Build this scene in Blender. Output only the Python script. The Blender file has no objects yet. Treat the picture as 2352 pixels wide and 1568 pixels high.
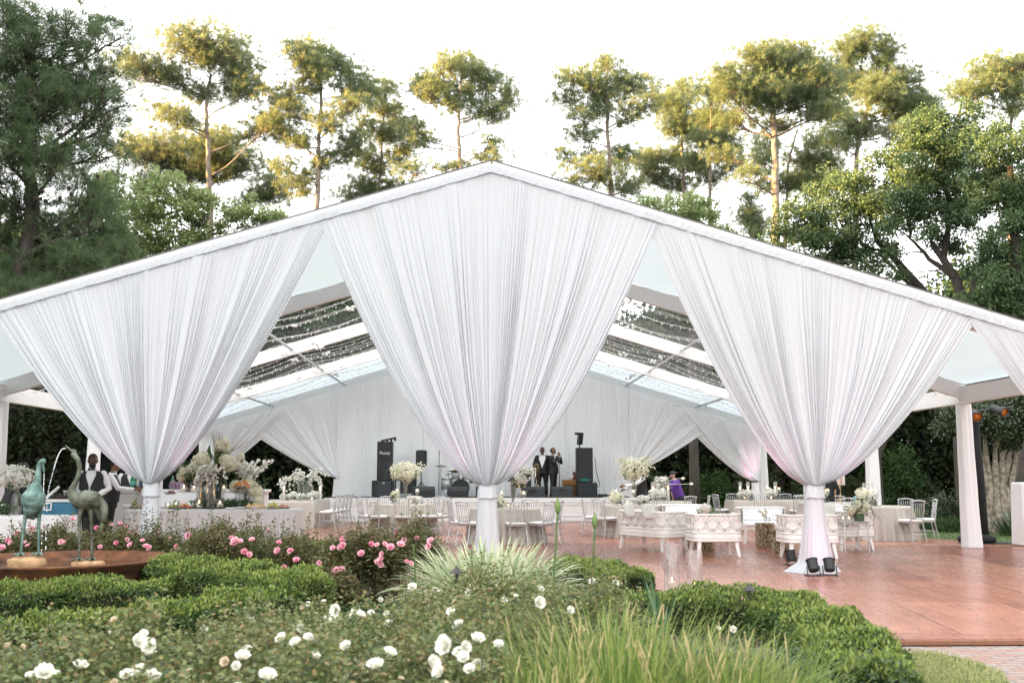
import bpy, math, random
import numpy as np
from mathutils import Vector, Matrix, Euler
rnd = random.Random(7)
npr = np.random.default_rng(11)
PI = math.pi
rad = math.radians
scene = bpy.context.scene
COL = scene.collection

# ------------------------------------------------------------------ camera model (used to read real positions off rays)
CAM_H, PITCH, YAW, FOC = 1.42, rad(7.74), rad(1.73), 2287.0
FW = Vector((math.sin(YAW) * math.cos(PITCH), math.cos(YAW) * math.cos(PITCH), math.sin(PITCH)))
RT = Vector((math.cos(YAW), -math.sin(YAW), 0))
UP = RT.cross(FW)
EYE = Vector((0, 0, CAM_H))

def ray(px, py):
    return FW + RT * ((px - 1176) / FOC) - UP * ((py - 784) / FOC)

def at(px, py, Y):
    """point on the vertical plane at distance Y in front of the camera"""
    r = ray(px, py)
    return EYE + r * (Y / r.y)

def gz(px, py, z=0.0):
    """point on the horizontal plane at height z"""
    r = ray(px, py)
    return EYE + r * ((z - CAM_H) / r.z)

# ------------------------------------------------------------------ objects and tags
def tag(o, label=None, cat=None, group=None, kind=None):
    if label: o['label'] = label
    if cat: o['category'] = cat
    if group: o['group'] = group
    if kind: o['kind'] = kind
    return o

def empty(name, loc=(0, 0, 0), rz=0.0, label=None, cat=None, group=None, scale=1.0):
    o = bpy.data.objects.new(name, None)
    o.empty_display_size = 0.1
    COL.objects.link(o)
    o.location = loc
    o.rotation_euler = (0, 0, rz)
    o.scale = (scale,) * 3
    return tag(o, label, cat, group)

def link(name, me, parent=None, loc=(0, 0, 0), rot=(0, 0, 0)):
    o = bpy.data.objects.new(name, me)
    COL.objects.link(o)
    o.parent = parent
    o.location = loc
    o.rotation_euler = rot
    return o

def copy_tree(o, parent=None):
    c = o.copy()
    COL.objects.link(c)
    c.parent = parent
    for ch in list(o.children):
        copy_tree(ch, c)
    return c

# ------------------------------------------------------------------ mesh builder
class MB:
    def __init__(s):
        s.v = []; s.f = []; s.m = []; s.mi = 0
    def add(s, vs, fs):
        b = len(s.v)
        s.v.extend([tuple(x) for x in vs])
        for f in fs:
            s.f.append(tuple(b + i for i in f)); s.m.append(s.mi)
    def box(s, c, size, rz=0.0, rot=None, taper=1.0, bev=0.0):
        x, y, z = size[0] / 2, size[1] / 2, size[2] / 2
        R = rot.to_matrix() if rot is not None else Matrix.Rotation(rz, 3, 'Z')
        c = Vector(c)
        if bev > 0:
            b = min(bev, x * .9, y * .9, z * .9)
            prof = [(-z, b), (-z + b, 0), (z - b, 0), (z, b)]
            vs = []
            for (h, ins) in prof:
                t = taper if h > 0 else 1.0
                X, Y = (x - ins) * t, (y - ins) * t
                k = b * .9
                for px, py in ((X - k, -Y), (X, -Y + k), (X, Y - k), (X - k, Y), (-X + k, Y), (-X, Y - k), (-X, -Y + k), (-X + k, -Y)):
                    vs.append(c + R @ Vector((px, py, h)))
            fs = [tuple(range(7, -1, -1)), tuple(range(24, 32))]
            for r in range(3):
                for i in range(8):
                    j = (i + 1) % 8
                    fs.append((r * 8 + i, r * 8 + j, r * 8 + 8 + j, r * 8 + 8 + i))
            s.add(vs, fs); return s
        vs = []
        for h in (-z, z):
            t = taper if h > 0 else 1.0
            for px, py in ((-x, -y), (x, -y), (x, y), (-x, y)):
                vs.append(c + R @ Vector((px * t, py * t, h)))
        s.add(vs, [(3, 2, 1, 0), (4, 5, 6, 7), (0, 1, 5, 4), (1, 2, 6, 5), (2, 3, 7, 6), (3, 0, 4, 7)])
        return s
    def beam(s, a, b, w, h):
        """rectangular bar from a to b, w wide (horizontal) and h tall"""
        a, b = Vector(a), Vector(b)
        d = (b - a).normalized()
        side = d.cross(Vector((0, 0, 1)))
        side = side.normalized() if side.length > 1e-6 else Vector((1, 0, 0))
        up = side.cross(d)
        vs = []
        for p in (a, b):
            for (i, j) in ((-1, -1), (1, -1), (1, 1), (-1, 1)):
                vs.append(p + side * (i * w / 2) + up * (j * h / 2))
        s.add(vs, [(3, 2, 1, 0), (4, 5, 6, 7), (0, 1, 5, 4), (1, 2, 6, 5), (2, 3, 7, 6), (3, 0, 4, 7)])
        return s
    def tube(s, pts, r, n=8, cap=True):
        pts = [Vector(p) for p in pts]
        if not isinstance(r, (list, tuple)): r = [r] * len(pts)
        vs, fs = [], []
        prev = None
        for i, p in enumerate(pts):
            d = (pts[min(i + 1, len(pts) - 1)] - pts[max(i - 1, 0)])
            d = d.normalized() if d.length > 1e-9 else Vector((0, 0, 1))
            if prev is None:
                a = d.cross(Vector((0, 0, 1)))
                if a.length < 1e-3: a = d.cross(Vector((1, 0, 0)))
                a.normalize()
            else:
                a = prev - d * prev.dot(d)
                if a.length < 1e-6: a = d.orthogonal()
                a.normalize()
            prev = a
            b = d.cross(a)
            rr = r[i]
            ra, rb = rr if isinstance(rr, (tuple, list)) else (rr, rr)
            for k in range(n):
                t = 2 * PI * k / n
                vs.append(p + a * (math.cos(t) * ra) + b * (math.sin(t) * rb))
        for i in range(len(pts) - 1):
            for k in range(n):
                j = (k + 1) % n
                fs.append((i * n + k, i * n + j, i * n + n + j, i * n + n + k))
        if cap:
            fs.append(tuple(range(n - 1, -1, -1)))
            fs.append(tuple((len(pts) - 1) * n + k for k in range(n)))
        s.add(vs, fs); return s
    def lathe(s, prof, c=(0, 0, 0), n=24, sx=1.0, sy=1.0, wob=None):
        c = Vector(c); vs, fs = [], []
        for i, (r, z) in enumerate(prof):
            for k in range(n):
                t = 2 * PI * k / n
                q = wob(t, i) if wob else 1.0
                vs.append(c + Vector((math.cos(t) * r * sx * q, math.sin(t) * r * sy * q, z)))
        for i in range(len(prof) - 1):
            for k in range(n):
                j = (k + 1) % n
                fs.append((i * n + k, i * n + j, i * n + n + j, i * n + n + k))
        if prof[0][0] > 1e-6: fs.append(tuple(range(n - 1, -1, -1)))
        if prof[-1][0] > 1e-6: fs.append(tuple((len(prof) - 1) * n + k for k in range(n)))
        s.add(vs, fs); return s
    def ball(s, c, r, n=12, m=8, rot=None, fn=None):
        r = r if isinstance(r, (tuple, list)) else (r, r, r)
        c = Vector(c); vs, fs = [], []
        R = rot.to_matrix() if rot is not None else Matrix.Identity(3)
        vs.append(None)
        for i in range(1, m):
            ph = PI * i / m
            for k in range(n):
                t = 2 * PI * k / n
                vs.append(Vector((math.sin(ph) * math.cos(t), math.sin(ph) * math.sin(t), math.cos(ph))))
        vs[0] = Vector((0, 0, 1)); vs.append(Vector((0, 0, -1)))
        out = []
        for d in vs:
            q = Vector((d.x * r[0], d.y * r[1], d.z * r[2]))
            if fn: q = fn(d, q)
            out.append(c + R @ q)
        for k in range(n):
            fs.append((0, 1 + k, 1 + (k + 1) % n))
        for i in range(m - 2):
            for k in range(n):
                j = (k + 1) % n
                a = 1 + i * n
                fs.append((a + k, a + n + k, a + n + j, a + j))
        a = 1 + (m - 2) * n
        for k in range(n):
            fs.append((len(vs) - 1, a + (k + 1) % n, a + k))
        s.add(out, fs); return s
    def grid(s, fn, nu, nv, closed_u=False):
        vs, fs = [], []
        for j in range(nv + 1):
            for i in range(nu + (0 if closed_u else 1)):
                vs.append(fn(i / nu, j / nv))
        w = nu if closed_u else nu + 1
        for j in range(nv):
            for i in range(nu):
                k = (i + 1) % w
                fs.append((j * w + i, j * w + k, j * w + w + k, j * w + w + i))
        s.add(vs, fs); return s
    def poly(s, pts, z0, z1):
        """prism of a flat outline (list of xy) between z0 and z1"""
        n = len(pts)
        vs = [(p[0], p[1], z0) for p in pts] + [(p[0], p[1], z1) for p in pts]
        fs = [tuple(range(n - 1, -1, -1)), tuple(range(n, 2 * n))]
        for i in range(n):
            j = (i + 1) % n
            fs.append((i, j, n + j, n + i))
        s.add(vs, fs); return s
    def mesh(s, name, mats, smooth=False):
        me = bpy.data.meshes.new(name)
        me.from_pydata(s.v, [], s.f)
        mats = mats if isinstance(mats, (list, tuple)) else [mats]
        for m in mats: me.materials.append(m)
        if len(mats) > 1: me.polygons.foreach_set('material_index', s.m)
        if smooth: me.polygons.foreach_set('use_smooth', [True] * len(me.polygons))
        me.update()
        return me
    def build(s, name, mats, parent=None, smooth=False, loc=(0, 0, 0), rot=(0, 0, 0)):
        return link(name, s.mesh(name, mats, smooth), parent, loc, rot)

def smooth_by_angle(o, deg=40):
    me = o.data
    me.polygons.foreach_set('use_smooth', [True] * len(me.polygons))
    try:
        me.set_sharp_from_angle(angle=rad(deg))
    except Exception:
        pass
    return o

# ------------------------------------------------------------------ leaf cards (numpy)
class Leaves:
    """many small leaf-shaped faces gathered into one mesh"""
    def __init__(s): s.V = []; s.mi = []
    def cards(s, P, D, N, L, W, fold=0.0, mi=0, tipw=0.0):
        P = np.asarray(P, float)
        D = D / (np.linalg.norm(D, axis=1, keepdims=True) + 1e-9)
        S = np.cross(D, N); S /= (np.linalg.norm(S, axis=1, keepdims=True) + 1e-9)
        N2 = np.cross(S, D)
        L = np.broadcast_to(np.asarray(L, float), (len(P),))[:, None]
        W = np.broadcast_to(np.asarray(W, float), (len(P),))[:, None]
        a = P; b = P + D * L * .45 + S * W * .5 + N2 * W * fold
        c = P + D * L; d = P + D * L * .45 - S * W * .5 + N2 * W * fold
        s.V.append(np.stack([a, b, c, d], 1)); s.mi.append(np.full(len(P), mi, np.int32))
    def quads(s, Q, mi=0):
        s.V.append(np.asarray(Q, float)); s.mi.append(np.full(len(Q), mi, np.int32))
    def count(s): return sum(len(v) for v in s.V)
    def build(s, name, mats, parent=None, loc=(0, 0, 0)):
        V = np.concatenate(s.V).reshape(-1, 3); n = len(V) // 4
        me = bpy.data.meshes.new(name)
        me.vertices.add(len(V)); me.vertices.foreach_set('co', V.astype(np.float32).ravel())
        me.loops.add(len(V)); me.loops.foreach_set('vertex_index', np.arange(len(V), dtype=np.int32))
        me.polygons.add(n)
        me.polygons.foreach_set('loop_start', np.arange(0, len(V), 4, dtype=np.int32))
        me.polygons.foreach_set('loop_total', np.full(n, 4, np.int32))
        mats = mats if isinstance(mats, (list, tuple)) else [mats]
        for m in mats: me.materials.append(m)
        me.polygons.foreach_set('material_index', np.concatenate(s.mi))
        me.update(calc_edges=True); me.validate()
        return link(name, me, parent, loc)

def unit(n):
    d = npr.normal(size=(n, 3)); return d / np.linalg.norm(d, axis=1, keepdims=True)

# ------------------------------------------------------------------ materials
MATS = {}
def nodes(name):
    m = bpy.data.materials.new(name); m.use_nodes = True
    nt = m.node_tree
    return m, nt, nt.nodes, nt.links, nt.nodes['Principled BSDF']

def mat(name, col, rough=.6, metal=0.0, var=0.0, scale=8.0, bump=0.0, bscale=30.0, spec=.5, col2=None, stretch=None, emis=None, sheen=0.0, coat=0.0):
    """painted / cloth / metal surface with noise colour variation and bump"""
    if name in MATS: return MATS[name]
    m, nt, N, Lk, bs = nodes(name)
    bs.inputs['Base Color'].default_value = (*col, 1); bs.inputs['Roughness'].default_value = rough
    bs.inputs['Metallic'].default_value = metal; bs.inputs['Specular IOR Level'].default_value = spec
    if sheen: bs.inputs['Sheen Weight'].default_value = sheen
    if coat: bs.inputs['Coat Weight'].default_value = coat
    tc = N.new('ShaderNodeTexCoord'); src = tc.outputs['Object']
    if stretch:
        mp = N.new('ShaderNodeMapping'); mp.inputs['Scale'].default_value = stretch
        Lk.new(src, mp.inputs['Vector']); src = mp.outputs['Vector']
    if var or col2:
        nz = N.new('ShaderNodeTexNoise'); nz.inputs['Scale'].default_value = scale; nz.inputs['Detail'].default_value = 6
        nz.inputs['Roughness'].default_value = .65
        Lk.new(src, nz.inputs['Vector'])
        rp = N.new('ShaderNodeValToRGB')
        rp.color_ramp.elements[0].position = .32; rp.color_ramp.elements[1].position = .68
        a = tuple(max(0, c * (1 - var)) for c in col); b = col2 if col2 else tuple(min(1, c * (1 + var)) for c in col)
        rp.color_ramp.elements[0].color = (*a, 1); rp.color_ramp.elements[1].color = (*b, 1)
        Lk.new(nz.outputs['Fac'], rp.inputs['Fac']); Lk.new(rp.outputs['Color'], bs.inputs['Base Color'])
    if bump:
        nb = N.new('ShaderNodeTexNoise'); nb.inputs['Scale'].default_value = bscale; nb.inputs['Detail'].default_value = 5
        Lk.new(src, nb.inputs['Vector'])
        bp = N.new('ShaderNodeBump'); bp.inputs['Strength'].default_value = bump; bp.inputs['Distance'].default_value = .02
        Lk.new(nb.outputs['Fac'], bp.inputs['Height']); Lk.new(bp.outputs['Normal'], bs.inputs['Normal'])
    if emis:
        bs.inputs['Emission Color'].default_value = (*emis[:3], 1); bs.inputs['Emission Strength'].default_value = emis[3]
    MATS[name] = m
    return m

def cloth(name, col, trans=.35, rough=.85, bscale=60.0, bump=.05, tcol=None):
    """woven fabric that lets some light through"""
    if name in MATS: return MATS[name]
    m, nt, N, Lk, bs = nodes(name)
    bs.inputs['Base Color'].default_value = (*col, 1); bs.inputs['Roughness'].default_value = rough
    bs.inputs['Specular IOR Level'].default_value = .2
    tr = N.new('ShaderNodeBsdfTranslucent'); tr.inputs['Color'].default_value = (*(tcol or col), 1)
    mx = N.new('ShaderNodeMixShader'); mx.inputs['Fac'].default_value = trans
    Lk.new(bs.outputs[0], mx.inputs[1]); Lk.new(tr.outputs[0], mx.inputs[2])
    Lk.new(mx.outputs[0], N['Material Output'].inputs['Surface'])
    tc = N.new('ShaderNodeTexCoord')
    nb = N.new('ShaderNodeTexNoise'); nb.inputs['Scale'].default_value = bscale; nb.inputs['Detail'].default_value = 3
    Lk.new(tc.outputs['Object'], nb.inputs['Vector'])
    bp = N.new('ShaderNodeBump'); bp.inputs['Strength'].default_value = bump; bp.inputs['Distance'].default_value = .02
    Lk.new(nb.outputs['Fac'], bp.inputs['Height'])
    Lk.new(bp.outputs['Normal'], bs.inputs['Normal']); Lk.new(bp.outputs['Normal'], tr.inputs['Normal'])
    MATS[name] = m
    return m

def leafmat(name, cols, trans=.3, rough=.5, tcol=None, patch=None, spec=.3):
    """foliage: each leaf picks its own tone; patch = larger clumps of another tone"""
    if name in MATS: return MATS[name]
    m, nt, N, Lk, bs = nodes(name)
    ge = N.new('ShaderNodeNewGeometry')
    rp = N.new('ShaderNodeValToRGB'); cr = rp.color_ramp
    while len(cr.elements) < len(cols): cr.elements.new(.5)
    for i, c in enumerate(cols):
        cr.elements[i].position = i / max(1, len(cols) - 1); cr.elements[i].color = (*c, 1)
    Lk.new(ge.outputs['Random Per Island'], rp.inputs['Fac'])
    out = rp.outputs['Color']
    if patch:
        tc = N.new('ShaderNodeTexCoord'); nz = N.new('ShaderNodeTexNoise')
        nz.inputs['Scale'].default_value = patch[1]; nz.inputs['Detail'].default_value = 3
        Lk.new(tc.outputs['Object'], nz.inputs['Vector'])
        r2 = N.new('ShaderNodeValToRGB'); r2.color_ramp.elements[0].position = .42; r2.color_ramp.elements[1].position = .62
        Lk.new(nz.outputs['Fac'], r2.inputs['Fac'])
        mc = N.new('ShaderNodeMix'); mc.data_type = 'RGBA'
        Lk.new(r2.outputs['Color'], mc.inputs['Factor']); Lk.new(out, mc.inputs['A']); mc.inputs['B'].default_value = (*patch[0], 1)
        m2 = N.new('ShaderNodeMix'); m2.data_type = 'RGBA'; m2.inputs['Factor'].default_value = .55
        Lk.new(out, m2.inputs['A']); Lk.new(mc.outputs['Result'], m2.inputs['B']); out = m2.outputs['Result']
    Lk.new(out, bs.inputs['Base Color'])
    bs.inputs['Roughness'].default_value = rough; bs.inputs['Specular IOR Level'].default_value = spec
    tr = N.new('ShaderNodeBsdfTranslucent')
    if tcol: tr.inputs['Color'].default_value = (*tcol, 1)
    else: Lk.new(out, tr.inputs['Color'])
    mx = N.new('ShaderNodeMixShader'); mx.inputs['Fac'].default_value = trans
    Lk.new(bs.outputs[0], mx.inputs[1]); Lk.new(tr.outputs[0], mx.inputs[2])
    Lk.new(mx.outputs[0], N['Material Output'].inputs['Surface'])
    MATS[name] = m
    return m

def clear(name, tint=(1, 1, 1), gloss=.12, diff=0.0, rough=.05, dcol=(.9, .9, .9)):
    """thin clear sheet: mostly transparent, some mirror, a little milky"""
    if name in MATS: return MATS[name]
    m, nt, N, Lk, bs = nodes(name)
    tp = N.new('ShaderNodeBsdfTransparent'); tp.inputs['Color'].default_value = (*tint, 1)
    gl = N.new('ShaderNodeBsdfGlossy'); gl.inputs['Roughness'].default_value = rough
    lw = N.new('ShaderNodeLayerWeight'); lw.inputs['Blend'].default_value = .25
    mr = N.new('ShaderNodeMapRange'); mr.inputs['To Min'].default_value = gloss * .5; mr.inputs['To Max'].default_value = min(1, gloss * 4)
    Lk.new(lw.outputs['Fresnel'], mr.inputs['Value'])
    mx = N.new('ShaderNodeMixShader')
    Lk.new(mr.outputs[0], mx.inputs['Fac']); Lk.new(tp.outputs[0], mx.inputs[1]); Lk.new(gl.outputs[0], mx.inputs[2])
    last = mx
    if diff:
        df = N.new('ShaderNodeBsdfDiffuse'); df.inputs['Color'].default_value = (*dcol, 1)
        m2 = N.new('ShaderNodeMixShader'); m2.inputs['Fac'].default_value = diff
        Lk.new(mx.outputs[0], m2.inputs[1]); Lk.new(df.outputs[0], m2.inputs[2]); last = m2
    Lk.new(last.outputs[0], N['Material Output'].inputs['Surface'])
    MATS[name] = m
    return m

def remesh(name, mb, mats, voxel=.015, smooth_it=4, parent=None, loc=(0, 0, 0), rot=(0, 0, 0)):
    """melt overlapping closed shapes into one continuous surface"""
    me = mb.mesh(name, mats)
    o = bpy.data.objects.new('work', me); COL.objects.link(o)
    md = o.modifiers.new('r', 'REMESH'); md.mode = 'VOXEL'; md.voxel_size = voxel; md.use_smooth_shade = True
    if smooth_it:
        sm = o.modifiers.new('s', 'SMOOTH'); sm.iterations = smooth_it; sm.factor = .5
    dg = bpy.context.evaluated_depsgraph_get(); dg.update()
    res = bpy.data.meshes.new_from_object(o.evaluated_get(dg), depsgraph=dg)
    COL.objects.unlink(o); bpy.data.objects.remove(o)
    res.name = name
    res.materials.clear(); res.materials.append(mats if not isinstance(mats, (list, tuple)) else mats[0])
    res.polygons.foreach_set('use_smooth', [True] * len(res.polygons))
    return link(name, res, parent, loc, rot)

def noise1(seed, n_oct=4, base=3.0):
    r = random.Random(seed)
    P = [(base * 1.9 ** k, r.uniform(0, 2 * PI), .62 ** k) for k in range(n_oct)]
    return lambda u: sum(a * math.sin(2 * PI * f * u + p) for f, p, a in P)
# ================================================================== CAMERA, SKY, SUN
cam = bpy.data.cameras.new('camera'); cam_o = bpy.data.objects.new('camera', cam); COL.objects.link(cam_o)
cam.lens = 35.0; cam.sensor_width = 36.0; cam.clip_end = 3000
cam_o.location = EYE; cam_o.rotation_euler = (PI / 2 + PITCH, 0, -YAW)
cam.dof.use_dof = True; cam.dof.focus_distance = 19.0; cam.dof.aperture_fstop = 3.2
scene.camera = cam_o

SUN_AZ, SUN_EL = rad(-97), rad(12.0)          # low evening sun from the left, a little behind the tent
world = bpy.data.worlds.new('World'); scene.world = world; world.use_nodes = True
wn, wl = world.node_tree.nodes, world.node_tree.links
sky = wn.new('ShaderNodeTexSky'); sky.sky_type = 'NISHITA'; sky.sun_disc = False
sky.sun_elevation = SUN_EL; sky.sun_rotation = SUN_AZ; sky.air_density = 1.0; sky.dust_density = 2.5
hs = wn.new('ShaderNodeHueSaturation'); hs.inputs['Saturation'].default_value = .0     # milky, nearly white evening sky
wl.new(sky.outputs[0], hs.inputs['Color'])
gm = wn.new('ShaderNodeGamma'); gm.inputs['Gamma'].default_value = .42      # thin even overcast: evens out zenith and horizon
ml = wn.new('ShaderNodeVectorMath'); ml.operation = 'SCALE'; ml.inputs['Scale'].default_value = 2.2
wl.new(hs.outputs[0], gm.inputs['Color']); wl.new(gm.outputs[0], ml.inputs[0])
wl.new(ml.outputs[0], wn['Background'].inputs['Color']); wn['Background'].inputs['Strength'].default_value = .12
sun = bpy.data.lights.new('sun', 'SUN'); sun.energy = 5.0; sun.angle = rad(.53); sun.color = (1.0, .60, .22)
sun_o = bpy.data.objects.new('sun', sun); COL.objects.link(sun_o)
sdir = Vector((math.sin(SUN_AZ) * math.cos(SUN_EL), math.cos(SUN_AZ) * math.cos(SUN_EL), math.sin(SUN_EL)))
sun_o.rotation_euler = sdir.to_track_quat('Z', 'Y').to_euler()
sun_o.location = sdir * 80
vs = scene.view_settings
vs.view_transform = 'Standard'; vs.look = 'None'; vs.gamma = 1.0; vs.use_curve_mapping = False; vs.exposure = 3.2
scene.render.film_transparent = False
cy = scene.cycles
cy.max_bounces = 9; cy.diffuse_bounces = 6; cy.glossy_bounces = 3; cy.transmission_bounces = 5; cy.transparent_max_bounces = 16
cy.use_denoising = True; cy.sample_clamp_indirect = 6.0
cy.caustics_reflective = False; cy.caustics_refractive = False

# ================================================================== GROUND, FLOOR, PATHS
ZG = -.06
def structure(name, mb, m, smooth=False):
    return tag(mb.build(name, m, smooth=smooth), kind='structure')

lawn_m = mat('lawn_green', (.05, .085, .022), .9, var=.35, scale=3.0, bump=.4, bscale=40)
g = MB(); g.add([(-600, -30, ZG), (600, -30, ZG), (600, 1500, ZG), (-600, 1500, ZG)], [(0, 1, 2, 3)])
structure('ground', g, lawn_m)
soil_m = mat('soil', (.035, .024, .016), .95, var=.4, scale=12, bump=.6, bscale=50)
g = MB(); g.add([(-14, 1.0, ZG + .004), (3.4, 1.0, ZG + .004), (3.4, 7.6, ZG + .004), (2.4, 13.0, ZG + .004), (-2, 15.5, ZG + .004), (-14, 16.5, ZG + .004)], [(0, 1, 2, 3, 4, 5)])
structure('garden_soil', g, soil_m)

def brick_material(name, c1, c2, mortar, bw, bh, rough, msize=.01, grain=None, off=.5, wear=None, turn=0.0, bumpy=.35):
    if name in MATS: return MATS[name]
    m, nt, N, Lk, bs = nodes(name)
    tc0 = N.new('ShaderNodeTexCoord'); rot_ = N.new('ShaderNodeMapping'); rot_.inputs['Rotation'].default_value = (0, 0, turn)
    Lk.new(tc0.outputs['Object'], rot_.inputs['Vector'])
    class tc: outputs = {'Object': rot_.outputs[0]}
    br = N.new('ShaderNodeTexBrick'); br.inputs['Scale'].default_value = 1.0; br.offset = off; br.offset_frequency = 2
    br.inputs['Color1'].default_value = (*c1, 1); br.inputs['Color2'].default_value = (*c2, 1); br.inputs['Mortar'].default_value = (*mortar, 1)
    br.inputs['Mortar Size'].default_value = msize; br.inputs['Brick Width'].default_value = bw; br.inputs['Row Height'].default_value = bh
    br.inputs['Bias'].default_value = 0.0; br.inputs['Mortar Smooth'].default_value = .2
    Lk.new(tc.outputs['Object'], br.inputs['Vector'])
    col = br.outputs['Color']
    def over(col, scale, stretch, lo, hi, fac, mode='MULTIPLY'):
        mp = N.new('ShaderNodeMapping'); mp.inputs['Scale'].default_value = stretch
        Lk.new(tc.outputs['Object'], mp.inputs['Vector'])
        nz = N.new('ShaderNodeTexNoise'); nz.inputs['Scale'].default_value = scale; nz.inputs['Detail'].default_value = 7; nz.inputs['Roughness'].default_value = .7
        Lk.new(mp.outputs[0], nz.inputs['Vector'])
        rp = N.new('ShaderNodeValToRGB'); rp.color_ramp.elements[0].position = .3; rp.color_ramp.elements[1].position = .72
        rp.color_ramp.elements[0].color = (*lo, 1); rp.color_ramp.elements[1].color = (*hi, 1)
        Lk.new(nz.outputs['Fac'], rp.inputs['Fac'])
        mx = N.new('ShaderNodeMix'); mx.data_type = 'RGBA'; mx.blend_type = mode; mx.inputs['Factor'].default_value = fac
        Lk.new(col, mx.inputs['A']); Lk.new(rp.outputs['Color'], mx.inputs['B'])
        return mx.outputs['Result'], nz.outputs['Fac']
    g1 = None
    if grain:
        col, g1 = over(col, grain[0], grain[1], (.86, .83, .82), (1.10, 1.08, 1.06), .6)
    col, g2 = over(col, .55, (1, 1, 1), (.8, .78, .8), (1.18, 1.15, 1.1), .7)
    if wear: col, g2 = over(col, wear[0], (1, 1, 1), wear[1], wear[2], wear[3])
    Lk.new(col, bs.inputs['Base Color'])
    mr = N.new('ShaderNodeMapRange'); mr.inputs['To Min'].default_value = rough[0]; mr.inputs['To Max'].default_value = rough[1]
    Lk.new(g1 if g1 is not None else g2, mr.inputs['Value']); Lk.new(mr.outputs[0], bs.inputs['Roughness'])
    bp = N.new('ShaderNodeBump'); bp.inputs['Strength'].default_value = bumpy; bp.inputs['Distance'].default_value = .006
    ad = N.new('ShaderNodeMath'); ad.operation = 'MULTIPLY_ADD'; ad.inputs[1].default_value = -1.0
    Lk.new(br.outputs['Fac'], ad.inputs[0]); Lk.new(g1 if g1 is not None else g2, ad.inputs[2])
    Lk.new(ad.outputs[0], bp.inputs['Height']); Lk.new(bp.outputs[0], bs.inputs['Normal'])
    MATS[name] = m
    return m

floor_m = brick_material('stained_ply', (.215, .076, .057), (.44, .220, .155), (.06, .024, .018), 1.22, 2.44, (.15, .40), .007,
                         (2.2, (5.0, .3, 1)), .5, (1.3, (.74, .68, .72), (1.14, 1.12, 1.08), .8), turn=.14, bumpy=.0)
fl = [(2.85, 8.95), (18, 8.95), (18, 15.5), (11.6, 19.6), (11.3, 21.6), (10.2, 23.9), (10.0, 36.2), (-10.0, 36.2), (-10.0, 16.6), (-3, 15.0), (-.6, 13.6), (1.3, 13.3), (2.25, 12.95), (2.3, 11.6), (2.5, 10.2)]
g = MB(); g.poly(fl, ZG + .004, 0.0)
structure('dance_floor', g, floor_m)
edge_m = mat('raw_ply_edge', (.20, .085, .045), .6, var=.3, scale=20, stretch=(1, 1, 8))
g = MB(); g.box((10.4, 8.925, -.024), (15.1, .045, .034))
structure('floor_edge_board', g, edge_m)
brick_m = brick_material('brick_paving', (.30, .17, .135), (.27, .25, .235), (.16, .135, .115), .21, .105, (.7, .95), .012, (14, (1, 1, 1)))
g = MB(); g.add([(2.0, 7.0, ZG + .008), (20, 7.0, ZG + .008), (20, 8.9, ZG + .008), (2.0, 8.9, ZG + .008)], [(0, 1, 2, 3)])
g.add([(3.95, 2.0, ZG + .008), (20, 2.0, ZG + .008), (20, 7.0, ZG + .008), (4.35, 7.0, ZG + .008)], [(0, 1, 2, 3)])
structure('brick_path', g, brick_m)
g = MB(); a = [gz(700, 1362, ZG), gz(850, 1362, ZG), gz(850, 1400, ZG), gz(690, 1400, ZG)]
g.add([(p.x, p.y, ZG + .012) for p in a], [(3, 2, 1, 0)])
structure('garden_path', g, brick_m)
cream_m = mat('pale_paving', (.62, .55, .45), .8, var=.12, scale=6)
g = MB(); g.add([(11.4, 18.0, ZG + .02), (30, 17.0, ZG + .02), (30, 24.5, ZG + .02), (11.35, 22.2, ZG + .02)], [(0, 1, 2, 3)])
structure('pale_path', g, cream_m)

# ================================================================== TENT
XC, AP, SL = .14, 6.32, .302
def ztop(x): return AP - SL * abs(x - XC)
FR = [15.4, 20.4, 25.4, 30.4, 35.4]
white_al = mat('white_aluminium', (.76, .76, .76), .35, var=.04, scale=3)
grey_al = mat('grey_steel_tube', (.42, .44, .46), .35, metal=.6)
sleeve_m = cloth('white_sleeve', (.82, .82, .83), .15)
vinyl_w = cloth('white_vinyl', (.51, .575, .59), .48, rough=.35, bscale=4, bump=.30)
vinyl_g = cloth('grey_vinyl', (.54, .61, .65), .58, rough=.35, bscale=3, bump=.06)
vinyl_c = clear('clear_vinyl', (.97, .99, .98), .05, rough=.03)
tent = empty('frame_tent', (XC, 25.4, 0), 0, 'large white gabled frame tent with clear roof bays, hung with white curtains', 'tent')
def T(p): return Vector(p) - Vector((XC, 25.4, 0))
HW = 9.86
for k, Y in enumerate(FR):
    for sgn in (-1, 1):
        b = MB()
        hh = .30 if k else .24
        b.beam(T((XC + sgn * .01, Y, AP - .16)), T((XC + sgn * HW, Y, AP - .16 - SL * HW)), .12, hh)
        b.build('rafter', white_al, tent)
for sgn in (-1, 1):
    for x in (2.5, 5.0, 7.5):
        b = MB(); b.tube([T((XC + sgn * x, 15.5, ztop(XC + x) - .17)), T((XC + sgn * x, 35.3, ztop(XC + x) - .17))], .035, 8)
        b.build('purlin', grey_al, tent)
    b = MB(); b.beam(T((XC + sgn * HW, 15.34, ztop(XC + HW) - .24)), T((XC + sgn * HW, 35.46, ztop(XC + HW) - .24)), .16, .34)
    b.build('eave_beam', white_al, tent)
b = MB(); b.beam(T((XC, 15.34, AP - .10)), T((XC, 35.46, AP - .10)), .12, .16); b.build('ridge_beam', white_al, tent)
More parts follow.
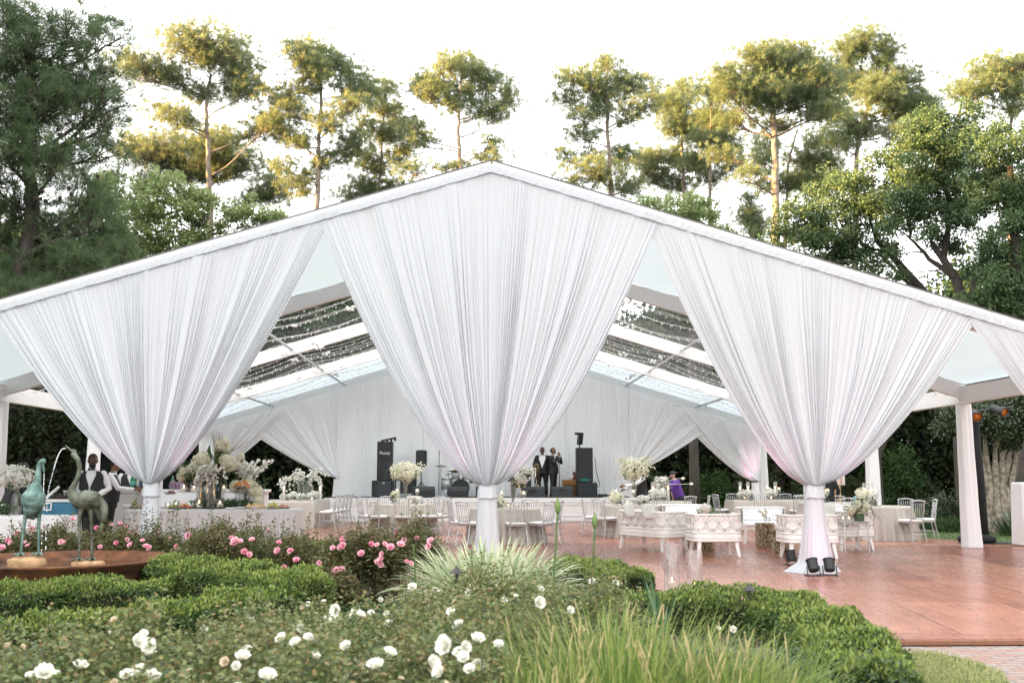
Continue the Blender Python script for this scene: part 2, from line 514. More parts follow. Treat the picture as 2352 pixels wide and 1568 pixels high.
for k in range(4):
    Y0, Y1 = FR[k] + (-.1 if k == 0 else .02), FR[k + 1] - .02 + (.1 if k == 3 else 0)
    for sgn in (-1, 1):
        b = MB()
        def rf(u, v, sgn=sgn, Y0=Y0, Y1=Y1):
            x = XC + sgn * (.03 + u * (HW + .05))
            sag = -.035 * math.sin(PI * v) * math.sin(PI * u) + .008 * math.sin(u * 60 + 3 * v)
            return T((x, Y0 + (Y1 - Y0) * v, ztop(x) + .012 + sag))
        b.grid(rf, 60, 8)
        b.build('roof_panel', (vinyl_w, vinyl_c, vinyl_c, vinyl_g)[k], tent, smooth=True)
# the thick white edge along the front gable, with its thin dark seam
for sgn in (-1, 1):
    b = MB(); b.beam(T((XC + sgn * .01, 15.28, AP + .005)), T((XC + sgn * (HW + .1), 15.28, AP + .005 - SL * (HW + .1))), .10, .10)
    b.build('gable_trim', white_al, tent)
    b = MB(); b.beam(T((XC + sgn * .01, 15.222, AP + .062)), T((XC + sgn * (HW + .1), 15.222, AP + .062 - SL * (HW + .1))), .02, .014)
    b.build('gable_seam', mat('dark_seam', (.12, .11, .11), .6), tent)
b = MB(); b.box(T((XC, 15.20, AP - .07)), (.42, .03, .07)); b.build('ridge_bracket', grey_al, tent)
def sleeve(x, Y, zt, w0=.30, w1=.42, seed=0):
    b = MB(); f = noise1(seed, 3, 2)
    def fn(u, v):
        t = 2 * PI * u; w = (w1 + (w0 - w1) * v ** .6) / 2
        r = 1 + .05 * math.sin(5 * t + seed) + .04 * math.sin(9 * t + 2 + v * 2)
        p = 4.0
        c, s_ = math.cos(t), math.sin(t)
        k = (abs(c) ** p + abs(s_) ** p) ** (-1 / p)
        return T((x + c * k * w * r + .006 * f(v * .4), Y + s_ * k * w * .75 * r, .004 + v * (zt - .01)))
    b.grid(fn, 40, 14, True)
    return b.build('column', sleeve_m, tent, smooth=True)
for k in (1, 2, 3, 4):
    for sgn in (-1, 1):
        sleeve(XC + sgn * HW, FR[k], ztop(XC + HW) - .42, .28, .38, k + 10 * sgn)
for x in (-4.92, .09, 5.05, 9.98, -9.7):
    b = MB(); b.box(T((x, 15.46, (ztop(x) - .3) / 2)), (.08, .08, ztop(x) - .3)); b.build('gable_post', white_al, tent)
for x in (-4.98, 5.05):
    b = MB(); b.box(T((x, 35.44, (ztop(x) - .3) / 2)), (.10, .10, ztop(x) - .3)); b.build('gable_post', white_al, tent)

# ================================================================== CURTAINS
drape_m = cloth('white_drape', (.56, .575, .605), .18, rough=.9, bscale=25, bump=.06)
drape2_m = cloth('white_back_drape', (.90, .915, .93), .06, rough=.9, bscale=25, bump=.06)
def pleats(seed, n):
    r = random.Random(seed)
    w = noise1(seed + 1, 5, 1.9); am = noise1(seed + 2, 4, 5.0); big = noise1(seed + 3, 3, 3.0)
    ph = r.uniform(0, 9)
    def f(u):
        p = PI * (n * u + w(u) * 1.1) + ph
        a = .66 + .28 * am(u); a = max(.20, min(1.05, a))
        return a * (abs(math.sin(p)) ** .55) + .26 * a * abs(math.sin(2.37 * p + 1)) ** .6 + .30 * big(u)
    return f
def swag(x0, x1, xg, zg, Y, ztf, seed, label, group, m, front=-1, n=66, nu=800, nv=34, wg=.30, tail=None, amp=.046, pw=.70, tieback=True, floor_z=0.004):
    """curtain gathered from a sloping header down to a tie-back, with its tail falling to the floor"""
    root = empty('gathered_curtain', (xg, Y, 0), 0, label, 'curtain', group)
    pf = pleats(seed, n); wob = noise1(seed + 9, 3, 1.2)
    O = Vector((xg, Y, 0))
    b = MB()
    def fn(u, v):
        t = 1 - v
        xT = x0 + (x1 - x0) * u; zT = ztf(xT)
        e = abs(2 * u - 1)
        p = pw + (1 - e) * .06
        g = xg + (u - .5) * wg
        k = t ** p
        x = g + (xT - g) * k + .010 * wob(u * 2 + v * .3) * t * (1 - t) * 4
        z = zg + (zT - zg) * t
        head = min(1, v / .03)
        A = amp * (.30 + .70 * min(1, v * 2.2)) * (.25 + .75 * head) * (1.15 if v < .8 else 1.15 - (v - .8) * 2.0)
        bulge = .16 * math.cos((u - .5) * PI) * v ** 3
        y = front * (A * pf(u + .0012 * wob(v * .6 + u)) + bulge + .03)
        return Vector((x, Y + y, z)) - O
    b.grid(fn, nu, nv)
    b.build('curtain_panel', m, root, smooth=True)
    if tieback:                                   # ruched heading band along the sloping pole
        b = MB(); hw_ = noise1(seed + 21, 5, 5); hr = random.Random(seed)
        def fh(u, v):
            x = x0 + (x1 - x0) * u
            return Vector((x, Y + front * (.05 + amp * .55 + .007 * hw_(u * 3) + .006 * math.sin(u * 300 + 5 * v) * math.sin(u * 37)), ztf(x) + .012 - .115 * v + .003 * hw_(u * 2 + .3))) - O
        b.grid(fh, 260, 3)
        b.build('heading_band', m, root, smooth=True)
    if tail:
        w0, w1, kick = tail
        b = MB(); pt = pleats(seed + 50, 15)
        def ft(u, v):
            t = 2 * PI * u; w = (w0 + (w1 - w0) * v ** 1.6) / 2
            q = 1 + .14 * pt(u) * (.5 + v) - .08
            foot = kick * max(0, v - .88) / .12
            return Vector((math.cos(t) * w * q * (1 + foot) - foot * .12, front * .06 + math.sin(t) * w * .72 * q * (1 + foot), zg - .05 + (floor_z - zg + .05) * v))
        b.grid(ft, 120, 26, True)
        b.build('curtain_tail', m, root, smooth=True)
    if tieback:
        b = MB(); pt = pleats(seed + 70, 11)
        def fb(u, v):
            t = 2 * PI * u
            r = (tail[0] * .36 + .018 * math.sin(PI * v) + .014 * pt(u) + (.040 * (1 - v) ** 2))
            return Vector((math.cos(t) * r, front * .07 + math.sin(t) * r * .85, zg - .20 + v * .24 + .012 * pt(u + .3)))
        b.grid(fb, 70, 8, True)
        b.build('tieback', m, root, smooth=True)
    return root
def zf(x): return ztop(x) - .05
GF = 'gathered curtains across the front gable'
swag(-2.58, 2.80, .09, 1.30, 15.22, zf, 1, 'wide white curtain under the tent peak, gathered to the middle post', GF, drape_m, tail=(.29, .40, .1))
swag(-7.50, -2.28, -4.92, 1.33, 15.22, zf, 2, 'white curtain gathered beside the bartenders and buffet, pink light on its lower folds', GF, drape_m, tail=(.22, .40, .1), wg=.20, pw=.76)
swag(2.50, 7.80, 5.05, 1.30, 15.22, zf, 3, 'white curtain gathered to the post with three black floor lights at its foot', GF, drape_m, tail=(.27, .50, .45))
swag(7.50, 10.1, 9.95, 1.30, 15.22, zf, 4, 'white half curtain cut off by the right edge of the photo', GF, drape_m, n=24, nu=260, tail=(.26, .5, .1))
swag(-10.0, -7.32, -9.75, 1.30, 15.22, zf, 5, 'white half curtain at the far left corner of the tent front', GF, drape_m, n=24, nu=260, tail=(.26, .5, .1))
def zb(x): return ztop(x) - .26
GB = 'curtains across the back gable of the tent'
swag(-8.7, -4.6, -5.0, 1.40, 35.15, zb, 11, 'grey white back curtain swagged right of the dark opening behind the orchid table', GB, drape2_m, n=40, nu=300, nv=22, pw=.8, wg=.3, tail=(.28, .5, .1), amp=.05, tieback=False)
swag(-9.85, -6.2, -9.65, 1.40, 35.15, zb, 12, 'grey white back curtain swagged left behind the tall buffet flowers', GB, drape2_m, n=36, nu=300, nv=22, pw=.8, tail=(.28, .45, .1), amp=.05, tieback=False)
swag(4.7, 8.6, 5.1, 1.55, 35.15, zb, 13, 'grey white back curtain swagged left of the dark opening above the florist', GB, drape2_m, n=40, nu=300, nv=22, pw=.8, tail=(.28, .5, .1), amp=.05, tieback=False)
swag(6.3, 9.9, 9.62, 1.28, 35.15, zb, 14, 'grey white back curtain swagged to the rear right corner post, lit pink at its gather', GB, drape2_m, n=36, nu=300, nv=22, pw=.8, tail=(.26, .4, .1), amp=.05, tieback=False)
b = MB(); pf = pleats(31, 62); wb = noise1(32, 3, 3)
def cf(u, v):
    x = -5.05 + 10.2 * u; zt = ztop(x) - .30
    return Vector((x, 35.02 - .075 * pf(u + .004 * wb(v)) * (.3 + .7 * min(1, v * 4)), zt + (.02 - zt) * v))
b.grid(cf, 760, 14)
tag(b.build('stage_backdrop_curtain', drape2_m, smooth=True), 'wide straight white curtain closing the tent behind the stage', 'curtain')

# ================================================================== FAIRY LIGHT STRINGS UNDER THE ROOF
wire_m = mat('white_wire', (.75, .75, .74), .5)
r = random.Random(5)
for i, Y in enumerate([20.7, 20.9, 21.6, 22.0, 22.9, 23.3, 24.0, 24.6, 25.0, 25.8, 26.1, 26.7, 27.3, 27.9, 28.4, 29.1, 29.6, 30.1, 30.8, 31.5, 32.2, 32.9, 33.6, 34.3]):
    b = MB(); pts = []
    yd0, yd1 = r.uniform(-.45, .45), r.uniform(-.45, .45)
    ks = 46
    for k in range(ks + 1):
        x = -9.6 + 19.4 * k / ks
        seg = (abs(x - XC) % 2.5) / 2.5
        sag = .14 * (4 * seg * (1 - seg)) * r.uniform(.85, 1.1)
        pts.append((x, Y + (yd0 * (1 - k / ks) + yd1 * k / ks) + r.uniform(-.01, .01), ztop(x) - .22 - sag))
    b.tube(pts, .0045, 4, False)
    for k in range(ks):
        for h in (.25, .75):
            q = Vector(pts[k]).lerp(Vector(pts[k + 1]), h)
            b.box((q.x + r.uniform(-.08, .08), q.y, q.z - .02), (.016, .016, .04))
    for k in r.sample(range(4, ks - 4), 3):
        q = Vector(pts[k])
        for _ in range(5):
            b.ball((q.x + r.uniform(-.1, .1), q.y + r.uniform(-.03, .03), q.z - r.uniform(0, .08)), .035, 6, 4)
    tag(b.build('fairy_light_string', wire_m), 'white string of small fairy lights strung across under the tent roof', 'string lights', 'fairy light strings under the tent roof')
# ================================================================== TREES
bark_pine = mat('pine_bark', (.20, .16, .13), .95, var=.45, scale=6, bump=.8, bscale=14, stretch=(1, 1, .35))
bark_oak = mat('oak_bark', (.05, .041, .034), .95, var=.4, scale=8, bump=.8, bscale=16, stretch=(1, 1, .4))
pine_m = leafmat('pine_needles', [(.095, .17, .095), (.14, .215, .11), (.185, .255, .13), (.24, .27, .14)], .53, .55, tcol=(.25, .265, .125))
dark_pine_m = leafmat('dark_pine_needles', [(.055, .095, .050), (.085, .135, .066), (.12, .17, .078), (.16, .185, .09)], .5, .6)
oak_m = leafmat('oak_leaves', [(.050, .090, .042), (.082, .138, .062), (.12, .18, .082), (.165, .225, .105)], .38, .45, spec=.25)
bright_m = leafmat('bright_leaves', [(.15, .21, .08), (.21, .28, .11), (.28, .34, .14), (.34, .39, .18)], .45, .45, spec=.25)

def sample_pad(n, up=.35):
    d = unit(n)
    rr = npr.random(n) ** .45
    p = d * (rr * (1 + .25 * npr.normal(size=n).clip(-.6, 2.2)))[:, None]
    p[:, 2] += up * npr.random(n) * (1 - rr)
    return p

def limb(b, p0, p1, r0, r1, rr, n=6, seg=7, sagdir=.25):
    p0, p1 = Vector(p0), Vector(p1)
    L = (p1 - p0).length
    pts, rs = [], []
    j = Vector((rr.uniform(-1, 1), rr.uniform(-1, 1), rr.uniform(-.5, .5))) * L * .06
    j2 = Vector((rr.uniform(-1, 1), rr.uniform(-1, 1), rr.uniform(-1, 1))) * L * .04
    for k in range(seg + 1):
        t = k / seg
        q = p0.lerp(p1, t) + Vector((0, 0, -1)) * (L * sagdir * t * (1 - t)) + j * math.sin(PI * t) + j2 * math.sin(2 * PI * t)
        pts.append(q); rs.append(r0 + (r1 - r0) * t ** .8)
    b.tube(pts, rs, n, True)
    return pts

def pine(Y, trunk, pads, label, group, base_r=.33, dens=1.0, m=None, needle=.36, wid=.026, bm=None, tufts=48, nn=22, name='pine_tree', depth=.9, seed=0, second=None):
    rr = random.Random(seed)
    m = m or pine_m; bm = bm or bark_pine
    s = 2308 / Y
    tp = [at(x, y, Y) for x, y in trunk]
    base = Vector((tp[0].x, Y, ZG))
    root = empty(name, base, 0, label, 'tree', group)
    pts = [Vector((0, 0, -.1))]
    full = [base] + tp
    zt, z0 = tp[-1].z, ZG
    b = MB()
    rad_at = lambda z: base_r * max(.14, 1 - .86 * (z - z0) / (zt - z0)) ** .8
    fine = []
    for i in range(len(full) - 1):
        for k in range(6):
            q = full[i].lerp(full[i + 1], k / 6) - base
            fine.append(q + Vector((rr.uniform(-.04, .04), rr.uniform(-.04, .04), 0)))
    fine.append(full[-1] - base)
    b.tube(fine, [rad_at(q.z + base.z) * (1.25 if i == 0 else 1) for i, q in enumerate(fine)], 12)
    b.build('trunk', bm, root, smooth=True)
    br = MB(); lv = Leaves()
    def trunk_pt(z):
        for i in range(len(fine) - 1):
            if fine[i].z <= z <= fine[i + 1].z:
                t = (z - fine[i].z) / max(1e-6, fine[i + 1].z - fine[i].z)
                return fine[i].lerp(fine[i + 1], t)
        return fine[-1].copy()
    for (px, py, rx, ry) in pads:
        c = at(px, py, Y) - base
        rx_, ry_ = rx / s * 1.42, ry / s * 1.7
        c.y += rr.uniform(-1, 1) * depth * 1.3
        dx = math.hypot(c.x - trunk_pt(c.z).x, c.y)
        st = trunk_pt(max(1.0, min(zt - base.z - .3, c.z - .25 - dx * rr.uniform(.25, .6))))
        R0 = max(.03, min(.45 * rad_at(st.z + base.z), .035 + .03 * dx))
        lp = limb(br, st, c + Vector((0, 0, -ry_ * .3)), R0, .025, rr, 6, 8, .10)
        n = max(6, int(PI * rx_ * ry_ * tufts * dens))
        P = sample_pad(n) * np.array([rx_, max(rx_ * .75, .5), ry_]) + np.array(c)
        k = n // 5                                    # loose tufts strung along the limb
        tt = npr.uniform(.45, 1.1, k)[:, None]
        P[:k] = np.array(st)[None] * (1 - tt) + np.array(c)[None] * tt + npr.normal(size=(k, 3)) * np.array([.35, .35, .28])
        for k in range(0, n, 6):
            st2 = lp[rr.choice([5, 6, 7, 8])]
            br.tube([st2, Vector(P[k]) * .55 + st2 * .45 + Vector((0, 0, -.06)), Vector(P[k])], [.022, .016, .008], 3, False)
        out = (P - np.array(c)) / np.array([rx_, max(rx_ * .75, .5), ry_])
        PP = np.repeat(P, nn, 0)
        D = unit(len(PP)) + np.repeat(np.clip(out, -1.3, 1.3), nn, 0) * .55 + np.array([0, 0, .45])
        lv.cards(PP, D, unit(len(PP)), needle * npr.uniform(.65, 1.1, len(PP)), wid)
    br.build('branches', bm, root, smooth=True)
    lv.build('crown', m, root)
    return root

PG = 'tall pines standing behind the tent'
pine(58, [(486, 1000), (482, 447), (478, 350), (472, 250), (484, 170)],
     [(484, 125, 95, 36), (440, 112, 45, 24), (327, 168, 58, 24), (393, 180, 44, 22), (557, 168, 46, 28), (465, 212, 44, 18), (583, 214, 36, 16), (300, 150, 22, 14), (520, 105, 40, 18), (360, 242, 45, 13), (419, 280, 40, 18), (606, 278, 45, 24), (540, 200, 40, 15), (640, 300, 30, 16)],
     'tall pine with a spreading sunlit golden top, trunk rising above the left tent slope', PG, .36, seed=1, depth=1.2)
pine(66, [(445, 1000), (440, 450), (436, 380), (438, 330)],
     [(376, 347, 100, 28), (524, 360, 60, 34), (622, 409, 48, 24), (458, 318, 60, 22), (310, 345, 45, 22), (560, 395, 60, 22), (410, 385, 60, 20), (340, 420, 40, 16), (600, 440, 50, 14), (480, 395, 40, 20)],
     'dark low pine crown behind the golden topped pine on the left', PG, .26, seed=2, dens=1.15, depth=1.5)
pine(57, [(728, 1000), (728, 485), (732, 327), (737, 249), (735, 150)],
     [(720, 118, 46, 26), (695, 146, 38, 25), (745, 140, 35, 24), (812, 183, 42, 34), (642, 223, 42, 22), (671, 259, 42, 18), (730, 183, 40, 24), (809, 252, 42, 16), (763, 295, 40, 20), (815, 318, 40, 22), (658, 306, 46, 14), (733, 372, 28, 22), (684, 418, 38, 20), (845, 215, 25, 20), (700, 210, 30, 16), (780, 140, 25, 16), (690, 330, 30, 12), (780, 350, 34, 14), (650, 380, 30, 12)],
     'pine with a bare grey trunk and stepped crown, directly left of the tent peak slope', PG, .30, seed=3)
pine(62, [(872, 1000), (868, 452), (874, 380), (882, 250)],
     [(887, 223, 30, 20), (881, 259, 42, 14), (930, 282, 35, 14), (887, 314, 45, 18), (936, 327, 35, 14), (838, 350, 35, 14), (920, 356, 35, 14), (842, 424, 58, 26), (802, 458, 40, 16), (900, 430, 40, 18), (850, 300, 28, 12), (860, 380, 40, 14), (905, 240, 20, 12)],
     'slender smaller pine with a thin golden tip, standing between two taller pines', PG, .24, seed=4)
pine(56, [(1058, 1000), (1058, 380), (1052, 300), (1056, 230), (1060, 160)],
     [(1058, 139, 44, 18), (995, 177, 46, 26), (1123, 177, 43, 24), (1172, 223, 26, 24), (1071, 215, 40, 18), (995, 216, 35, 18), (1117, 246, 40, 18), (945, 287, 35, 12), (965, 320, 35, 11), (1130, 327, 24, 16), (1130, 366, 34, 12), (1041, 380, 50, 11), (940, 384, 34, 14), (1030, 165, 35, 16), (1090, 160, 35, 16), (960, 195, 22, 18), (1040, 245, 30, 12), (1150, 262, 24, 14)],
     'round headed pine directly behind the tent peak', PG, .29, seed=5)
pine(57, [(1404, 1000), (1404, 450), (1395, 286), (1394, 200), (1394, 150)],
     [(1394, 146, 36, 18), (1311, 182, 36, 18), (1297, 214, 30, 15), (1390, 214, 56, 22), (1472, 186, 42, 18), (1486, 243, 30, 20), (1440, 271, 40, 16), (1326, 275, 30, 13), (1333, 307, 46, 12), (1294, 361, 25, 12), (1361, 354, 30, 12), (1433, 346, 40, 18), (1361, 407, 66, 22), (1447, 421, 42, 18), (1350, 195, 36, 18), (1430, 180, 30, 16), (1370, 250, 32, 14), (1310, 420, 40, 14)],
     'pine with a golden tip just right of the tent peak', PG, .29, seed=6)
pine(64, [(1572, 1000), (1572, 462), (1566, 330), (1574, 220)],
     [(1576, 204, 38, 22), (1547, 257, 42, 24), (1611, 271, 44, 20), (1536, 304, 36, 18), (1494, 371, 42, 18), (1565, 350, 36, 20), (1511, 400, 40, 15), (1565, 414, 36, 16), (1590, 310, 40, 16), (1530, 230, 25, 16), (1500, 345, 34, 14), (1600, 380, 34, 14)],
     'golden leaning pine beside the huge round crowned one, left of two', PG, .25, seed=7, dens=1.15)
pine(60, [(1634, 1000), (1632, 450), (1629, 339), (1636, 230)],
     [(1636, 224, 40, 26), (1654, 296, 45, 26), (1665, 334, 40, 18), (1610, 330, 34, 16), (1650, 255, 40, 20), (1600, 360, 30, 14), (1680, 380, 34, 14), (1640, 400, 40, 16)],
     'golden pine tucked under the left side of the huge round crowned pine', PG, .25, seed=8)
pine(54, [(1783, 1000), (1783, 529), (1781, 375), (1776, 250), (1780, 160)],
     [(1797, 121, 62, 18), (1726, 154, 50, 24), (1869, 150, 45, 28), (1690, 200, 50, 24), (1776, 190, 55, 26), (1858, 200, 50, 28), (1661, 232, 40, 20), (1744, 232, 50, 18), (1833, 236, 50, 20), (1890, 192, 45, 32), (1734, 255, 40, 14), (1900, 240, 40, 22), (1665, 345, 40, 13), (1708, 420, 36, 12), (1760, 140, 45, 20), (1830, 150, 45, 22), (1800, 270, 40, 14), (1880, 275, 40, 16), (1700, 270, 40, 14), (1650, 200, 30, 18)],
     'huge pine with a broad domed crown and forked limbs, tallest right of the tent peak', PG, .42, seed=9, dens=1.2, depth=1.5)
pine(66, [(1806, 1000), (1804, 515), (1810, 380), (1830, 300)],
     [(1869, 357, 50, 26), (1867, 397, 50, 20), (1885, 321, 40, 16), (1760, 330, 40, 16), (1740, 380, 40, 18), (1830, 420, 44, 18), (1900, 430, 40, 18), (1780, 420, 34, 14), (1910, 370, 34, 18)],
     'golden pine standing close behind the huge domed pine', PG, .27, seed=10)
pine(64, [(1735, 1000), (1731, 560), (1735, 500), (1733, 470)],
     [(1733, 480, 30, 16), (1718, 505, 26, 16), (1748, 520, 24, 14), (1725, 545, 26, 12), (1712, 470, 18, 12)],
     'small young golden pine low beside the trunk of the huge pine', PG, .13, seed=11)
pine(61, [(1962, 1000), (1966, 400), (1970, 330), (1992, 250), (1975, 150)],
     [(1966, 116, 56, 22), (1930, 138, 36, 20), (2019, 146, 34, 28), (1970, 187, 50, 24), (2082, 179, 44, 20), (2082, 210, 44, 17), (1992, 232, 50, 20), (2055, 250, 40, 18), (1948, 286, 50, 20), (2046, 321, 40, 13), (2153, 223, 35, 22), (2010, 200, 40, 20), (1930, 230, 34, 18), (2000, 290, 40, 16), (2110, 240, 40, 16), (2120, 260, 34, 18), (1930, 330, 40, 18), (1950, 160, 34, 18)],
     'wide crooked pine with golden left side, overlapping right of the huge domed pine', PG, .33, seed=12, dens=1.15, depth=1.3)
pine(58, [(2318, 1000), (2320, 400), (2323, 268), (2300, 190)],
     [(2278, 172, 74, 26), (2207, 205, 30, 15), (2327, 212, 50, 26), (2314, 259, 40, 15), (2250, 215, 44, 18), (2300, 150, 40, 16), (2340, 165, 40, 18), (2200, 235, 30, 16)],
     'dark topped pine at the upper right edge of the photo', PG, .3, seed=13)
# the big dark pine filling the upper left corner
corner_pine = pine(27, [(30, 1000), (50, 620), (75, 480), (60, 330), (70, 180), (80, 90)],
     [(60, 70, 62, 45), (236, 78, 46, 38), (196, 110, 60, 40), (100, 135, 80, 48), (60, 200, 90, 58), (170, 200, 80, 48), (240, 180, 50, 34), (220, 245, 60, 28), (280, 245, 34, 14), (90, 290, 90, 38), (200, 320, 66, 32), (240, 300, 48, 24), (60, 380, 70, 36), (170, 400, 66, 40), (215, 450, 56, 36), (130, 480, 60, 36), (40, 480, 50, 38), (60, 560, 70, 46), (180, 560, 80, 46), (240, 540, 46, 44), (100, 640, 110, 42), (220, 620, 66, 36), (40, 690, 60, 28), (20, 130, 40, 40), (20, 300, 40, 50), (150, 260, 60, 40), (10, 420, 40, 40), (110, 350, 60, 30), (-40, 250, 70, 90), (-40, 500, 70, 110), (250, 490, 36, 26), (140, 700, 80, 26), (240, 590, 50, 30), (200, 660, 50, 26)],
     'big dark feathery pine filling the upper left corner', 'big dark trees left of the tent', .34, dens=1.25, m=dark_pine_m, needle=.30, wid=.014, tufts=44, nn=28, seed=14, bm=bark_oak, depth=1.0)
cr = random.Random(3)
cone_b = MB(); cone_b.ball((0, 0, 0), (.05, .05, .06), 7, 5); cone_me = cone_b.mesh('cone', mat('pine_cone', (.03, .018, .012), .9))
for _ in range(60):
    px, py = cr.choice([(110, 270), (60, 330), (215, 300), (180, 420), (100, 430), (190, 500), (60, 200), (230, 200)])
    link('cone', cone_me, corner_pine, at(px + cr.uniform(-45, 45), py + cr.uniform(-40, 40), 26.0 + cr.uniform(-.6, .4)) - Vector(corner_pine.location))

def broadleaf(Y, trunk, pads, label, group, m, base_r=.25, leaf=.13, per=72, clump=.34, cl_density=14.0, limbs=(), name='oak_tree', seed=0, bm=None, depth=1.0, limb_r=.09):
    rr = random.Random(seed); s = 2308 / Y
    bm = bm or bark_oak
    tp = [at(x, y, Y) for x, y in trunk]
    base = Vector((tp[0].x, Y, ZG)); root = empty(name, base, 0, label, 'tree', group)
    full = [base] + tp
    b = MB(); fine = []
    for i in range(len(full) - 1):
        for k in range(4): fine.append(full[i].lerp(full[i + 1], k / 4) - base)
    fine.append(full[-1] - base)
    N_ = len(fine)
    b.tube(fine, [base_r * (1.2 if i == 0 else 1) * (1 - .7 * i / N_) for i in range(N_)], 10)
    b.build('trunk', bm, root, smooth=True)
    br = MB(); lv = Leaves()
    ends = list(fine[N_ // 2:])
    for L in limbs:
        q = [at(x, y, Y) - base + Vector((0, rr.uniform(-.3, .3), 0)) for x, y in L]
        pts = []
        for i in range(len(q) - 1):
            for k in range(4): pts.append(q[i].lerp(q[i + 1], k / 4) + Vector((rr.uniform(-.05, .05), 0, rr.uniform(-.05, .05))))
        pts.append(q[-1])
        br.tube(pts, [limb_r * (1 - .75 * i / len(pts)) for i in range(len(pts))], 8)
        ends += pts
    for (px, py, rx, ry) in pads:
        c = at(px, py, Y) - base; c.y += rr.uniform(-1, 1) * depth
        rx_, ry_ = rx / s * 1.1, ry / s * 1.1
        e = min(ends, key=lambda q: (q - c).length + max(0, q.z - c.z) * 2)
        limb(br, e, c, .045, .015, rr, 5, 6, -.05)
        nc = max(5, int(PI * rx_ * ry_ * cl_density))
        ry3 = max(rx_ * .8, .4)
        C = sample_pad(nc, .2) * np.array([rx_, ry3, ry_]) + np.array(c)
        sz = npr.uniform(.6, 1.3, nc) * clump
        P = np.repeat(C, per, 0); Sz = np.repeat(sz, per)
        d = unit(len(P)); d[:, 2] = d[:, 2] * .7
        rr_ = npr.random(len(P)) ** .4
        P = P + d * (Sz * rr_)[:, None]
        D = d * .8 + unit(len(P)) * .7 + np.array([0, 0, -.1])
        Nn = d + unit(len(P)) * .6 + np.array([0, 0, .7])
        lv.cards(P, D, Nn, leaf * npr.uniform(.6, 1.15, len(P)), leaf * .55, fold=.12)
    br.build('branches', bm, root, smooth=True)
    lv.build('crown', m, root)
    return root
BG = 'broad leaved trees around the tent'
broadleaf(46, [(470, 800), (468, 620), (470, 540)],
          [(380, 440, 56, 44), (470, 490, 58, 44), (560, 485, 56, 36), (620, 512, 40, 24), (330, 520, 56, 44), (420, 560, 60, 40), (520, 545, 60, 36), (440, 455, 40, 30), (350, 580, 60, 34), (590, 530, 50, 26), (640, 505, 24, 14), (300, 570, 50, 40), (460, 600, 80, 30), (300, 450, 40, 30), (390, 500, 60, 40)],
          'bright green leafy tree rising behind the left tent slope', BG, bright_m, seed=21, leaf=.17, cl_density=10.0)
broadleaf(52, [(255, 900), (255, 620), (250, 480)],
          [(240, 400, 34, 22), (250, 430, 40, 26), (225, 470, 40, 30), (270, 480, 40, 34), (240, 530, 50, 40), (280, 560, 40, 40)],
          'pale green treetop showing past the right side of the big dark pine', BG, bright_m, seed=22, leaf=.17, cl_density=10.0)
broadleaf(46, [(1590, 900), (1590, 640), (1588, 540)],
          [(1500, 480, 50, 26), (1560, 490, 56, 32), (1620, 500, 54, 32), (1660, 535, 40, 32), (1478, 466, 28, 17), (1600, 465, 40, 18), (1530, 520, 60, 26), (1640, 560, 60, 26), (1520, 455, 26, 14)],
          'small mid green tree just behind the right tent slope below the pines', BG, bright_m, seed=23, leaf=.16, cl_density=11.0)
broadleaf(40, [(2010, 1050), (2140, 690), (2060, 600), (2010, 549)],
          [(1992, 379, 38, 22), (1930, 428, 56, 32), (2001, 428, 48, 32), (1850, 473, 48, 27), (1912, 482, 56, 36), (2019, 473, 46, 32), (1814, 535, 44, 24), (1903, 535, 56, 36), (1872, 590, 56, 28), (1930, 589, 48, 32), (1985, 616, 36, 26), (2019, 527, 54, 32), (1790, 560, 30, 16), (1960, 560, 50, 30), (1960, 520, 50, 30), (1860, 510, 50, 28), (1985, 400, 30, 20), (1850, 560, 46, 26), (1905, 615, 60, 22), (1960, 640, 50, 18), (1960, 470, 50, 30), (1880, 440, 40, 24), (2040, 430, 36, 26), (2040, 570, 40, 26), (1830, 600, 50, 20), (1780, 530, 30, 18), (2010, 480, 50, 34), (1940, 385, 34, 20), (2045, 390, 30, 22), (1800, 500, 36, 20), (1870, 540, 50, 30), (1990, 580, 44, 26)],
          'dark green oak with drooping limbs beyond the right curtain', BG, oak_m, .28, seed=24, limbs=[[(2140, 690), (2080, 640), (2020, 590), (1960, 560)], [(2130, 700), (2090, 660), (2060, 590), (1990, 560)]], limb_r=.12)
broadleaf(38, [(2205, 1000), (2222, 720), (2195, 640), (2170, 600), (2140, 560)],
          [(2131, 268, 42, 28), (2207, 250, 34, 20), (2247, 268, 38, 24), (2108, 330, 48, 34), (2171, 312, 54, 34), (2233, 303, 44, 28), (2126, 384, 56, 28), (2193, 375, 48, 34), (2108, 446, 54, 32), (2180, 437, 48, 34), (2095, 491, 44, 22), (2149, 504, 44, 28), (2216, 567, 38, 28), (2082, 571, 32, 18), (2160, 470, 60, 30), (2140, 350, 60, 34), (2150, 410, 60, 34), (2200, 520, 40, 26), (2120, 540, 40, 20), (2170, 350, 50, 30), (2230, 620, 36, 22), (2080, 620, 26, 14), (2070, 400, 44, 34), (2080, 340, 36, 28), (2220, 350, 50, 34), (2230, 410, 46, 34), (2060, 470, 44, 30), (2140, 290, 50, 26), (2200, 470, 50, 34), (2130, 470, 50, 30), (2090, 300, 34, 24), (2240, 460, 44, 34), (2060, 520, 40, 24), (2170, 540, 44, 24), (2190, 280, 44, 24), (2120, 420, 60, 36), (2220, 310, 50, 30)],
          'tall green oak with a dark S shaped limb, second from the right edge', BG, oak_m, .3, seed=25, limbs=[[(2195, 640), (2140, 590), (2095, 545)], [(2222, 700), (2240, 640), (2262, 560), (2300, 520)], [(2170, 600), (2180, 500), (2160, 400), (2170, 320)]], limb_r=.13)
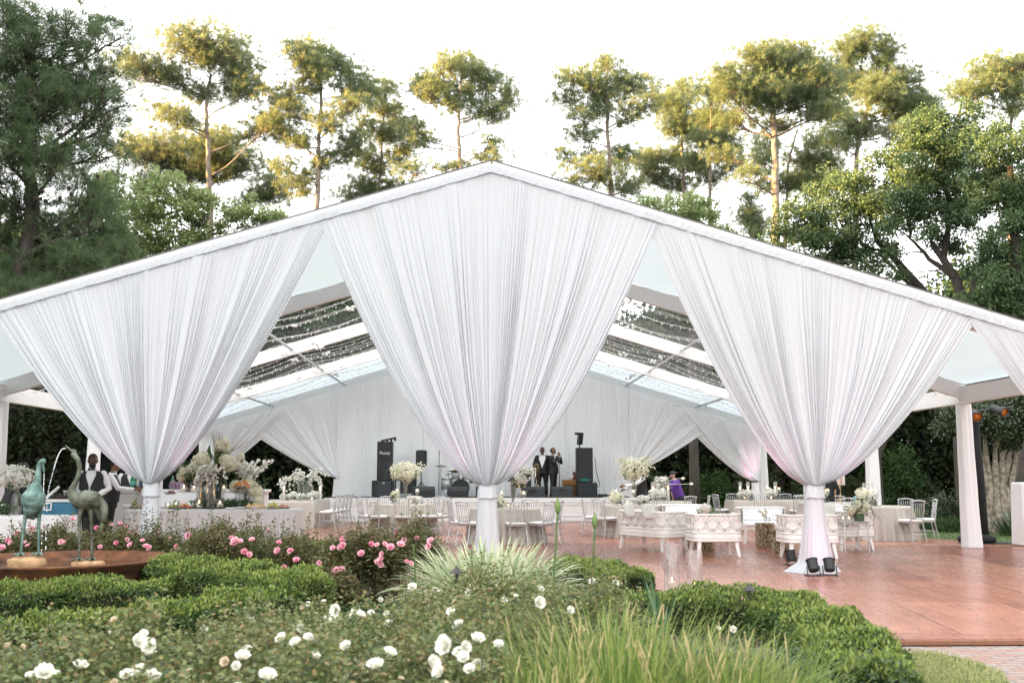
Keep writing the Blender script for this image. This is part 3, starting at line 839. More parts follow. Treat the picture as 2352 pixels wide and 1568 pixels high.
broadleaf(35, [(2345, 1000), (2345, 760), (2335, 620), (2330, 480), (2320, 380)],
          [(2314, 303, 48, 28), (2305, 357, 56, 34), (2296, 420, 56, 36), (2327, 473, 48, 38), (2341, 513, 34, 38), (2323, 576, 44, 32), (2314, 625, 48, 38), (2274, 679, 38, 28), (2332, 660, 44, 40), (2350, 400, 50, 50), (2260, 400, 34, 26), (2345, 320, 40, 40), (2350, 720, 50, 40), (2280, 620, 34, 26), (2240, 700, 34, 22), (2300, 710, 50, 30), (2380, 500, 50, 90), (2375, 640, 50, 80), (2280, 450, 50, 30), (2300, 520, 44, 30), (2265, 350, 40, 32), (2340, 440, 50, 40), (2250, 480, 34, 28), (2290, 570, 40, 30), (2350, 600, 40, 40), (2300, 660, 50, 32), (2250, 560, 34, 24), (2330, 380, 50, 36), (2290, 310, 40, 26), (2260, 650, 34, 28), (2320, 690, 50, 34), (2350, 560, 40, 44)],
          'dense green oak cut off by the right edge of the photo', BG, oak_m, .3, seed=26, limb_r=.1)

# ------------------------------------------------------------------ far wood behind the tent (reads as one mass) and the unseen woods added at the sides to block light
under_m = leafmat('understorey_leaves', [(.010, .014, .008), (.016, .024, .012), (.026, .036, .016), (.034, .042, .018)], .15, .7, spec=.1)  # kept near black: the shade under the canopy is put into the leaf colour
canopy_m = leafmat('canopy_leaves', [(.018, .040, .018), (.030, .064, .026), (.046, .088, .032), (.085, .12, .035), (.05, .10, .05)], .3, .5, spec=.2)
def mass(name, m, n, box, leaf, hfun, label=None, clump=None, seed=0):
    g_ = np.random.default_rng(seed)
    (x0, x1), (y0, y1) = box
    P = np.stack([g_.uniform(x0, x1, n), g_.uniform(y0, y1, n), np.zeros(n)], 1)
    if clump:
        k = n // clump[0]
        C = np.stack([g_.uniform(x0, x1, k), g_.uniform(y0, y1, k)], 1)
        lo, hi = hfun(C[:, 0], C[:, 1])
        cz = lo + (hi - lo) * g_.random(k) ** .8
        idx = np.repeat(np.arange(k), clump[0]); d = g_.normal(size=(len(idx), 3)); d /= np.linalg.norm(d, axis=1, keepdims=True)
        q = d * (g_.random(len(idx)) ** .4)[:, None] * clump[1] * g_.uniform(.6, 1.3, k)[idx][:, None]
        P = np.stack([C[idx, 0], C[idx, 1], cz[idx]], 1) + q
        D = d + g_.normal(size=d.shape) * .5
        N_ = d + np.array([0, 0, .6]) + g_.normal(size=d.shape) * .4
    else:
        lo, hi = hfun(P[:, 0], P[:, 1]); P[:, 2] = lo + (hi - lo) * g_.random(n)
        D = g_.normal(size=P.shape); N_ = g_.normal(size=P.shape)
    P[:, 2] = np.maximum(P[:, 2], ZG)
    lv = Leaves(); lv.cards(P, D, N_, leaf * g_.uniform(.6, 1.2, len(P)), leaf * .6, fold=.1)
    o = lv.build(name, m)
    return tag(o, label, None, None, 'stuff')
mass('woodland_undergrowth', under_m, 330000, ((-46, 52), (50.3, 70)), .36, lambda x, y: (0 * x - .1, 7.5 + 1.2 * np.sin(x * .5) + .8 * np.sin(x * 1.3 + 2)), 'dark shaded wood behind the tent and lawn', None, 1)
mass('woodland_canopy', canopy_m, 280000, ((-44, 50), (55, 74)), .36, lambda x, y: (5.5 + 1.0 * np.sin(x * .7) + 0 * x, np.where(x > 8, 12.8, 13.5) + 1.5 * np.sin(x * .45) + 1.0 * np.sin(x * 1.1 + 1)), 'leafy canopy of the wood seen through the clear tent roof', (70, 1.1), 2)
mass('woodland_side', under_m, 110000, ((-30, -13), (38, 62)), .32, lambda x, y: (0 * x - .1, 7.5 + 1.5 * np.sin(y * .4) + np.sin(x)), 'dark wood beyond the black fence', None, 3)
mass('light_block_wood', under_m, 26000, ((34, 46), (-25, 50)), 1.4, lambda x, y: (0 * x, 12.5 + 2.0 * np.sin(y * .35) + 1.5 * np.sin(y * .9 + 1)), 'unseen wood added along the right side to dim the light from there', None, 5)  # out-of-view treeline added to cut the brightness from the right
mass('sun_block_wood', dark_pine_m, 90000, ((-60, -48), (-25, 135)), 1.8, lambda x, y: (0 * x, 27.0 + 2.0 * np.sin(y * .35) + 1.5 * np.sin(y * .9 + 1)), 'tall unseen wood added far to the left to shade the garden', None, 4)  # out-of-view treeline added to keep the low sun off tent and garden
b = MB(); wr = random.Random(4)
for k in range(60):
    x, y = wr.uniform(-34, 46), wr.uniform(61, 66)
    b.tube([(x, y, -.2), (x + wr.uniform(-.3, .3), y, 4), (x + wr.uniform(-.6, .6), y, 9)], [wr.uniform(.1, .24), .14, .08], 7)
for k in range(24):
    x, y = wr.uniform(-26, -14), wr.uniform(38, 44)
    b.tube([(x, y, -.2), (x + wr.uniform(-.3, .3), y, 6)], [wr.uniform(.08, .2), .08], 7)
tag(b.build('woodland_trunks', mat('dim_bark', (.018, .015, .012), .95, var=.4, scale=3), smooth=True), 'dim tree trunks of the wood behind the tent', kind='stuff')

# ================================================================== SHRUBS, HEDGES
box_m = leafmat('box_leaves', [(.025, .055, .014), (.045, .095, .024), (.08, .145, .036), (.15, .22, .06)], .34, .4, spec=.35, patch=((.20, .26, .07), 2.2))
tip_m = leafmat('box_tips', [(.18, .25, .055), (.27, .34, .08), (.36, .41, .13)], .4, .4)
core_m = mat('hedge_twigs', (.022, .025, .012), .95, var=.4, scale=30)
def hedge(pts, w, z1, label, group, m=None, dens=3400, leaf=.034, z0=ZG, seed=0, name='box_hedge', round_=.10, cap=True):
    """clipped hedge along a ground polyline: twiggy core plus a skin of small leaves"""
    m = m or box_m
    base = Vector((pts[0][0], pts[0][1], z0)); root = empty(name, base, 0, label, 'hedge', group)
    g_ = np.random.default_rng(seed + 100); h = z1 - z0
    lv = Leaves(); core = MB()
    P2 = [Vector((p[0], p[1])) - Vector((base.x, base.y)) for p in pts]
    f1 = noise1(seed, 3, 1.0)
    for i in range(len(P2) - 1):
        a, c = P2[i], P2[i + 1]; L = (c - a).length; d = (c - a).normalized(); nn_ = Vector((-d.y, d.x))
        ang = math.atan2(d.y, d.x)
        core.box(((a.x + c.x) / 2, (a.y + c.y) / 2, (h - .09) / 2), (L + w * .3, w - .16, h - .09), rz=ang)
        per = w + 2 * h
        n = int(L * per * dens * 1.25) + int(w * h * dens)
        t = g_.uniform(-w * .5 / L if i == 0 or cap else 0, 1 + w * .5 / L, n)
        q = g_.uniform(0, per, n)
        side = np.where(q < h, -1.0, np.where(q > h + w, 1.0, 0.0))
        off = np.where(side == 0, q - h - w / 2, side * w / 2)
        z = np.where(side == -1, q, np.where(side == 1, per - q, h))
        inn = np.abs(g_.normal(0, .05, n)) - .012
        bump = .03 * np.sin(t * L * 5 + seed) + .025 * np.sin(t * L * 11 + off * 9 + 2) + .02 * np.sin(z * 14 + t * L * 7)
        inn = inn - bump
        off2 = np.where(side == 0, off, off - side * inn); z2 = np.where(side == 0, z - inn, z)
        edge = np.maximum(0, np.abs(off2) - (w / 2 - round_)) * np.maximum(0, z2 - (h - round_)) / round_
        z2 = z2 - edge * .8
        over = np.maximum(0, np.maximum(-t, t - 1)) * L
        shr = np.sqrt(np.maximum(0.02, 1 - (over / (w * .5 + .01)) ** 2)); off2 = off2 * shr
        X = a.x + d.x * t * L + nn_.x * off2; Yv = a.y + d.y * t * L + nn_.y * off2
        P = np.stack([X, Yv, np.maximum(z2, .01)], 1)
        O = np.stack([nn_.x * side, nn_.y * side, (side == 0) * 1.0], 1)
        D = O * .6 + g_.normal(size=P.shape) * .6 + np.array([0, 0, .35]); N_ = O + g_.normal(size=P.shape) * .5 + np.array([0, 0, .3])
        lv.cards(P, D, N_, leaf * g_.uniform(.6, 1.3, n), leaf * .62, fold=.15)
    n2 = int(lv.count() * .24)                         # pale upright new growth along the top
    V = np.concatenate(lv.V)[:, 0]; top_ = V[V[:, 2] > (h - .07)]
    if len(top_):
        C = top_[g_.integers(0, len(top_), n2)] + g_.normal(size=(n2, 3)) * .012
        lv.cards(C, g_.normal(size=C.shape) * .35 + np.array([0, 0, .8]), g_.normal(size=C.shape), leaf * g_.uniform(.8, 1.5, n2), leaf * .55, fold=.15, mi=1)
    core.build('twigs', core_m, root)
    lv.build('foliage', [m, tip_m], root)
    return root
def Tz(px, py, z): p = gz(px, py, z); return (p.x, p.y)
HG = 'clipped box hedges of the garden'
hedge([(-5.6, 9.35), Tz(150, 1338, .30), Tz(335, 1334, .30)], .60, .305, 'clipped box hedge running along the front of the rusty fountain bowl', HG, seed=1)
hedge([Tz(395, 1290, .44), Tz(470, 1296, .44), Tz(570, 1308, .43), Tz(690, 1332, .40)], .62, .45, 'curved box hedge with pale tips right of the fountain bowl', HG, seed=2, dens=3600)
hedge([Tz(690, 1345, .34), Tz(520, 1372, .33), Tz(367, 1400, .33), Tz(130, 1424, .33), Tz(-80, 1436, .33)], .45, .35, 'low front box hedge between the fountain hedge and the white roses', HG, seed=3)
hedge([Tz(1310, 1288, .36), Tz(1440, 1312, .36)], .62, .38, 'short dark box hedge between the striped grass and the wooden floor', HG, seed=4)
hedge([Tz(1515, 1368, .27), Tz(1610, 1366, .27), Tz(1760, 1366, .29)], .62, .30, 'box hedge before the two glass candle cylinders', HG, seed=5)
hedge([Tz(1790, 1372, .27), Tz(1880, 1415, .25), Tz(1950, 1462, .25), Tz(1978, 1530, .25)], .66, .28, 'box hedge slanting along the left edge of the wooden floor', HG, seed=6, leaf=.038)
hedge([(1.45, 5.35), (2.36, 5.45)], .70, .24, 'yellow tipped box hedge at the bottom of the photo beside the lawn', HG, seed=7, leaf=.04)
hedge([Tz(680, 1246, .35), Tz(760, 1246, .35)], .5, .36, 'small box hedge between two clumps of pink roses', HG, seed=8)
hedge([(-5.5, 14.9), (-2.6, 14.7), (-1.3, 14.2)], .5, .25, 'long low box hedge behind the pink roses under the buffet', HG, seed=9)

def bush(c, r, n, m, label, cat='shrub', group=None, leaf=.05, name='shrub', seed=0, stems=True, lump=.12, flat=.75):
    g_ = np.random.default_rng(seed + 300)
    root = empty(name, c, 0, label, cat, group)
    r = np.array(r)
    d = g_.normal(size=(n, 3)); d /= np.linalg.norm(d, axis=1, keepdims=True); d[:, 2] = np.abs(d[:, 2]) * 1.0 - .12
    az = np.arctan2(d[:, 1], d[:, 0])
    lum = 1 + lump * np.sin(az * 3 + seed) + lump * .8 * np.sin(az * 7 + d[:, 2] * 6 + seed * 2) + lump * .5 * np.sin(az * 13 + d[:, 2] * 11)
    rr_ = (1 - np.abs(g_.normal(0, .16, n))).clip(.25, 1.12) * lum
    sq = np.stack([np.sign(d[:, 0]) * np.abs(d[:, 0]) ** flat, np.sign(d[:, 1]) * np.abs(d[:, 1]) ** flat, np.sign(d[:, 2]) * np.abs(d[:, 2]) ** flat], 1)
    P = sq * r * rr_[:, None]; P[:, 2] = np.maximum(P[:, 2], .01)
    D = d * .8 + g_.normal(size=P.shape) * .7; N_ = d + np.array([0, 0, .6]) + g_.normal(size=P.shape) * .5
    lv = Leaves(); lv.cards(P, D, N_, leaf * g_.uniform(.6, 1.3, n), leaf * .6, fold=.15)
    lv.build('foliage', m, root)
    if stems:
        b = MB(); q = random.Random(seed)
        for k in range(26):
            a = q.uniform(0, 2 * PI); t = q.uniform(.3, .95)
            e = Vector((math.cos(a) * r[0] * t, math.sin(a) * r[1] * t, r[2] * q.uniform(.5, .95)))
            b.tube([(e.x * .2, e.y * .2, 0), e * .6 + Vector((0, 0, .05)), e], [.012, .009, .004], 4)
        b.build('stems', mat('bush_stems', (.07, .05, .03), .9), root)
    return root
dshrub_m = leafmat('dark_shrub_leaves', [(.016, .026, .010), (.028, .042, .014), (.045, .058, .02)], .2, .55)
dull_m = leafmat('dull_green_leaves', [(.02, .045, .012), (.035, .075, .018), (.055, .11, .028)], .25, .5)
SG = 'shrubs at the edge of the wood'
def gshrub(px, pyb, w_px, h_px, Y, m, label, leaf, n, seed, dep=.8):
    Y = min(Y, 49.6); p = at(px, pyb, Y); s = 2308 / Y
    bush((p.x, Y, ZG), (w_px / 2 / s, w_px / 2 / s * dep, (1.42 - ZG) - (pyb - h_px - 1095) / s), n, m, label, 'shrub', SG, leaf, 'rounded_shrub', seed)
gshrub(2103, 1150, 140, 46, 52, dshrub_m, 'wide clipped dark dome shrub left of the draped right post', .12, 9000, 31)
gshrub(1950, 1150, 90, 52, 54, dshrub_m, 'dark clipped shrub behind the candles of the right tables', .12, 6000, 32)
gshrub(1860, 1150, 100, 60, 56, dshrub_m, 'dark shrub behind the rear long table at the right drape', .12, 6000, 33)
gshrub(1735, 1150, 110, 70, 56, dshrub_m, 'dark shrub behind the rear corner post', .12, 6000, 34)
gshrub(1570, 1152, 116, 40, 50, dshrub_m, 'low clipped shrub behind the woman in the purple shirt', .1, 7000, 35)
gshrub(1640, 1150, 90, 66, 54, dull_m, 'tall green shrub right of the woman in the purple shirt', .12, 6000, 36)
gshrub(2060, 1150, 130, 130, 58, dull_m, 'tall leafy green shrub behind the clipped dome at right', .14, 9000, 37)
gshrub(1460, 1150, 80, 30, 52, dshrub_m, 'low dark shrub under the rear curtain opening behind the waiter', .1, 3500, 38)
gshrub(690, 1150, 90, 36, 50, dshrub_m, 'low dark shrub in the dark opening behind the orchid table', .1, 4000, 39)
ivy_m = leafmat('ivy_leaves', [(.02, .04, .018), (.035, .06, .025), (.06, .085, .04), (.10, .12, .075)], .2, .35, spec=.5)
p = gz(2215, 1212, ZG); bush((p.x - .4, p.y + .3, ZG), (.75, .7, 1.0), 7000, ivy_m, 'glossy dark leaved shrub behind the draped right post', 'shrub', SG, .07, 'glossy_shrub', 41)
p = gz(2165, 1218, ZG); bush((p.x, p.y - .4, ZG), (.85, .6, .38), 6000, dull_m, 'low spreading ground shrub at the lawn edge by the draped right post', 'shrub', SG, .05, 'ground_shrub', 42)

p = at(26, 1150, 25.5); bush((p.x, 25.5, ZG), (1.5, 1.1, 3.9), 16000, under_m, 'tall black green evergreen shrub behind the orchid vase at the left edge', 'shrub', SG, .14, 'evergreen_shrub', 43)
# the thick mottled multi-stem tree at the right
def stem_tree():
    Y = 27.0; p = gz(2290, 1222, ZG); s_ = 2308 / Y
    base = Vector((at(2287, 1210, Y).x, Y, ZG))
    root = empty('multi_stem_tree', base, 0, 'old tree with a thick pale mottled trunk of fused stems at the right', 'tree')
    b = MB(); q = random.Random(8)
    for (x0, x1, x2, r) in ((2240, 2262, 2238, .085), (2262, 2272, 2262, .095), (2285, 2286, 2280, .11), (2303, 2300, 2308, .10), (2320, 2310, 2330, .095), (2340, 2322, 2356, .085), (2275, 2294, 2318, .08), (2330, 2306, 2296, .07)):
        pts = []
        for (x, y, dy) in ((x0 + (x0 - 2290) * .5, 1226, -.25), (x0, 1180, -.15), (x1, 1110, 0), (x1 * .5 + x2 * .5, 1040, .0), (x2, 985, q.uniform(-.3, .3)), (x2 + (x2 - 2290) * .35, 920, q.uniform(-.6, .6))):
            v = at(x, y, Y) - base; v.y = dy + q.uniform(-.08, .08); v.z = max(v.z, -.05); pts.append(v)
        fine = []; rs = []
        for i in range(len(pts) - 1):
            for k in range(5):
                t = k / 5; fine.append(pts[i].lerp(pts[i + 1], t)); g0 = (i + t) / (len(pts) - 1)
                rs.append(r * (1.7 - 1.25 * min(1, g0 * 1.6) * .75 - .25 * g0) * (1 + .10 * math.sin(g0 * 23 + x0)))
        b.tube(fine, rs, 10)
    trunk = b.build('trunk', mat('mottled_bark', (.10, .08, .06), .9, var=.5, scale=9, bump=.7, bscale=14, col2=(.38, .33, .26)), root, smooth=True)
    lv = Leaves(); br = MB()
    for (px, py, rx, ry) in ((2180, 960, 50, 34), (2150, 985, 30, 22), (2235, 950, 50, 36), (2290, 960, 60, 40), (2340, 975, 50, 40), (2340, 930, 60, 40), (2260, 910, 60, 30), (2200, 925, 50, 26), (2310, 1010, 30, 24), (2265, 985, 40, 26), (2375, 960, 50, 60)):
        c = at(px, py, Y) - base; c.y += q.uniform(-.8, .4)
        n = int(rx * ry * 1.7); rx_, ry_ = rx / s_, ry / s_
        P = sample_pad(n) * np.array([rx_, rx_, ry_]) + np.array(c)
        d = unit(n); lv.cards(P, d + np.array([0, 0, -.2]), unit(n) + np.array([0, -.3, .6]), .10 * npr.uniform(.6, 1.2, n), .06, fold=.15)
        limb(br, Vector((c.x * .4, 0, 2.6)), c, .04, .012, q, 5, 6, 0)
    br.build('branches', bark_oak, root, smooth=True)
    lv.build('crown', ivy_m, root)
stem_tree()
# ================================================================== ROSES AND GARDEN PLANTS
def bloom_mesh(name, cols, R=.036, seed=0):
    q = random.Random(seed); b = MB()
    m = [mat(name + '_petal_%d' % i, c, .6, var=.08, scale=20) for i, c in enumerate(cols)]
    for ring, (nr, rr_, tilt, h) in enumerate(((6, 1.0, .35, 0.0), (6, .84, .75, .10), (5, .62, 1.05, .18), (4, .40, 1.25, .22), (3, .22, 1.4, .24))):
        for k in range(nr):
            a = 2 * PI * (k + .5 * (ring % 2)) / nr + q.uniform(-.12, .12); w = rr_ * R * 1.15
            b.mi = ring % len(m)
            c, s_ = math.cos(a), math.sin(a)
            L = rr_ * R * 1.05
            def pt(t, u):
                cup = math.sin(t * 1.5) * L
                x = .15 * R + math.cos(tilt) * L * t; z = h * R + math.sin(tilt) * L * t + .14 * R * t * t
                z += .22 * w * (u * u) * t; y = u * w * math.sin(PI * (.15 + .75 * t)) * .62
                return Vector((c * x - s_ * y, s_ * x + c * y, z + q.uniform(-.02, .02) * R))
            b.grid(lambda i, j: pt(j, 2 * i - 1), 3, 3)
    b.ball((0, 0, -.02 * R), (.3 * R, .3 * R, .25 * R), 6, 4)
    return b.mesh(name, m, True)
WB = [bloom_mesh('white_rose_%d' % i, [(.86, .85, .80), (.82, .80, .70), (.88, .87, .83)], .037, i) for i in range(3)]
CB = [bloom_mesh('faded_rose_%d' % i, [(.72, .60, .44), (.80, .73, .60)], .024, 7 + i) for i in range(2)]
PB = [bloom_mesh('pink_rose_a', [(.82, .44, .54), (.85, .56, .62), (.80, .40, .50)], .036, 10), bloom_mesh('pink_rose_b', [(.86, .60, .64), (.84, .52, .58), (.80, .42, .52)], .036, 11), bloom_mesh('pink_rose_c', [(.74, .30, .42), (.80, .40, .50)], .032, 12)]
rose_m = leafmat('rose_leaves', [(.035, .062, .022), (.065, .115, .038), (.11, .175, .058), (.175, .23, .078), (.26, .28, .10), (.28, .17, .08)], .38, .42, spec=.4, patch=((.22, .21, .085), 3.0))
rose2_m = leafmat('pink_rose_leaves', [(.045, .065, .024), (.08, .11, .04), (.12, .155, .055), (.18, .17, .07), (.19, .095, .065)], .36, .45, spec=.35, patch=((.17, .14, .06), 2.5))
stem_m = mat('rose_stems', (.09, .085, .035), .8)

def rose_bed(x0, x1, y0, y1, zt, n, m, label, group, blooms, meshes, leaf, seed, faded=0, twigs=60, twig_h=.25, bsz=1.0, name='rose_bush', facing=.7, extra=0):
    """a loose rose bush: leaflets through the outer layer of its volume, stems, and each bloom a mesh of its own"""
    g_ = np.random.default_rng(seed + 500); q = random.Random(seed)
    cx, cy_ = (x0 + x1) / 2, (y0 + y1) / 2
    root = empty(name, (cx, cy_, ZG), 0, label, 'rose bush', group)
    H = zt - ZG
    f = noise1(seed, 4, .9); f2 = noise1(seed + 5, 4, .8)
    def top(x, y):
        u = (x - x0) / (x1 - x0) * 2 - 1; v = (y - y0) / (y1 - y0) * 2 - 1
        e = np.maximum(0, 1 - np.abs(u) ** 5) * np.maximum(0, 1 - np.abs(v) ** 5)
        w = .11 * np.sin(x * 4.3 + seed) * np.sin(y * 3.7 + 2 * seed) + .08 * np.sin(x * 9.1 + y * 7.3) * np.sin(y * 8 - x * 3) + .06 * np.sin(x * 17 - y * 13) * np.sin(x * 11 + y * 19)
        return H * (.35 + .65 * e ** .5) + w * (.5 + H)
    nc = n // 14
    C = np.stack([g_.uniform(x0, x1, nc), g_.uniform(y0, y1, nc)], 1)
    t = top(C[:, 0], C[:, 1]); z = t - np.abs(g_.normal(0, .20, nc)) - .01 + (g_.random(nc) < .10) * g_.uniform(0, .14, nc)
    C3 = np.stack([C[:, 0] - cx, C[:, 1] - cy_, np.maximum(z, .03)], 1)
    P = np.repeat(C3, 14, 0) + g_.normal(size=(nc * 14, 3)) * .045
    D = g_.normal(size=P.shape) * np.array([1, 1, .45]); N_ = g_.normal(size=P.shape) * .45 + np.array([0, 0, 1.0])
    lv = Leaves(); lv.cards(P, D, N_, leaf * g_.uniform(.45, 1.3, len(P)), leaf * .62, fold=.18)
    b = MB()
    for k in range(twigs):
        x, y = q.uniform(x0 + .1, x1 - .1), q.uniform(y0 + .1, y1 - .1)
        tz = float(top(np.array(x), np.array(y)))
        ex = twig_h * (q.random() ** 2) * (1.0 if q.random() < .35 else .1)
        e = Vector((x - cx + q.uniform(-.2, .2), y - cy_ + q.uniform(-.15, .15), max(.1, tz + ex)))
        s_ = Vector((x - cx + q.uniform(-.2, .2), y - cy_ + q.uniform(-.2, .2), 0))
        b.tube([s_, s_.lerp(e, .55) + Vector((q.uniform(-.04, .04), 0, .06)), e], [.005, .0035, .002], 4)
        if ex > .02:
            k2 = 44
            tt = g_.uniform(.55, 1, k2)[:, None]
            P2 = np.array(s_)[None] * (1 - tt) + np.array(e)[None] * tt + g_.normal(size=(k2, 3)) * .022
            lv.cards(P2, g_.normal(size=(k2, 3)), g_.normal(size=(k2, 3)) * .5 + np.array([0, 0, 1]), leaf * g_.uniform(.5, 1.0, k2), leaf * .55, fold=.15)
    lv.build('foliage', m, root); b.build('stems', stem_m, root)
    pos = []
    for (px, py) in blooms:
        p = gz(px, py, zt + .03)
        z_ = float(top(np.array(p.x), np.array(p.y)))
        for _ in range(3):
            p = gz(px, py, ZG + max(.15, z_) + .075); z_ = float(top(np.array(min(max(p.x, x0 + .02), x1 - .02)), np.array(min(max(p.y, y0 + .02), y1 - .02))))
        pos.append((p.x - cx, p.y - cy_, p.z - ZG + .01, 1))
    for _ in range(extra):
        x, y = q.uniform(x0 + .15, x1 - .15), q.uniform(y0 + .15, y1 - .15)
        pos.append((x - cx, y - cy_, float(top(np.array(x), np.array(y))) + .05, 1))
    for _ in range(faded):
        x, y = q.uniform(x0 + .2, x1 - .2), q.uniform(y0 + .2, y1 - .2)
        pos.append((x - cx, y - cy_, float(top(np.array(x), np.array(y))) + .005, 0))
    for (x, y, z_, k) in pos:
        me = q.choice(meshes if k else CB)
        o = link('rose_bloom' if k else 'faded_bloom', me, root, (x, y, z_))
        o.rotation_euler = (facing + q.uniform(-.5, .5), q.uniform(-.5, .5), q.uniform(-.6, .6)); s_ = q.uniform(.5, .92) * bsz; o.scale = (s_, s_, s_)
    return root
white_px = [(258, 1460), (453, 1383), (342, 1393), (567, 1365), (407, 1432), (183, 1537), (728, 1418), (693, 1448), (708, 1390), (647, 1472), (680, 1483), (712, 1477), (542, 1535), (565, 1502), (557, 1517), (342, 1510), (340, 1490), (327, 1527), (320, 1547), (290, 1557), (350, 1560), (127, 1558), (70, 1560), (133, 1502), (723, 1515), (613, 1562), (470, 1448), (317, 1480), (777, 1420),
            (782, 1426), (795, 1490), (815, 1407), (827, 1418), (852, 1413), (873, 1380), (895, 1448), (892, 1438), (927, 1450), (938, 1433), (927, 1362), (947, 1353), (1000, 1362), (1078, 1363), (1165, 1342), (1043, 1407), (1037, 1410), (1138, 1403), (1172, 1390), (1238, 1388), (1310, 1405), (1017, 1420), (1018, 1473), (1023, 1490), (1097, 1475), (1145, 1487), (1057, 1508), (1067, 1492), (1065, 1518), (1097, 1535), (992, 1530), (1010, 1550), (888, 1487), (893, 1507), (863, 1537), (845, 1537), (797, 1563)]
WG = 'white rose bushes in the foreground bed'
zt = .55
def wsel(x0, x1, y0, y1):
    out = []
    for (px, py) in white_px:
        p = gz(px, py, zt)
        if x0 <= p.x < x1 and y0 <= p.y < y1: out.append((px, py))
    return out
beds = [(-2.65, -1.45, 3.6, 6.0, 'white rose bush in the bottom left corner of the bed, with the fewest blooms'),
        (-1.45, -.55, 3.6, 6.6, 'white rose bush at the bottom with the tight cluster of large white blooms'),
        (-.55, .10, 3.6, 5.9, 'white rose bush left of the tall yellow green grass at the bottom'),
        (-2.0, -.5, 6.3, 7.7, 'white rose bush reaching toward the pale tipped hedge by the fountain'),
        (-.55, 1.15, 5.9, 8.8, 'white rose bush in front of the striped grass and the cone shaped path light')]
for i, (x0, x1, y0, y1, lab) in enumerate(beds):
    a = (x1 - x0) * (y1 - y0)
    rose_bed(x0 - .1, x1 + .1, y0 - .1, y1 + .1, zt if i != 3 else .40, int(a * 8600), rose_m, lab, WG, wsel(x0, x1, y0, y1), WB, .037, 60 + i, faded=int(a * 2.5), twigs=130, twig_h=.22, extra=(4, 5, 3, 9, 6)[i])
rose_bed(1.45, 2.6, 5.9, 7.2, .22, 12000, leafmat('sage_leaves', [(.03, .06, .03), (.05, .09, .045), (.075, .12, .06)], .25, .5), 'small rose bush with two white blooms inside the right hedge', WG, [(1650, 1446), (1684, 1448)], WB, .036, 70, twigs=20, twig_h=.05, bsz=.8)
pink_px = [(167, 1192), (40, 1226), (25, 1245), (19, 1242), (4, 1259), (102, 1210), (127, 1227), (122, 1226), (117, 1240), (140, 1245), (149, 1246), (157, 1240), (72, 1215), (57, 1247), (64, 1254), (222, 1212), (240, 1231), (257, 1207), (276, 1204), (291, 1210), (230, 1256), (267, 1247), (286, 1231), (291, 1240), (300, 1252), (296, 1225), (307, 1227), (315, 1227), (327, 1242), (335, 1256), (344, 1259), (362, 1232), (345, 1235), (390, 1237), (405, 1254), (407, 1262), (432, 1231), (442, 1232), (510, 1222), (512, 1232), (529, 1219), (532, 1237), (540, 1242), (537, 1251), (550, 1245), (561, 1231), (561, 1267), (572, 1274), (579, 1241), (617, 1220), (640, 1247), (638, 1265), (680, 1287), (667, 1265), (652, 1303), (698, 1307), (765, 1258), (733, 1293), (770, 1312),
           (787, 1253), (785, 1240), (855, 1238), (852, 1250), (912, 1223), (883, 1250), (867, 1252), (897, 1258), (878, 1272), (875, 1287), (867, 1292), (875, 1298), (830, 1272), (928, 1240), (920, 1252), (958, 1238), (990, 1243), (985, 1255), (773, 1310), (787, 1307), (933, 1290), (943, 1295), (782, 1258)]
PGp = 'pink rose bushes between the fountain and the tent'
def face_bed(px0, px1, Y0, Y1, zt, label, seed, n, bsz=1.0, twig_h=.4, twigs=110):
    """a bush whose camera-facing side and top both carry blooms"""
    x0 = at(px0, 1240, (Y0 + Y1) / 2).x; x1 = at(px1, 1240, (Y0 + Y1) / 2).x
    root = rose_bed(x0 - .1, x1 + .1, Y0, Y1, zt, n, rose2_m, label, PGp, [], PB, .045, seed, 0, twigs, twig_h, bsz)
    q = random.Random(seed)
    for (px, py) in pink_px:
        if px0 <= px < px1:
            p = gz(px, py, zt - .02)
            Y = min(max(p.y, Y0 - .02), Y1 - .1) - .10
            if p.y < Y0: Y = Y0 - .12
            p = at(px, py, Y)
            o = link('rose_bloom', q.choice(PB), root, (p.x - (x0 + x1) / 2, p.y - (Y0 + Y1) / 2, p.z - ZG))
            o.rotation_euler = (.9 + q.uniform(-.5, .4), q.uniform(-.5, .5), q.uniform(-.6, .6)); s_ = q.uniform(.75, 1.2) * bsz; o.scale = (s_,) * 3
    return root
face_bed(-20, 215, 13.55, 14.6, .58, 'pink rose bush behind the two crane statues at the left edge', 80, 17000)
face_bed(215, 420, 13.55, 14.6, .60, 'pink rose bush behind the right rim of the bowl, below the left curtain', 81, 17000, twig_h=.55)
face_bed(420, 700, 12.3, 13.6, .68, 'pink rose bush with blushing pale clusters in front of the grey buffet cloths', 82, 22000)
face_bed(755, 1000, 11.6, 12.9, .70, 'pink rose bush left of the striped grass, nearest the dining tables', 83, 22000)
face_bed(640, 800, 10.9, 11.5, .28, 'low pink rose bush between the two taller clumps, near the garden path', 84, 8000, .85, .15, 30)

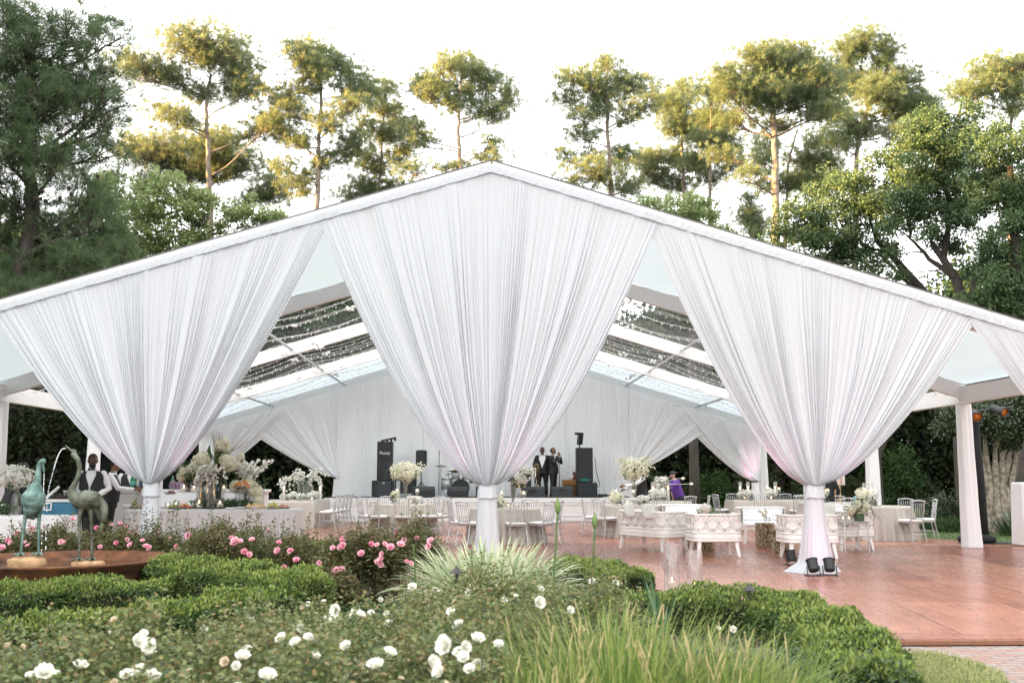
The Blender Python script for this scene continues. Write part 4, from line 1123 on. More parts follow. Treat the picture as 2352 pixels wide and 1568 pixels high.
# little yellow pansies and their leaves
root = empty('pansy_bed', (-1.3, 10.3, ZG), 0, 'low mat of small leaves with yellow flowers beside the garden path', 'flowers')
lv = Leaves(); n = 9000
P = np.stack([npr.uniform(-1.0, 1.1, n), npr.uniform(-.7, .9, n), npr.uniform(0, .15, n)], 1)
lv.cards(P, unit(n), unit(n) * .5 + np.array([0, 0, 1]), .05 * npr.uniform(.5, 1.2, n), .03, fold=.1)
lv.build('foliage', dull_m, root)
yb = MB(); yb.ball((0, 0, 0), (.022, .022, .012), 8, 5); yme = yb.mesh('pansy', mat('yellow_petals', (.75, .50, .04), .6))
for (px, py) in [(816, 1327), (780, 1345), (818, 1368), (860, 1330), (760, 1330), (740, 1322), (722, 1305), (668, 1302), (800, 1308), (835, 1300), (770, 1365), (848, 1318)]:
    p = gz(px, py, ZG + .17); link('blossom', yme, root, (p.x + 1.3, p.y - 10.3, .17))

def blade_clump(c, n, R, L, w, m, name, label, cat, spread=1.0, seed=0, segs=7, droop=1.2, heads=0, head_m=None, group=None, rx=1.0, ry=1.0):
    """arching strap leaves from one crown"""
    q = random.Random(seed); b = MB()
    root = empty(name, c, 0, label, cat, group)
    for k in range(n):
        a = q.uniform(0, 2 * PI); r0 = R * math.sqrt(q.random()); l = L * q.uniform(.6, 1.1)
        x0, y0 = math.cos(a) * r0 * rx, math.sin(a) * r0 * ry
        a2 = a + q.uniform(-.7, .7); lean = (.15 + .85 * r0 / R) * spread * q.uniform(.4, 1.25)
        d = Vector((math.cos(a2), math.sin(a2), 0)); sd = Vector((-d.y, d.x, 0)); tw = q.uniform(-.5, .5)
        vs_, fs = [], []; p = Vector((x0, y0, 0)); ang = PI / 2 - lean * .55
        W = w * q.uniform(.7, 1.2)
        for i in range(segs + 1):
            t = i / segs; ww = W * (math.sin(PI * min(1, .25 + t * .75)) ** .7) * (1 if t < .98 else .1) / 2
            s2 = (sd + Vector((0, 0, tw * t))).normalized()
            vs_ += [p + s2 * ww, p - s2 * ww]
            p = p + (d * math.cos(ang) + Vector((0, 0, math.sin(ang)))) * (l / segs)
            if p.z < .02: p.z = .02
            ang -= droop * lean / segs * (1.1 + t)
        for i in range(segs): fs.append((2 * i, 2 * i + 1, 2 * i + 3, 2 * i + 2))
        b.add(vs_, fs)
    b.build('leaves', m, root, smooth=True)
    if heads:
        h = MB()
        for k in range(heads):
            a = q.uniform(0, 2 * PI); r0 = R * math.sqrt(q.random())
            x, y = math.cos(a) * r0 * rx, math.sin(a) * r0 * ry; zt_ = L * q.uniform(.55, .86); dx = q.uniform(-.16, .16)
            h.tube([(x, y, 0), (x + dx * .5, y, zt_ * .6), (x + dx, y, zt_)], .0025, 3)
            for i in range(11):
                t = i / 10; h.ball((x + dx + dx * .2 * t, y, zt_ + .075 * t), (.006 * (1 - .5 * t), .006 * (1 - .5 * t), .007), 5, 4)
        h.build('seed_heads', head_m, root)
    return root
strip_m = leafmat('striped_blades', [(.70, .70, .52), (.58, .62, .40), (.32, .42, .22), (.74, .73, .58), (.20, .30, .15), (.62, .65, .46)], .35, .45)
p = gz(1118, 1372, ZG)
blade_clump((p.x, 10.4, ZG), 1150, .45, .90, .034, strip_m, 'striped_grass', 'large clump of cream and green striped strap leaves in front of the middle curtain', 'ornamental grass', 1.0, 1, 8, 1.35, rx=1.0)
lir_m = leafmat('lily_turf_blades', [(.07, .13, .03), (.14, .22, .05), (.25, .32, .08), (.40, .42, .15)], .42, .45)
head_m = mat('dry_seed_heads', (.40, .33, .16), .8, var=.3, scale=30)
LG = 'yellow green grass clumps in the foreground'
blade_clump((.74, 5.35, ZG), 2300, .60, .84, .009, lir_m, 'grass_clump', 'largest yellow green grass clump with tan seed heads, between white roses and right hedge', 'ornamental grass', .95, 2, 7, 1.25, 44, head_m, LG, 1.0, 1.1)
blade_clump((.22, 4.5, ZG), 900, .36, .72, .010, lir_m, 'grass_clump', 'loose grass clump leaning into the white roses at the bottom', 'ornamental grass', 1.1, 3, 6, 1.1, 26, head_m, LG)
blade_clump((1.22, 5.0, ZG), 1300, .45, .74, .010, lir_m, 'grass_clump', 'dense grass clump at the bottom right beside the yellow tipped hedge', 'ornamental grass', 1.0, 4, 6, 1.1, 30, head_m, LG)
strap_m = leafmat('blue_green_straps', [(.06, .13, .07), (.10, .19, .10), (.15, .25, .13)], .3, .4)
p = gz(1405, 1400, ZG); blade_clump((p.x, 8.4, ZG), 12, .10, .66, .028, strap_m, 'agapanthus_leaves', 'broad blue green strap leaves standing in front of the short hedge', 'plant', .7, 5, 8, .9)
p = gz(2245, 1228, ZG); blade_clump((p.x + .9, p.y - .3, ZG), 160, .45, .75, .03, mat('dark_strap_leaves', (.03, .065, .025), .5), 'strap_leaf_plant', 'dark green strap leaved clump at the foot of the mottled tree', 'plant', 1.0, 6, 7, 1.2)
# agapanthus stalks with closed buds
def stalk(pts, Y, label, bud=True):
    q = [at(x, y, Y) for x, y in pts]; base = Vector((q[0].x, Y, ZG))
    root = empty('flower_stalk', base, 0, label, 'flower stem', 'closed flower buds on tall stalks')
    b = MB(); P = [Vector((0, 0, 0))] + [v - base for v in q[1:]]
    fine = []
    for i in range(len(P) - 1):
        for k in range(4): fine.append(P[i].lerp(P[i + 1], k / 4))
    fine.append(P[-1]); b.tube(fine, .008, 6); b.build('stem', mat('stalk_green', (.07, .13, .035), .5), root, smooth=True)
    if not bud: return
    b = MB(); t = P[-1]
    b.lathe([(.008, -.03), (.019, .0), (.023, .03), (.016, .065), (.005, .095), (0, .10)], t, 8)
    for k in range(0):
        a = k * 1.3; b.tube([t + Vector((.015 * math.cos(a), .015 * math.sin(a), .05)), t + Vector((.03 * math.cos(a), .03 * math.sin(a), .10))], [.008, .004], 5)
    b.build('bud', mat('bud_green', (.13, .20, .06), .5), root, smooth=True)
stalk([(1268, 1420), (1272, 1330), (1277, 1240), (1281, 1172)], 7.6, 'tallest closed flower bud on a dark green stalk, in front of the stage panels')
stalk([(1385, 1400), (1372, 1330), (1363, 1275), (1366, 1205)], 7.8, 'shorter bud on a curved pale stalk, left of the white settee')
stalk([(1088, 1400), (1086, 1350), (1084, 1290), (1082, 1262)], 8.6, 'green stalk standing against the striped grass beside the path light', False)
stalk([(955, 1360), (953, 1310), (951, 1270), (950, 1250)], 8.9, 'thin green stalk at the left end of the striped grass', False)
sil_m = leafmat('silver_leaves', [(.10, .15, .11), (.16, .21, .15), (.22, .27, .19), (.14, .19, .09)], .2, .75)
bush((-2.75, 5.9, ZG), (.75, .55, .48), 7000, sil_m, 'silvery green broad leaved plant at the lower left edge', 'plant', None, .09, 'silver_leaf_plant', 51)
# lawn corner at the bottom right and the strip of lawn beyond the floor
gb_m = leafmat('lawn_blades', [(.20, .23, .08), (.30, .32, .12), (.42, .42, .19), (.50, .47, .25)], .3, .6)
lp = [(2060, 1500), (2160, 1503), (2230, 1520), (2300, 1548), (2335, 1590), (2335, 1720), (2060, 1720)]
g = MB(); g.add([(p.x, p.y, ZG + .012) for p in [gz(x, y, ZG) for x, y in lp]], [tuple(range(len(lp) - 1, -1, -1))])
structure('lawn_corner', g, lawn_m)
lv = Leaves(); n = 60000
P = np.stack([npr.uniform(2.6, 5.0, n), npr.uniform(4.0, 9.4, n), np.full(n, ZG + .012)], 1)
poly_ = [gz(x, y, ZG) for x, y in lp]
inside = np.zeros(n, bool); j = len(poly_) - 1
for i in range(len(poly_)):
    xi, yi, xj, yj = poly_[i].x, poly_[i].y, poly_[j].x, poly_[j].y
    inside ^= ((yi > P[:, 1]) != (yj > P[:, 1])) & (P[:, 0] < (xj - xi) * (P[:, 1] - yi) / (yj - yi + 1e-12) + xi); j = i
P = P[inside]; n = len(P)
lv.cards(P, npr.normal(size=(n, 3)) * .5 + np.array([0, 0, .8]), unit(n), npr.uniform(.02, .06, n), .006)
tag(lv.build('lawn_grass', gb_m), 'clipped yellowish lawn at the bottom right corner', kind='stuff')
gb2_m = leafmat('far_lawn_blades', [(.04, .09, .015), (.07, .14, .025), (.11, .19, .04)], .3, .6)
lv = Leaves(); n = 42000
P = np.stack([npr.uniform(4, 26, n), npr.uniform(20, 60, n) , np.full(n, ZG)], 1); P = P[(P[:, 0] > 10.1) | (P[:, 1] > 36.4)]; P = P[~((P[:, 1] < 22.3) & (P[:, 0] < 30) & (P[:, 1] < 24.5) & (P[:, 0] > 11.3))]; n = len(P)
lv.cards(P, npr.normal(size=(n, 3)) * .5 + np.array([0, 0, .8]), unit(n), npr.uniform(.04, .10, n), .02)
tag(lv.build('meadow_grass', gb2_m), 'green lawn beyond the wooden floor', kind='stuff')

# path lights
def path_light(px, py, Y, label, R=.06):
    p = at(px, py, Y); root = empty('path_light', (p.x, Y, ZG), 0, label, 'path light')
    H = p.z - ZG; mm = mat('dark_bronze', (.05, .045, .05), .5, metal=.4)
    b = MB(); b.lathe([(R, H - .055), (R * .97, H - .05), (R * .25, H - .01), (.01, H), (0, H + .002)], n=20); b.build('shade', mm, root)
    b = MB(); b.tube([(0, 0, 0), (0, 0, H - .06)], .014, 8); b.build('post', mm, root)
path_light(1049, 1300, 8.2, 'dark cone shaped path light in front of the striped grass')
path_light(1721, 1341, 9.6, 'dark pointed path light peeping over the right hedge')

# ================================================================== FOUNTAIN WITH TWO CRANES
rust_m = mat('rusty_iron', (.040, .017, .010), .85, var=.5, scale=4, bump=.5, bscale=18, col2=(.20, .075, .026), stretch=(1, 1, 1))
FX, FY = at(140, 1277, 12.3).x, 12.3
ftn = empty('fountain_bowl', (FX, FY, ZG), 0, 'wide shallow rusty iron bowl fountain holding two bronze cranes', 'fountain')
b = MB()
zr = .45 - ZG
b.lathe([(.98, 0), (1.06, .12), (1.15, .33), (1.235, zr - .05), (1.285, zr - .02), (1.30, zr), (1.285, zr + .012), (1.25, zr - .005), (1.19, zr - .06), (1.10, zr - .13), (.90, zr - .18), (.0, zr - .20)], n=72)
b.build('bowl', rust_m, ftn, smooth=True)
b = MB(); b.poly([(1.135 * math.cos(2 * PI * k / 64), 1.135 * math.sin(2 * PI * k / 64)) for k in range(64)], zr - .125, zr - .10)
b.build('water', mat('fountain_water', (.085, .036, .018), .22, bump=.35, bscale=9, spec=.4), ftn)
b = MB(); pts = []
for k in range(25):
    a = -.75 + .028 * k; rr_ = 1.31 + .012 * math.sin(k * .6)
    pts.append((math.cos(a) * (rr_ - .0012 * k * k), math.sin(a) * (rr_ - .0012 * k * k), zr - .04 - .004 * k))
b.tube(pts[8:16], .010, 5); b.build('hose', mat('black_rubber', (.02, .02, .02), .5), ftn)
patina_m = mat('green_patina', (.05, .125, .112), .6, metal=.35, var=.35, scale=9, bump=.6, bscale=26, col2=(.22, .34, .30))
brownp_m = mat('brown_patina', (.060, .044, .022), .55, metal=.4, var=.5, scale=6, bump=.6, bscale=26, col2=(.17, .20, .15))
stone_m = mat('ochre_stone', (.36, .23, .12), .9, var=.35, scale=9, bump=.6, bscale=20)
K = 12.3 / 2308 * .2143
def C8(x, y, dy=0.0):
    """crane sketch coordinates to the plane through the bowl's middle"""
    p = at(x * .2143, 1008 + y * .2143, 12.15); return Vector((p.x, 12.15 + dy, p.z))
def skel(b, pts, n=14):
    """tapered round body through (x, y, half width) sketch points, smoothed"""
    P = [C8(q[0], q[1], q[3] if len(q) > 3 else 0) for q in pts]; R = [q[2] * K for q in pts]
    fp, fr = [], []
    for i in range(len(P) - 1):
        p0, p1, p2, p3 = P[max(i - 1, 0)], P[i], P[i + 1], P[min(i + 2, len(P) - 1)]
        for k in range(6):
            t = k / 6
            fp.append(.5 * ((2 * p1) + (p2 - p0) * t + (2 * p0 - 5 * p1 + 4 * p2 - p3) * t * t + (3 * p1 - p0 - 3 * p2 + p3) * t ** 3))
            fr.append(R[i] + (R[i + 1] - R[i]) * (t * t * (3 - 2 * t)))
    fp.append(P[-1]); fr.append(R[-1])
    for i, v in enumerate(fp): fp[i] = v
    b.tube(fp, fr, n)
    for v, r_ in ((fp[0], fr[0]), (fp[-1], fr[-1])): b.ball(v, r_ * .98, n, 8)
def crane(base_xy, neck, body, beak, legs, tail, m, label, feet, legm, crest=None):
    O = C8(base_xy[0], base_xy[1]); root = empty('crane_statue', O, 0, label, 'statue', 'bronze cranes of the fountain')
    def fin(b): b.v = [tuple(Vector(v) - O) for v in b.v]; return b
    b = MB(); skel(b, neck); skel(b, body)
    remesh('body', fin(b), m, .012, 4, root)
    b = MB(); skel(b, beak, 8); fin(b).build('beak', m, root, smooth=True)
    for L in legs:
        b = MB(); skel(b, L, 10); fin(b).build('leg', legm, root, smooth=True)
    for T_ in tail:
        b = MB(); skel(b, T_, 10); fin(b).build('tail_plume', m, root, smooth=True)
    for (x, y, dy) in feet:
        b = MB(); o = C8(x, y, dy)
        for a in (-2.4, -1.57, -.75, 1.57):
            b.tube([o + Vector((0, 0, .02)), o + Vector((math.cos(a) * .05, math.sin(a) * .05, .02)), o + Vector((math.cos(a) * .11, math.sin(a) * .11, .004))], [.018, .014, .006], 6)
        fin(b).build('foot', legm, root, smooth=True)
    if crest:
        b = MB(); skel(b, crest, 6); fin(b).build('crest', m, root, smooth=True)
    return root
crane((920, 1290), [(790, 165, 34), (838, 235, 27), (850, 320, 25), (832, 410, 26), (795, 490, 31), (768, 560, 42), (790, 625, 58)],
      [(800, 605, 58), (860, 655, 96), (930, 650, 104), (1000, 650, 90), (1055, 690, 58)], [(772, 132, 13), (735, 98, 9), (700, 68, 4)],
      [[(905, 690, 46, -.03), (872, 790, 24, -.03), (862, 880, 17, -.03), (862, 1060, 13, -.03), (858, 1290, 13, -.03)], [(945, 700, 52, .05), (958, 790, 32, .05), (962, 880, 20, .05), (962, 1060, 15, .05), (968, 1290, 15, .05)]],
      [[(1010, 655, 66, .02), (1080, 705, 54, .02), (1116, 775, 42, .0), (1118, 845, 30, -.02), (1102, 890, 12, -.02)], [(990, 690, 60, .06), (1040, 760, 58, .08), (1060, 830, 48, .08), (1070, 885, 22, .08)]],
      brownp_m, 'bronze crane with raised beak spouting a water arc, right of two', [(858, 1296, -.03), (968, 1296, .05)], brownp_m, [(775, 118, 10), (790, 125, 16), (806, 140, 14)])
crane((300, 1250), [(458, 238, 34), (430, 262, 31), (414, 330, 29), (408, 400, 32), (398, 470, 38), (385, 540, 58), (370, 600, 90)],
      [(372, 545, 80), (362, 620, 122), (352, 690, 114), (340, 740, 86)], [(458, 268, 14), (466, 315, 10), (472, 372, 4)],
      [[(305, 700, 44, 0), (280, 800, 24, 0), (262, 890, 18, 0), (240, 1070, 13, 0), (222, 1240, 12, 0)], [(400, 710, 44, .06), (396, 800, 22, .06), (393, 890, 17, .06), (390, 1070, 13, .06), (390, 1240, 12, .06)]],
      [[(290, 650, 70, .10), (262, 735, 62, .12), (272, 805, 54, .12), (305, 840, 30, .12)], [(350, 740, 56, .12), (330, 800, 44, .14), (320, 835, 22, .14)]],
      patina_m, 'green bronze crane with head bowed, dripping water from its beak, left of two', [(222, 1246, 0), (390, 1246, .06)], patina_m)
def rock(x, y, sx, sy, sz, label):
    p = C8(x, y); zb_ = .45 - .31
    b = MB(); q = random.Random(int(x))
    b.ball((0, 0, 0), (sx, sy, sz), 18, 12, fn=lambda d, v: Vector((math.copysign(abs(d.x) ** .55, d.x) * sx, math.copysign(abs(d.y) ** .55, d.y) * sy, math.copysign(abs(d.z) ** .45, d.z) * sz)) * (1 + .05 * math.sin(d.x * 9 + d.z * 7)))
    tag(b.build('plinth_stone', stone_m, smooth=True, loc=(p.x, 12.15, p.z - sz)), label, 'stone', 'stones under the cranes')
rock(290, 1262, .205, .14, .08, 'block of ochre stone under the left crane')
rock(900, 1302, .125, .13, .05, 'flat stone under the far foot of the right crane')
rock(1030, 1304, .085, .10, .04, 'small flat stone beside the right crane')
wat_m = clear('falling_water', (.95, .98, 1), .25, .55, .1, (.9, .93, .96))
def jet(pts, r0, label, seed):
    q = random.Random(seed); b = MB()
    P = [C8(x, y) for x, y in pts]; fine = []
    for i in range(len(P) - 1):
        for k in range(10): fine.append(P[i].lerp(P[i + 1], k / 10))
    fine.append(P[-1]); n = len(fine); half = int(n * .42)
    b.tube(fine[:half], [r0 * (1 + .25 * math.sin(i * 1.1)) for i in range(half)], 6)
    i = half
    while i < n - 2:
        b.tube(fine[i:i + 3], [r0 * .5, r0 * q.uniform(.9, 1.3), r0 * .4], 6); i += 3 if q.random() < .5 else 4
    tag(b.build('water_jet', wat_m, smooth=True), label, 'water', 'water of the fountain')
jet([(702, 100), (680, 100), (655, 118), (632, 155), (612, 200), (592, 265), (572, 335), (555, 400), (540, 460), (528, 500), (516, 570), (505, 660), (498, 780), (492, 1000), (488, 1240)], .0075, 'arc of water falling from the raised crane beak', 1)
jet([(472, 372), (468, 450), (466, 560), (464, 700), (460, 860), (450, 1040), (442, 1230)], .005, 'thin water stream dripping from the bowed crane beak', 2)

# ================================================================== CANDLE CYLINDERS ON THE FLOOR EDGE
glass_m = clear('clear_glass', (.985, .99, .99), .10, .035)
wax_m = mat('white_wax', (.85, .82, .74), .5, emis=(1, .8, .55, .03))
flame_m = mat('flame', (1, .7, .3), .5, emis=(1, .60, .25, 3.0))
def cyl_glass(b, r, h, z=0, c=(0, 0)):
    b.lathe([(r, z), (r, z + h), (r - .004, z + h), (r - .004, z + .012), (0, z + .012)], (c[0], c[1], 0), 28)
def floor_candle(px, py, h, label):
    p = gz(px, py, 0.0); root = empty('candle_cylinder', p, 0, label, 'candle holder', 'glass candle cylinders at the floor edge')
    b = MB(); cyl_glass(b, .098, h); b.build('glass', glass_m, root, smooth=True)
    b = MB(); b.lathe([(.048, .013), (.05, .02), (.05, .115), (.044, .125), (0, .118)], n=20); b.build('candle', wax_m, root, smooth=True)
    b = MB(); b.lathe([(0.004, .12), (.010, .14), (.006, .165), (0, .185)], n=8); b.build('flame', flame_m, root, smooth=True)
floor_candle(1544, 1358, .60, 'tall clear glass cylinder with a white candle at the floor edge, left of two')
floor_candle(1597, 1368, .54, 'shorter clear glass cylinder with a lit candle at the floor edge, right of two')
# ================================================================== STAGE
stage_w = mat('stage_white', (.78, .78, .77), .5, var=.03, scale=4)
blk = mat('black_cabinet', (.012, .013, .015), .55, bump=.15, bscale=60)
blk2 = mat('grey_black_cabinet', (.030, .036, .042), .6, bump=.25, bscale=90)
grille = mat('speaker_grille', (.022, .026, .030), .65, bump=.6, bscale=160)
chrome = mat('chrome', (.75, .76, .78), .15, metal=1.0)
SY, SZ = 32.5, .755
stg = empty('stage', (0, SY, 0), 0, 'long low white stage with framed front panels across the back of the tent', 'stage')
b = MB(); b.box((0, 1.25, SZ - .03), (10.1, 2.5, .06)); b.build('deck', mat('stage_deck', (.05, .05, .055), .7), stg)
b = MB(); b.box((0, -.02, SZ - .075), (10.1, .05, .15)); b.build('fascia', stage_w, stg)
for k in range(6):
    x0, x1 = -5.05 + k * 1.685, -5.05 + (k + 1) * 1.685
    b = MB(); xm = (x0 + x1) / 2; w = x1 - x0 - .014
    b.box((xm, .0, (SZ - .16) / 2 + .003), (w, .04, SZ - .16))
    for hx in (-.31, .31):      # raised picture-frame mouldings
        cx = xm + hx * w * .74
        ww, hh = w * .40, .36
        for (dx, dz, sx, sz) in ((0, hh / 2, ww, .022), (0, -hh / 2, ww, .022), (-ww / 2, 0, .022, hh - .024), (ww / 2, 0, .022, hh - .024)):
            b.box((cx + dx, -.032, .36 + dz), (sx * (1 if sx > .1 else 1.5), .024, sz * (1 if sz > .1 else 1.5)))
    b.box((xm, -.028, .06), (w, .016, .10))
    b.build('front_panel', stage_w, stg)
def st(px, Y): p = at(px, 1130, Y); return (p.x, Y, SZ)
def text(body, size, loc, parent, m, name='logo', rot=(PI / 2, 0, 0), shear=0.0):
    cu = bpy.data.curves.new(name, 'FONT'); cu.body = body; cu.size = size; cu.extrude = .002; cu.align_x = 'CENTER'; cu.shear = shear
    cu.materials.append(m)
    o = bpy.data.objects.new(name, cu); COL.objects.link(o)
    dg = bpy.context.evaluated_depsgraph_get(); dg.update()
    me = bpy.data.meshes.new_from_object(o.evaluated_get(dg), depsgraph=dg)
    bpy.data.objects.remove(o); return link(name, me, parent, loc, rot)
def pa_speaker(px, Y, w, d, z, h, label, rz=0.0, horn=True, logo=None, gm=None, cat='speaker', group='loudspeakers on the stage', split=None):
    root = empty('loudspeaker', (at(px, 1100, Y).x, Y, z), rz, label, cat, group)
    b = MB(); b.box((0, 0, h / 2), (w, d, h), bev=.018); b.build('cabinet', blk, root)
    b = MB()
    gx, gw = (0, w * .86) if split is None else (w * .13, w * .68)
    b.box((gx, -d / 2 - .006, h / 2), (gw, .012, h * .90), bev=.004); b.build('grille', gm or grille, root)
    if horn:
        b = MB(); R = min(w * .36, h * .2)
        for zz in (h * .27, h * .66):
            b.lathe([(R, 0), (R * .97, .006), (R * .8, .004), (R * .3, .002), (0, .004)], (0, 0, 0), 24)
            for i in range(len(b.v) - 24 * 4 - 24, len(b.v)):
                x, y, z_ = b.v[i]; b.v[i] = (x, -d / 2 - .013 - z_, zz + y)
        b.build('driver', grille, root, smooth=True)
    if logo: text(logo[0], logo[1], (logo[2], -d / 2 - .034, logo[3]), root, logo[4], shear=.25)
    return root
logo_w = mat('logo_white', (.75, .76, .78), .5); logo_t = mat('logo_teal', (.01, .30, .26), .5)
SPK = 33.6; s33 = 2308 / SPK
pa_speaker(879, SPK, .66, .6, SZ, .55, 'low black bass speaker with a grey grille under the tall left speaker', horn=False, gm=blk2, split=1, logo=('N', .10, .05, .43, logo_w))
pa_speaker(884, SPK, .50, .48, SZ + .552, 1.28, 'tall black loudspeaker with a white script logo stacked at the left end of the stage', logo=('Peavey', .13, .0, .86, logo_w))
pa_speaker(1347, SPK, .66, .6, SZ, .47, 'low black bass speaker under the tall right speaker', horn=False)
pa_speaker(1342, SPK, .54, .5, SZ + .472, 1.16, 'tall black loudspeaker with teal lettering at the right end of the stage', logo=('allen', .17, -.02, .05, logo_t))
def led_bar(px, py, Y, vertical, label, z0):
    p = at(px, py, Y); root = empty('stage_light', (p.x, Y, z0), 0, label, 'stage light', 'lights above the stage speakers')
    b = MB(); H = p.z - z0
    b.tube([(0, 0, 0), (0, 0, H - .05)], .022, 8); b.build('pole', blk, root)
    b = MB()
    if vertical:
        R_ = Euler((.2, 0, .5))
        b.box((0.02, 0, H + .10), (.20, .08, .34), rot=R_, bev=.01); b.box((-.01, 0, H + .30), (.30, .10, .07), rot=R_); b.build('lamp_head', blk, root)
        b = MB(); b.box((0.0, -.05, H + .10), (.13, .012, .26), rot=R_); b.build('lens', mat('grey_lens', (.20, .25, .29), .2), root)
    else:
        R_ = Euler((0, -.22, .1))
        b.box((.05, 0, H + .02), (.52, .08, .06), rot=R_)
        for k in range(4): b.box((-.12 + k * .13, -.01, H - .07 + k * .028), (.07, .09, .09), rot=R_)
        b.build('lamp_head', blk, root)
led_bar(889, 1010, SPK + .1, False, 'black light bar tilted above the tall left speaker', SZ + .552 + 1.28)
led_bar(1331, 1016, SPK + .1, True, 'black flat lamp on a short pole above the tall right speaker', SZ + .472 + 1.16)
def tripod(b, H, r=.012, foot=.32, leg=.38):
    b.tube([(0, 0, .05), (0, 0, H)], r, 8)
    for k in range(3):
        a = k * 2 * PI / 3 + .4
        b.tube([(0, 0, leg), (math.cos(a) * foot, math.sin(a) * foot, .008)], r * .8, 6)
x, y, z = st(967, 33.9)
root = empty('loudspeaker', (x, y, z), 0, 'small black loudspeaker raised on a tripod behind the flowers', 'speaker', 'loudspeakers on the stage')
b = MB(); b.box((0, 0, 1.28), (.36, .34, .56), bev=.04); b.build('cabinet', blk, root)
b = MB(); b.box((0, -.175, 1.28), (.30, .012, .48)); b.build('grille', grille, root)
b = MB(); tripod(b, 1.0, .018, .42, .5); b.build('tripod', blk, root)
def mic_stand(px, Y, H, label, boom=None):
    root = empty('microphone_stand', st(px, Y), 0, label, 'microphone stand', 'microphone stands on the stage')
    b = MB(); b.lathe([(.13, 0), (.13, .018), (.02, .03), (0, .03)], n=18); b.tube([(0, 0, .02), (0, 0, H * .55)], .014, 8); b.tube([(0, 0, H * .5), (0, 0, H - .12)], .010, 8); b.build('stand', blk, root)
    b = MB(); b.tube([(0, 0, H - .14), (0, -.02, H - .02)], [.012, .018], 8); b.ball((0, -.024, H), .026, 10, 8); b.build('microphone', mat('mic_grey', (.10, .11, .12), .4, metal=.6), root, smooth=True)
    return root
mic_stand(1008, 33.1, 1.50, 'black microphone stand in front of the drum kit')
mic_stand(1231, 33.9, 1.32, 'black microphone stand left of the trombone player')
mic_stand(1285, 33.2, 1.28, 'black microphone stand in front of the singer with his hand to his mouth')
# keyboard on its crossed stand
x, y, z = st(928, 33.7)
root = empty('keyboard', (x, y, z), .1, 'keyboard on a crossed black stand behind the left speaker', 'keyboard')
b = MB(); b.box((0, 0, .86), (.95, .32, .10), bev=.015); b.build('body', mat('keyboard_grey', (.16, .18, .18), .5), root)
b = MB(); b.box((0, -.06, .915), (.86, .16, .012)); b.build('keys', stage_w, root)
for sx in (-.34, .34):
    b = MB(); b.beam((sx, -.25, .02), (sx, .25, .80), .04, .04); b.beam((sx + .05, .25, .02), (sx + .05, -.25, .80), .04, .04); b.build('leg', blk, root)
b = MB(); b.box((.12, .1, .42), (.5, .28, .60)); b.build('case', blk, root)
# drum kit
x, y, z = st(1055, 33.9)
drum = empty('drum_kit', (x, y, z), 0, 'drum kit with two bronze cymbals behind the floor monitors', 'drum kit')
dsh = mat('drum_shell_silver', (.42, .46, .46), .3, metal=.3, var=.2, scale=8); brz = mat('cymbal_bronze', (.20, .13, .06), .35, metal=.9)
def drumbody(name, c, r, h, rot, skin):
    o = empty  # parts share the kit
    b = MB(); b.lathe([(r, -h / 2), (r, h / 2)], n=32); b.build(name, dsh, drum, True, c, rot)
    b = MB(); b.lathe([(r * 1.0, h / 2 + .002), (0, h / 2 + .004)], n=32); b.lathe([(r * 1.0, -h / 2 - .002), (0, -h / 2 - .004)], n=32); b.build('drum_head', skin, drum, False, c, rot)
    b = MB()
    for zz in (-h / 2, h / 2): b.lathe([(r + .004, zz - .012), (r + .022, zz - .012), (r + .022, zz + .012), (r + .004, zz + .012)], n=32)
    b.build('hoop', chrome if name != 'bass_drum' else blk, drum, True, c, rot)
headw = mat('drum_head_white', (.7, .7, .68), .5); headb = mat('drum_head_black', (.012, .012, .014), .3)
drumbody('bass_drum', (.05, -.2, .30), .28, .40, (PI / 2, 0, 0), headb)
drumbody('tom_drum', (-.12, -.2, .72), .14, .22, (.35, 0, 0), headw)
drumbody('tom_drum', (.25, -.2, .73), .15, .24, (.35, 0, 0), headw)
drumbody('floor_tom', (-.42, .0, .42), .20, .40, (0, 0, 0), headw)
drumbody('snare_drum', (.5, .05, .55), .17, .16, (0, 0, 0), headw)
for (cx, cy_, cz, r_, tl) in ((-.62, 0, 1.02, .20, .12), (-.16, .0, .86, .25, -.1), (.62, .1, .95, .22, .1), (-.36, -.05, .74, .16, 0)):
    b = MB(); b.lathe([(r_, 0), (r_ * .5, .018), (.05, .022), (.03, .04), (0, .042)], n=28); b.build('cymbal', brz, drum, True, (cx, cy_, cz), (tl, tl * .5, 0))
    b = MB(); b.tube([(cx, cy_, .02), (cx, cy_, cz)], .012, 6)
    for k in range(3): b.tube([(cx, cy_, .25), (cx + .2 * math.cos(k * 2.1), cy_ + .2 * math.sin(k * 2.1), .01)], .009, 5)
    b.build('cymbal_stand', chrome, drum)
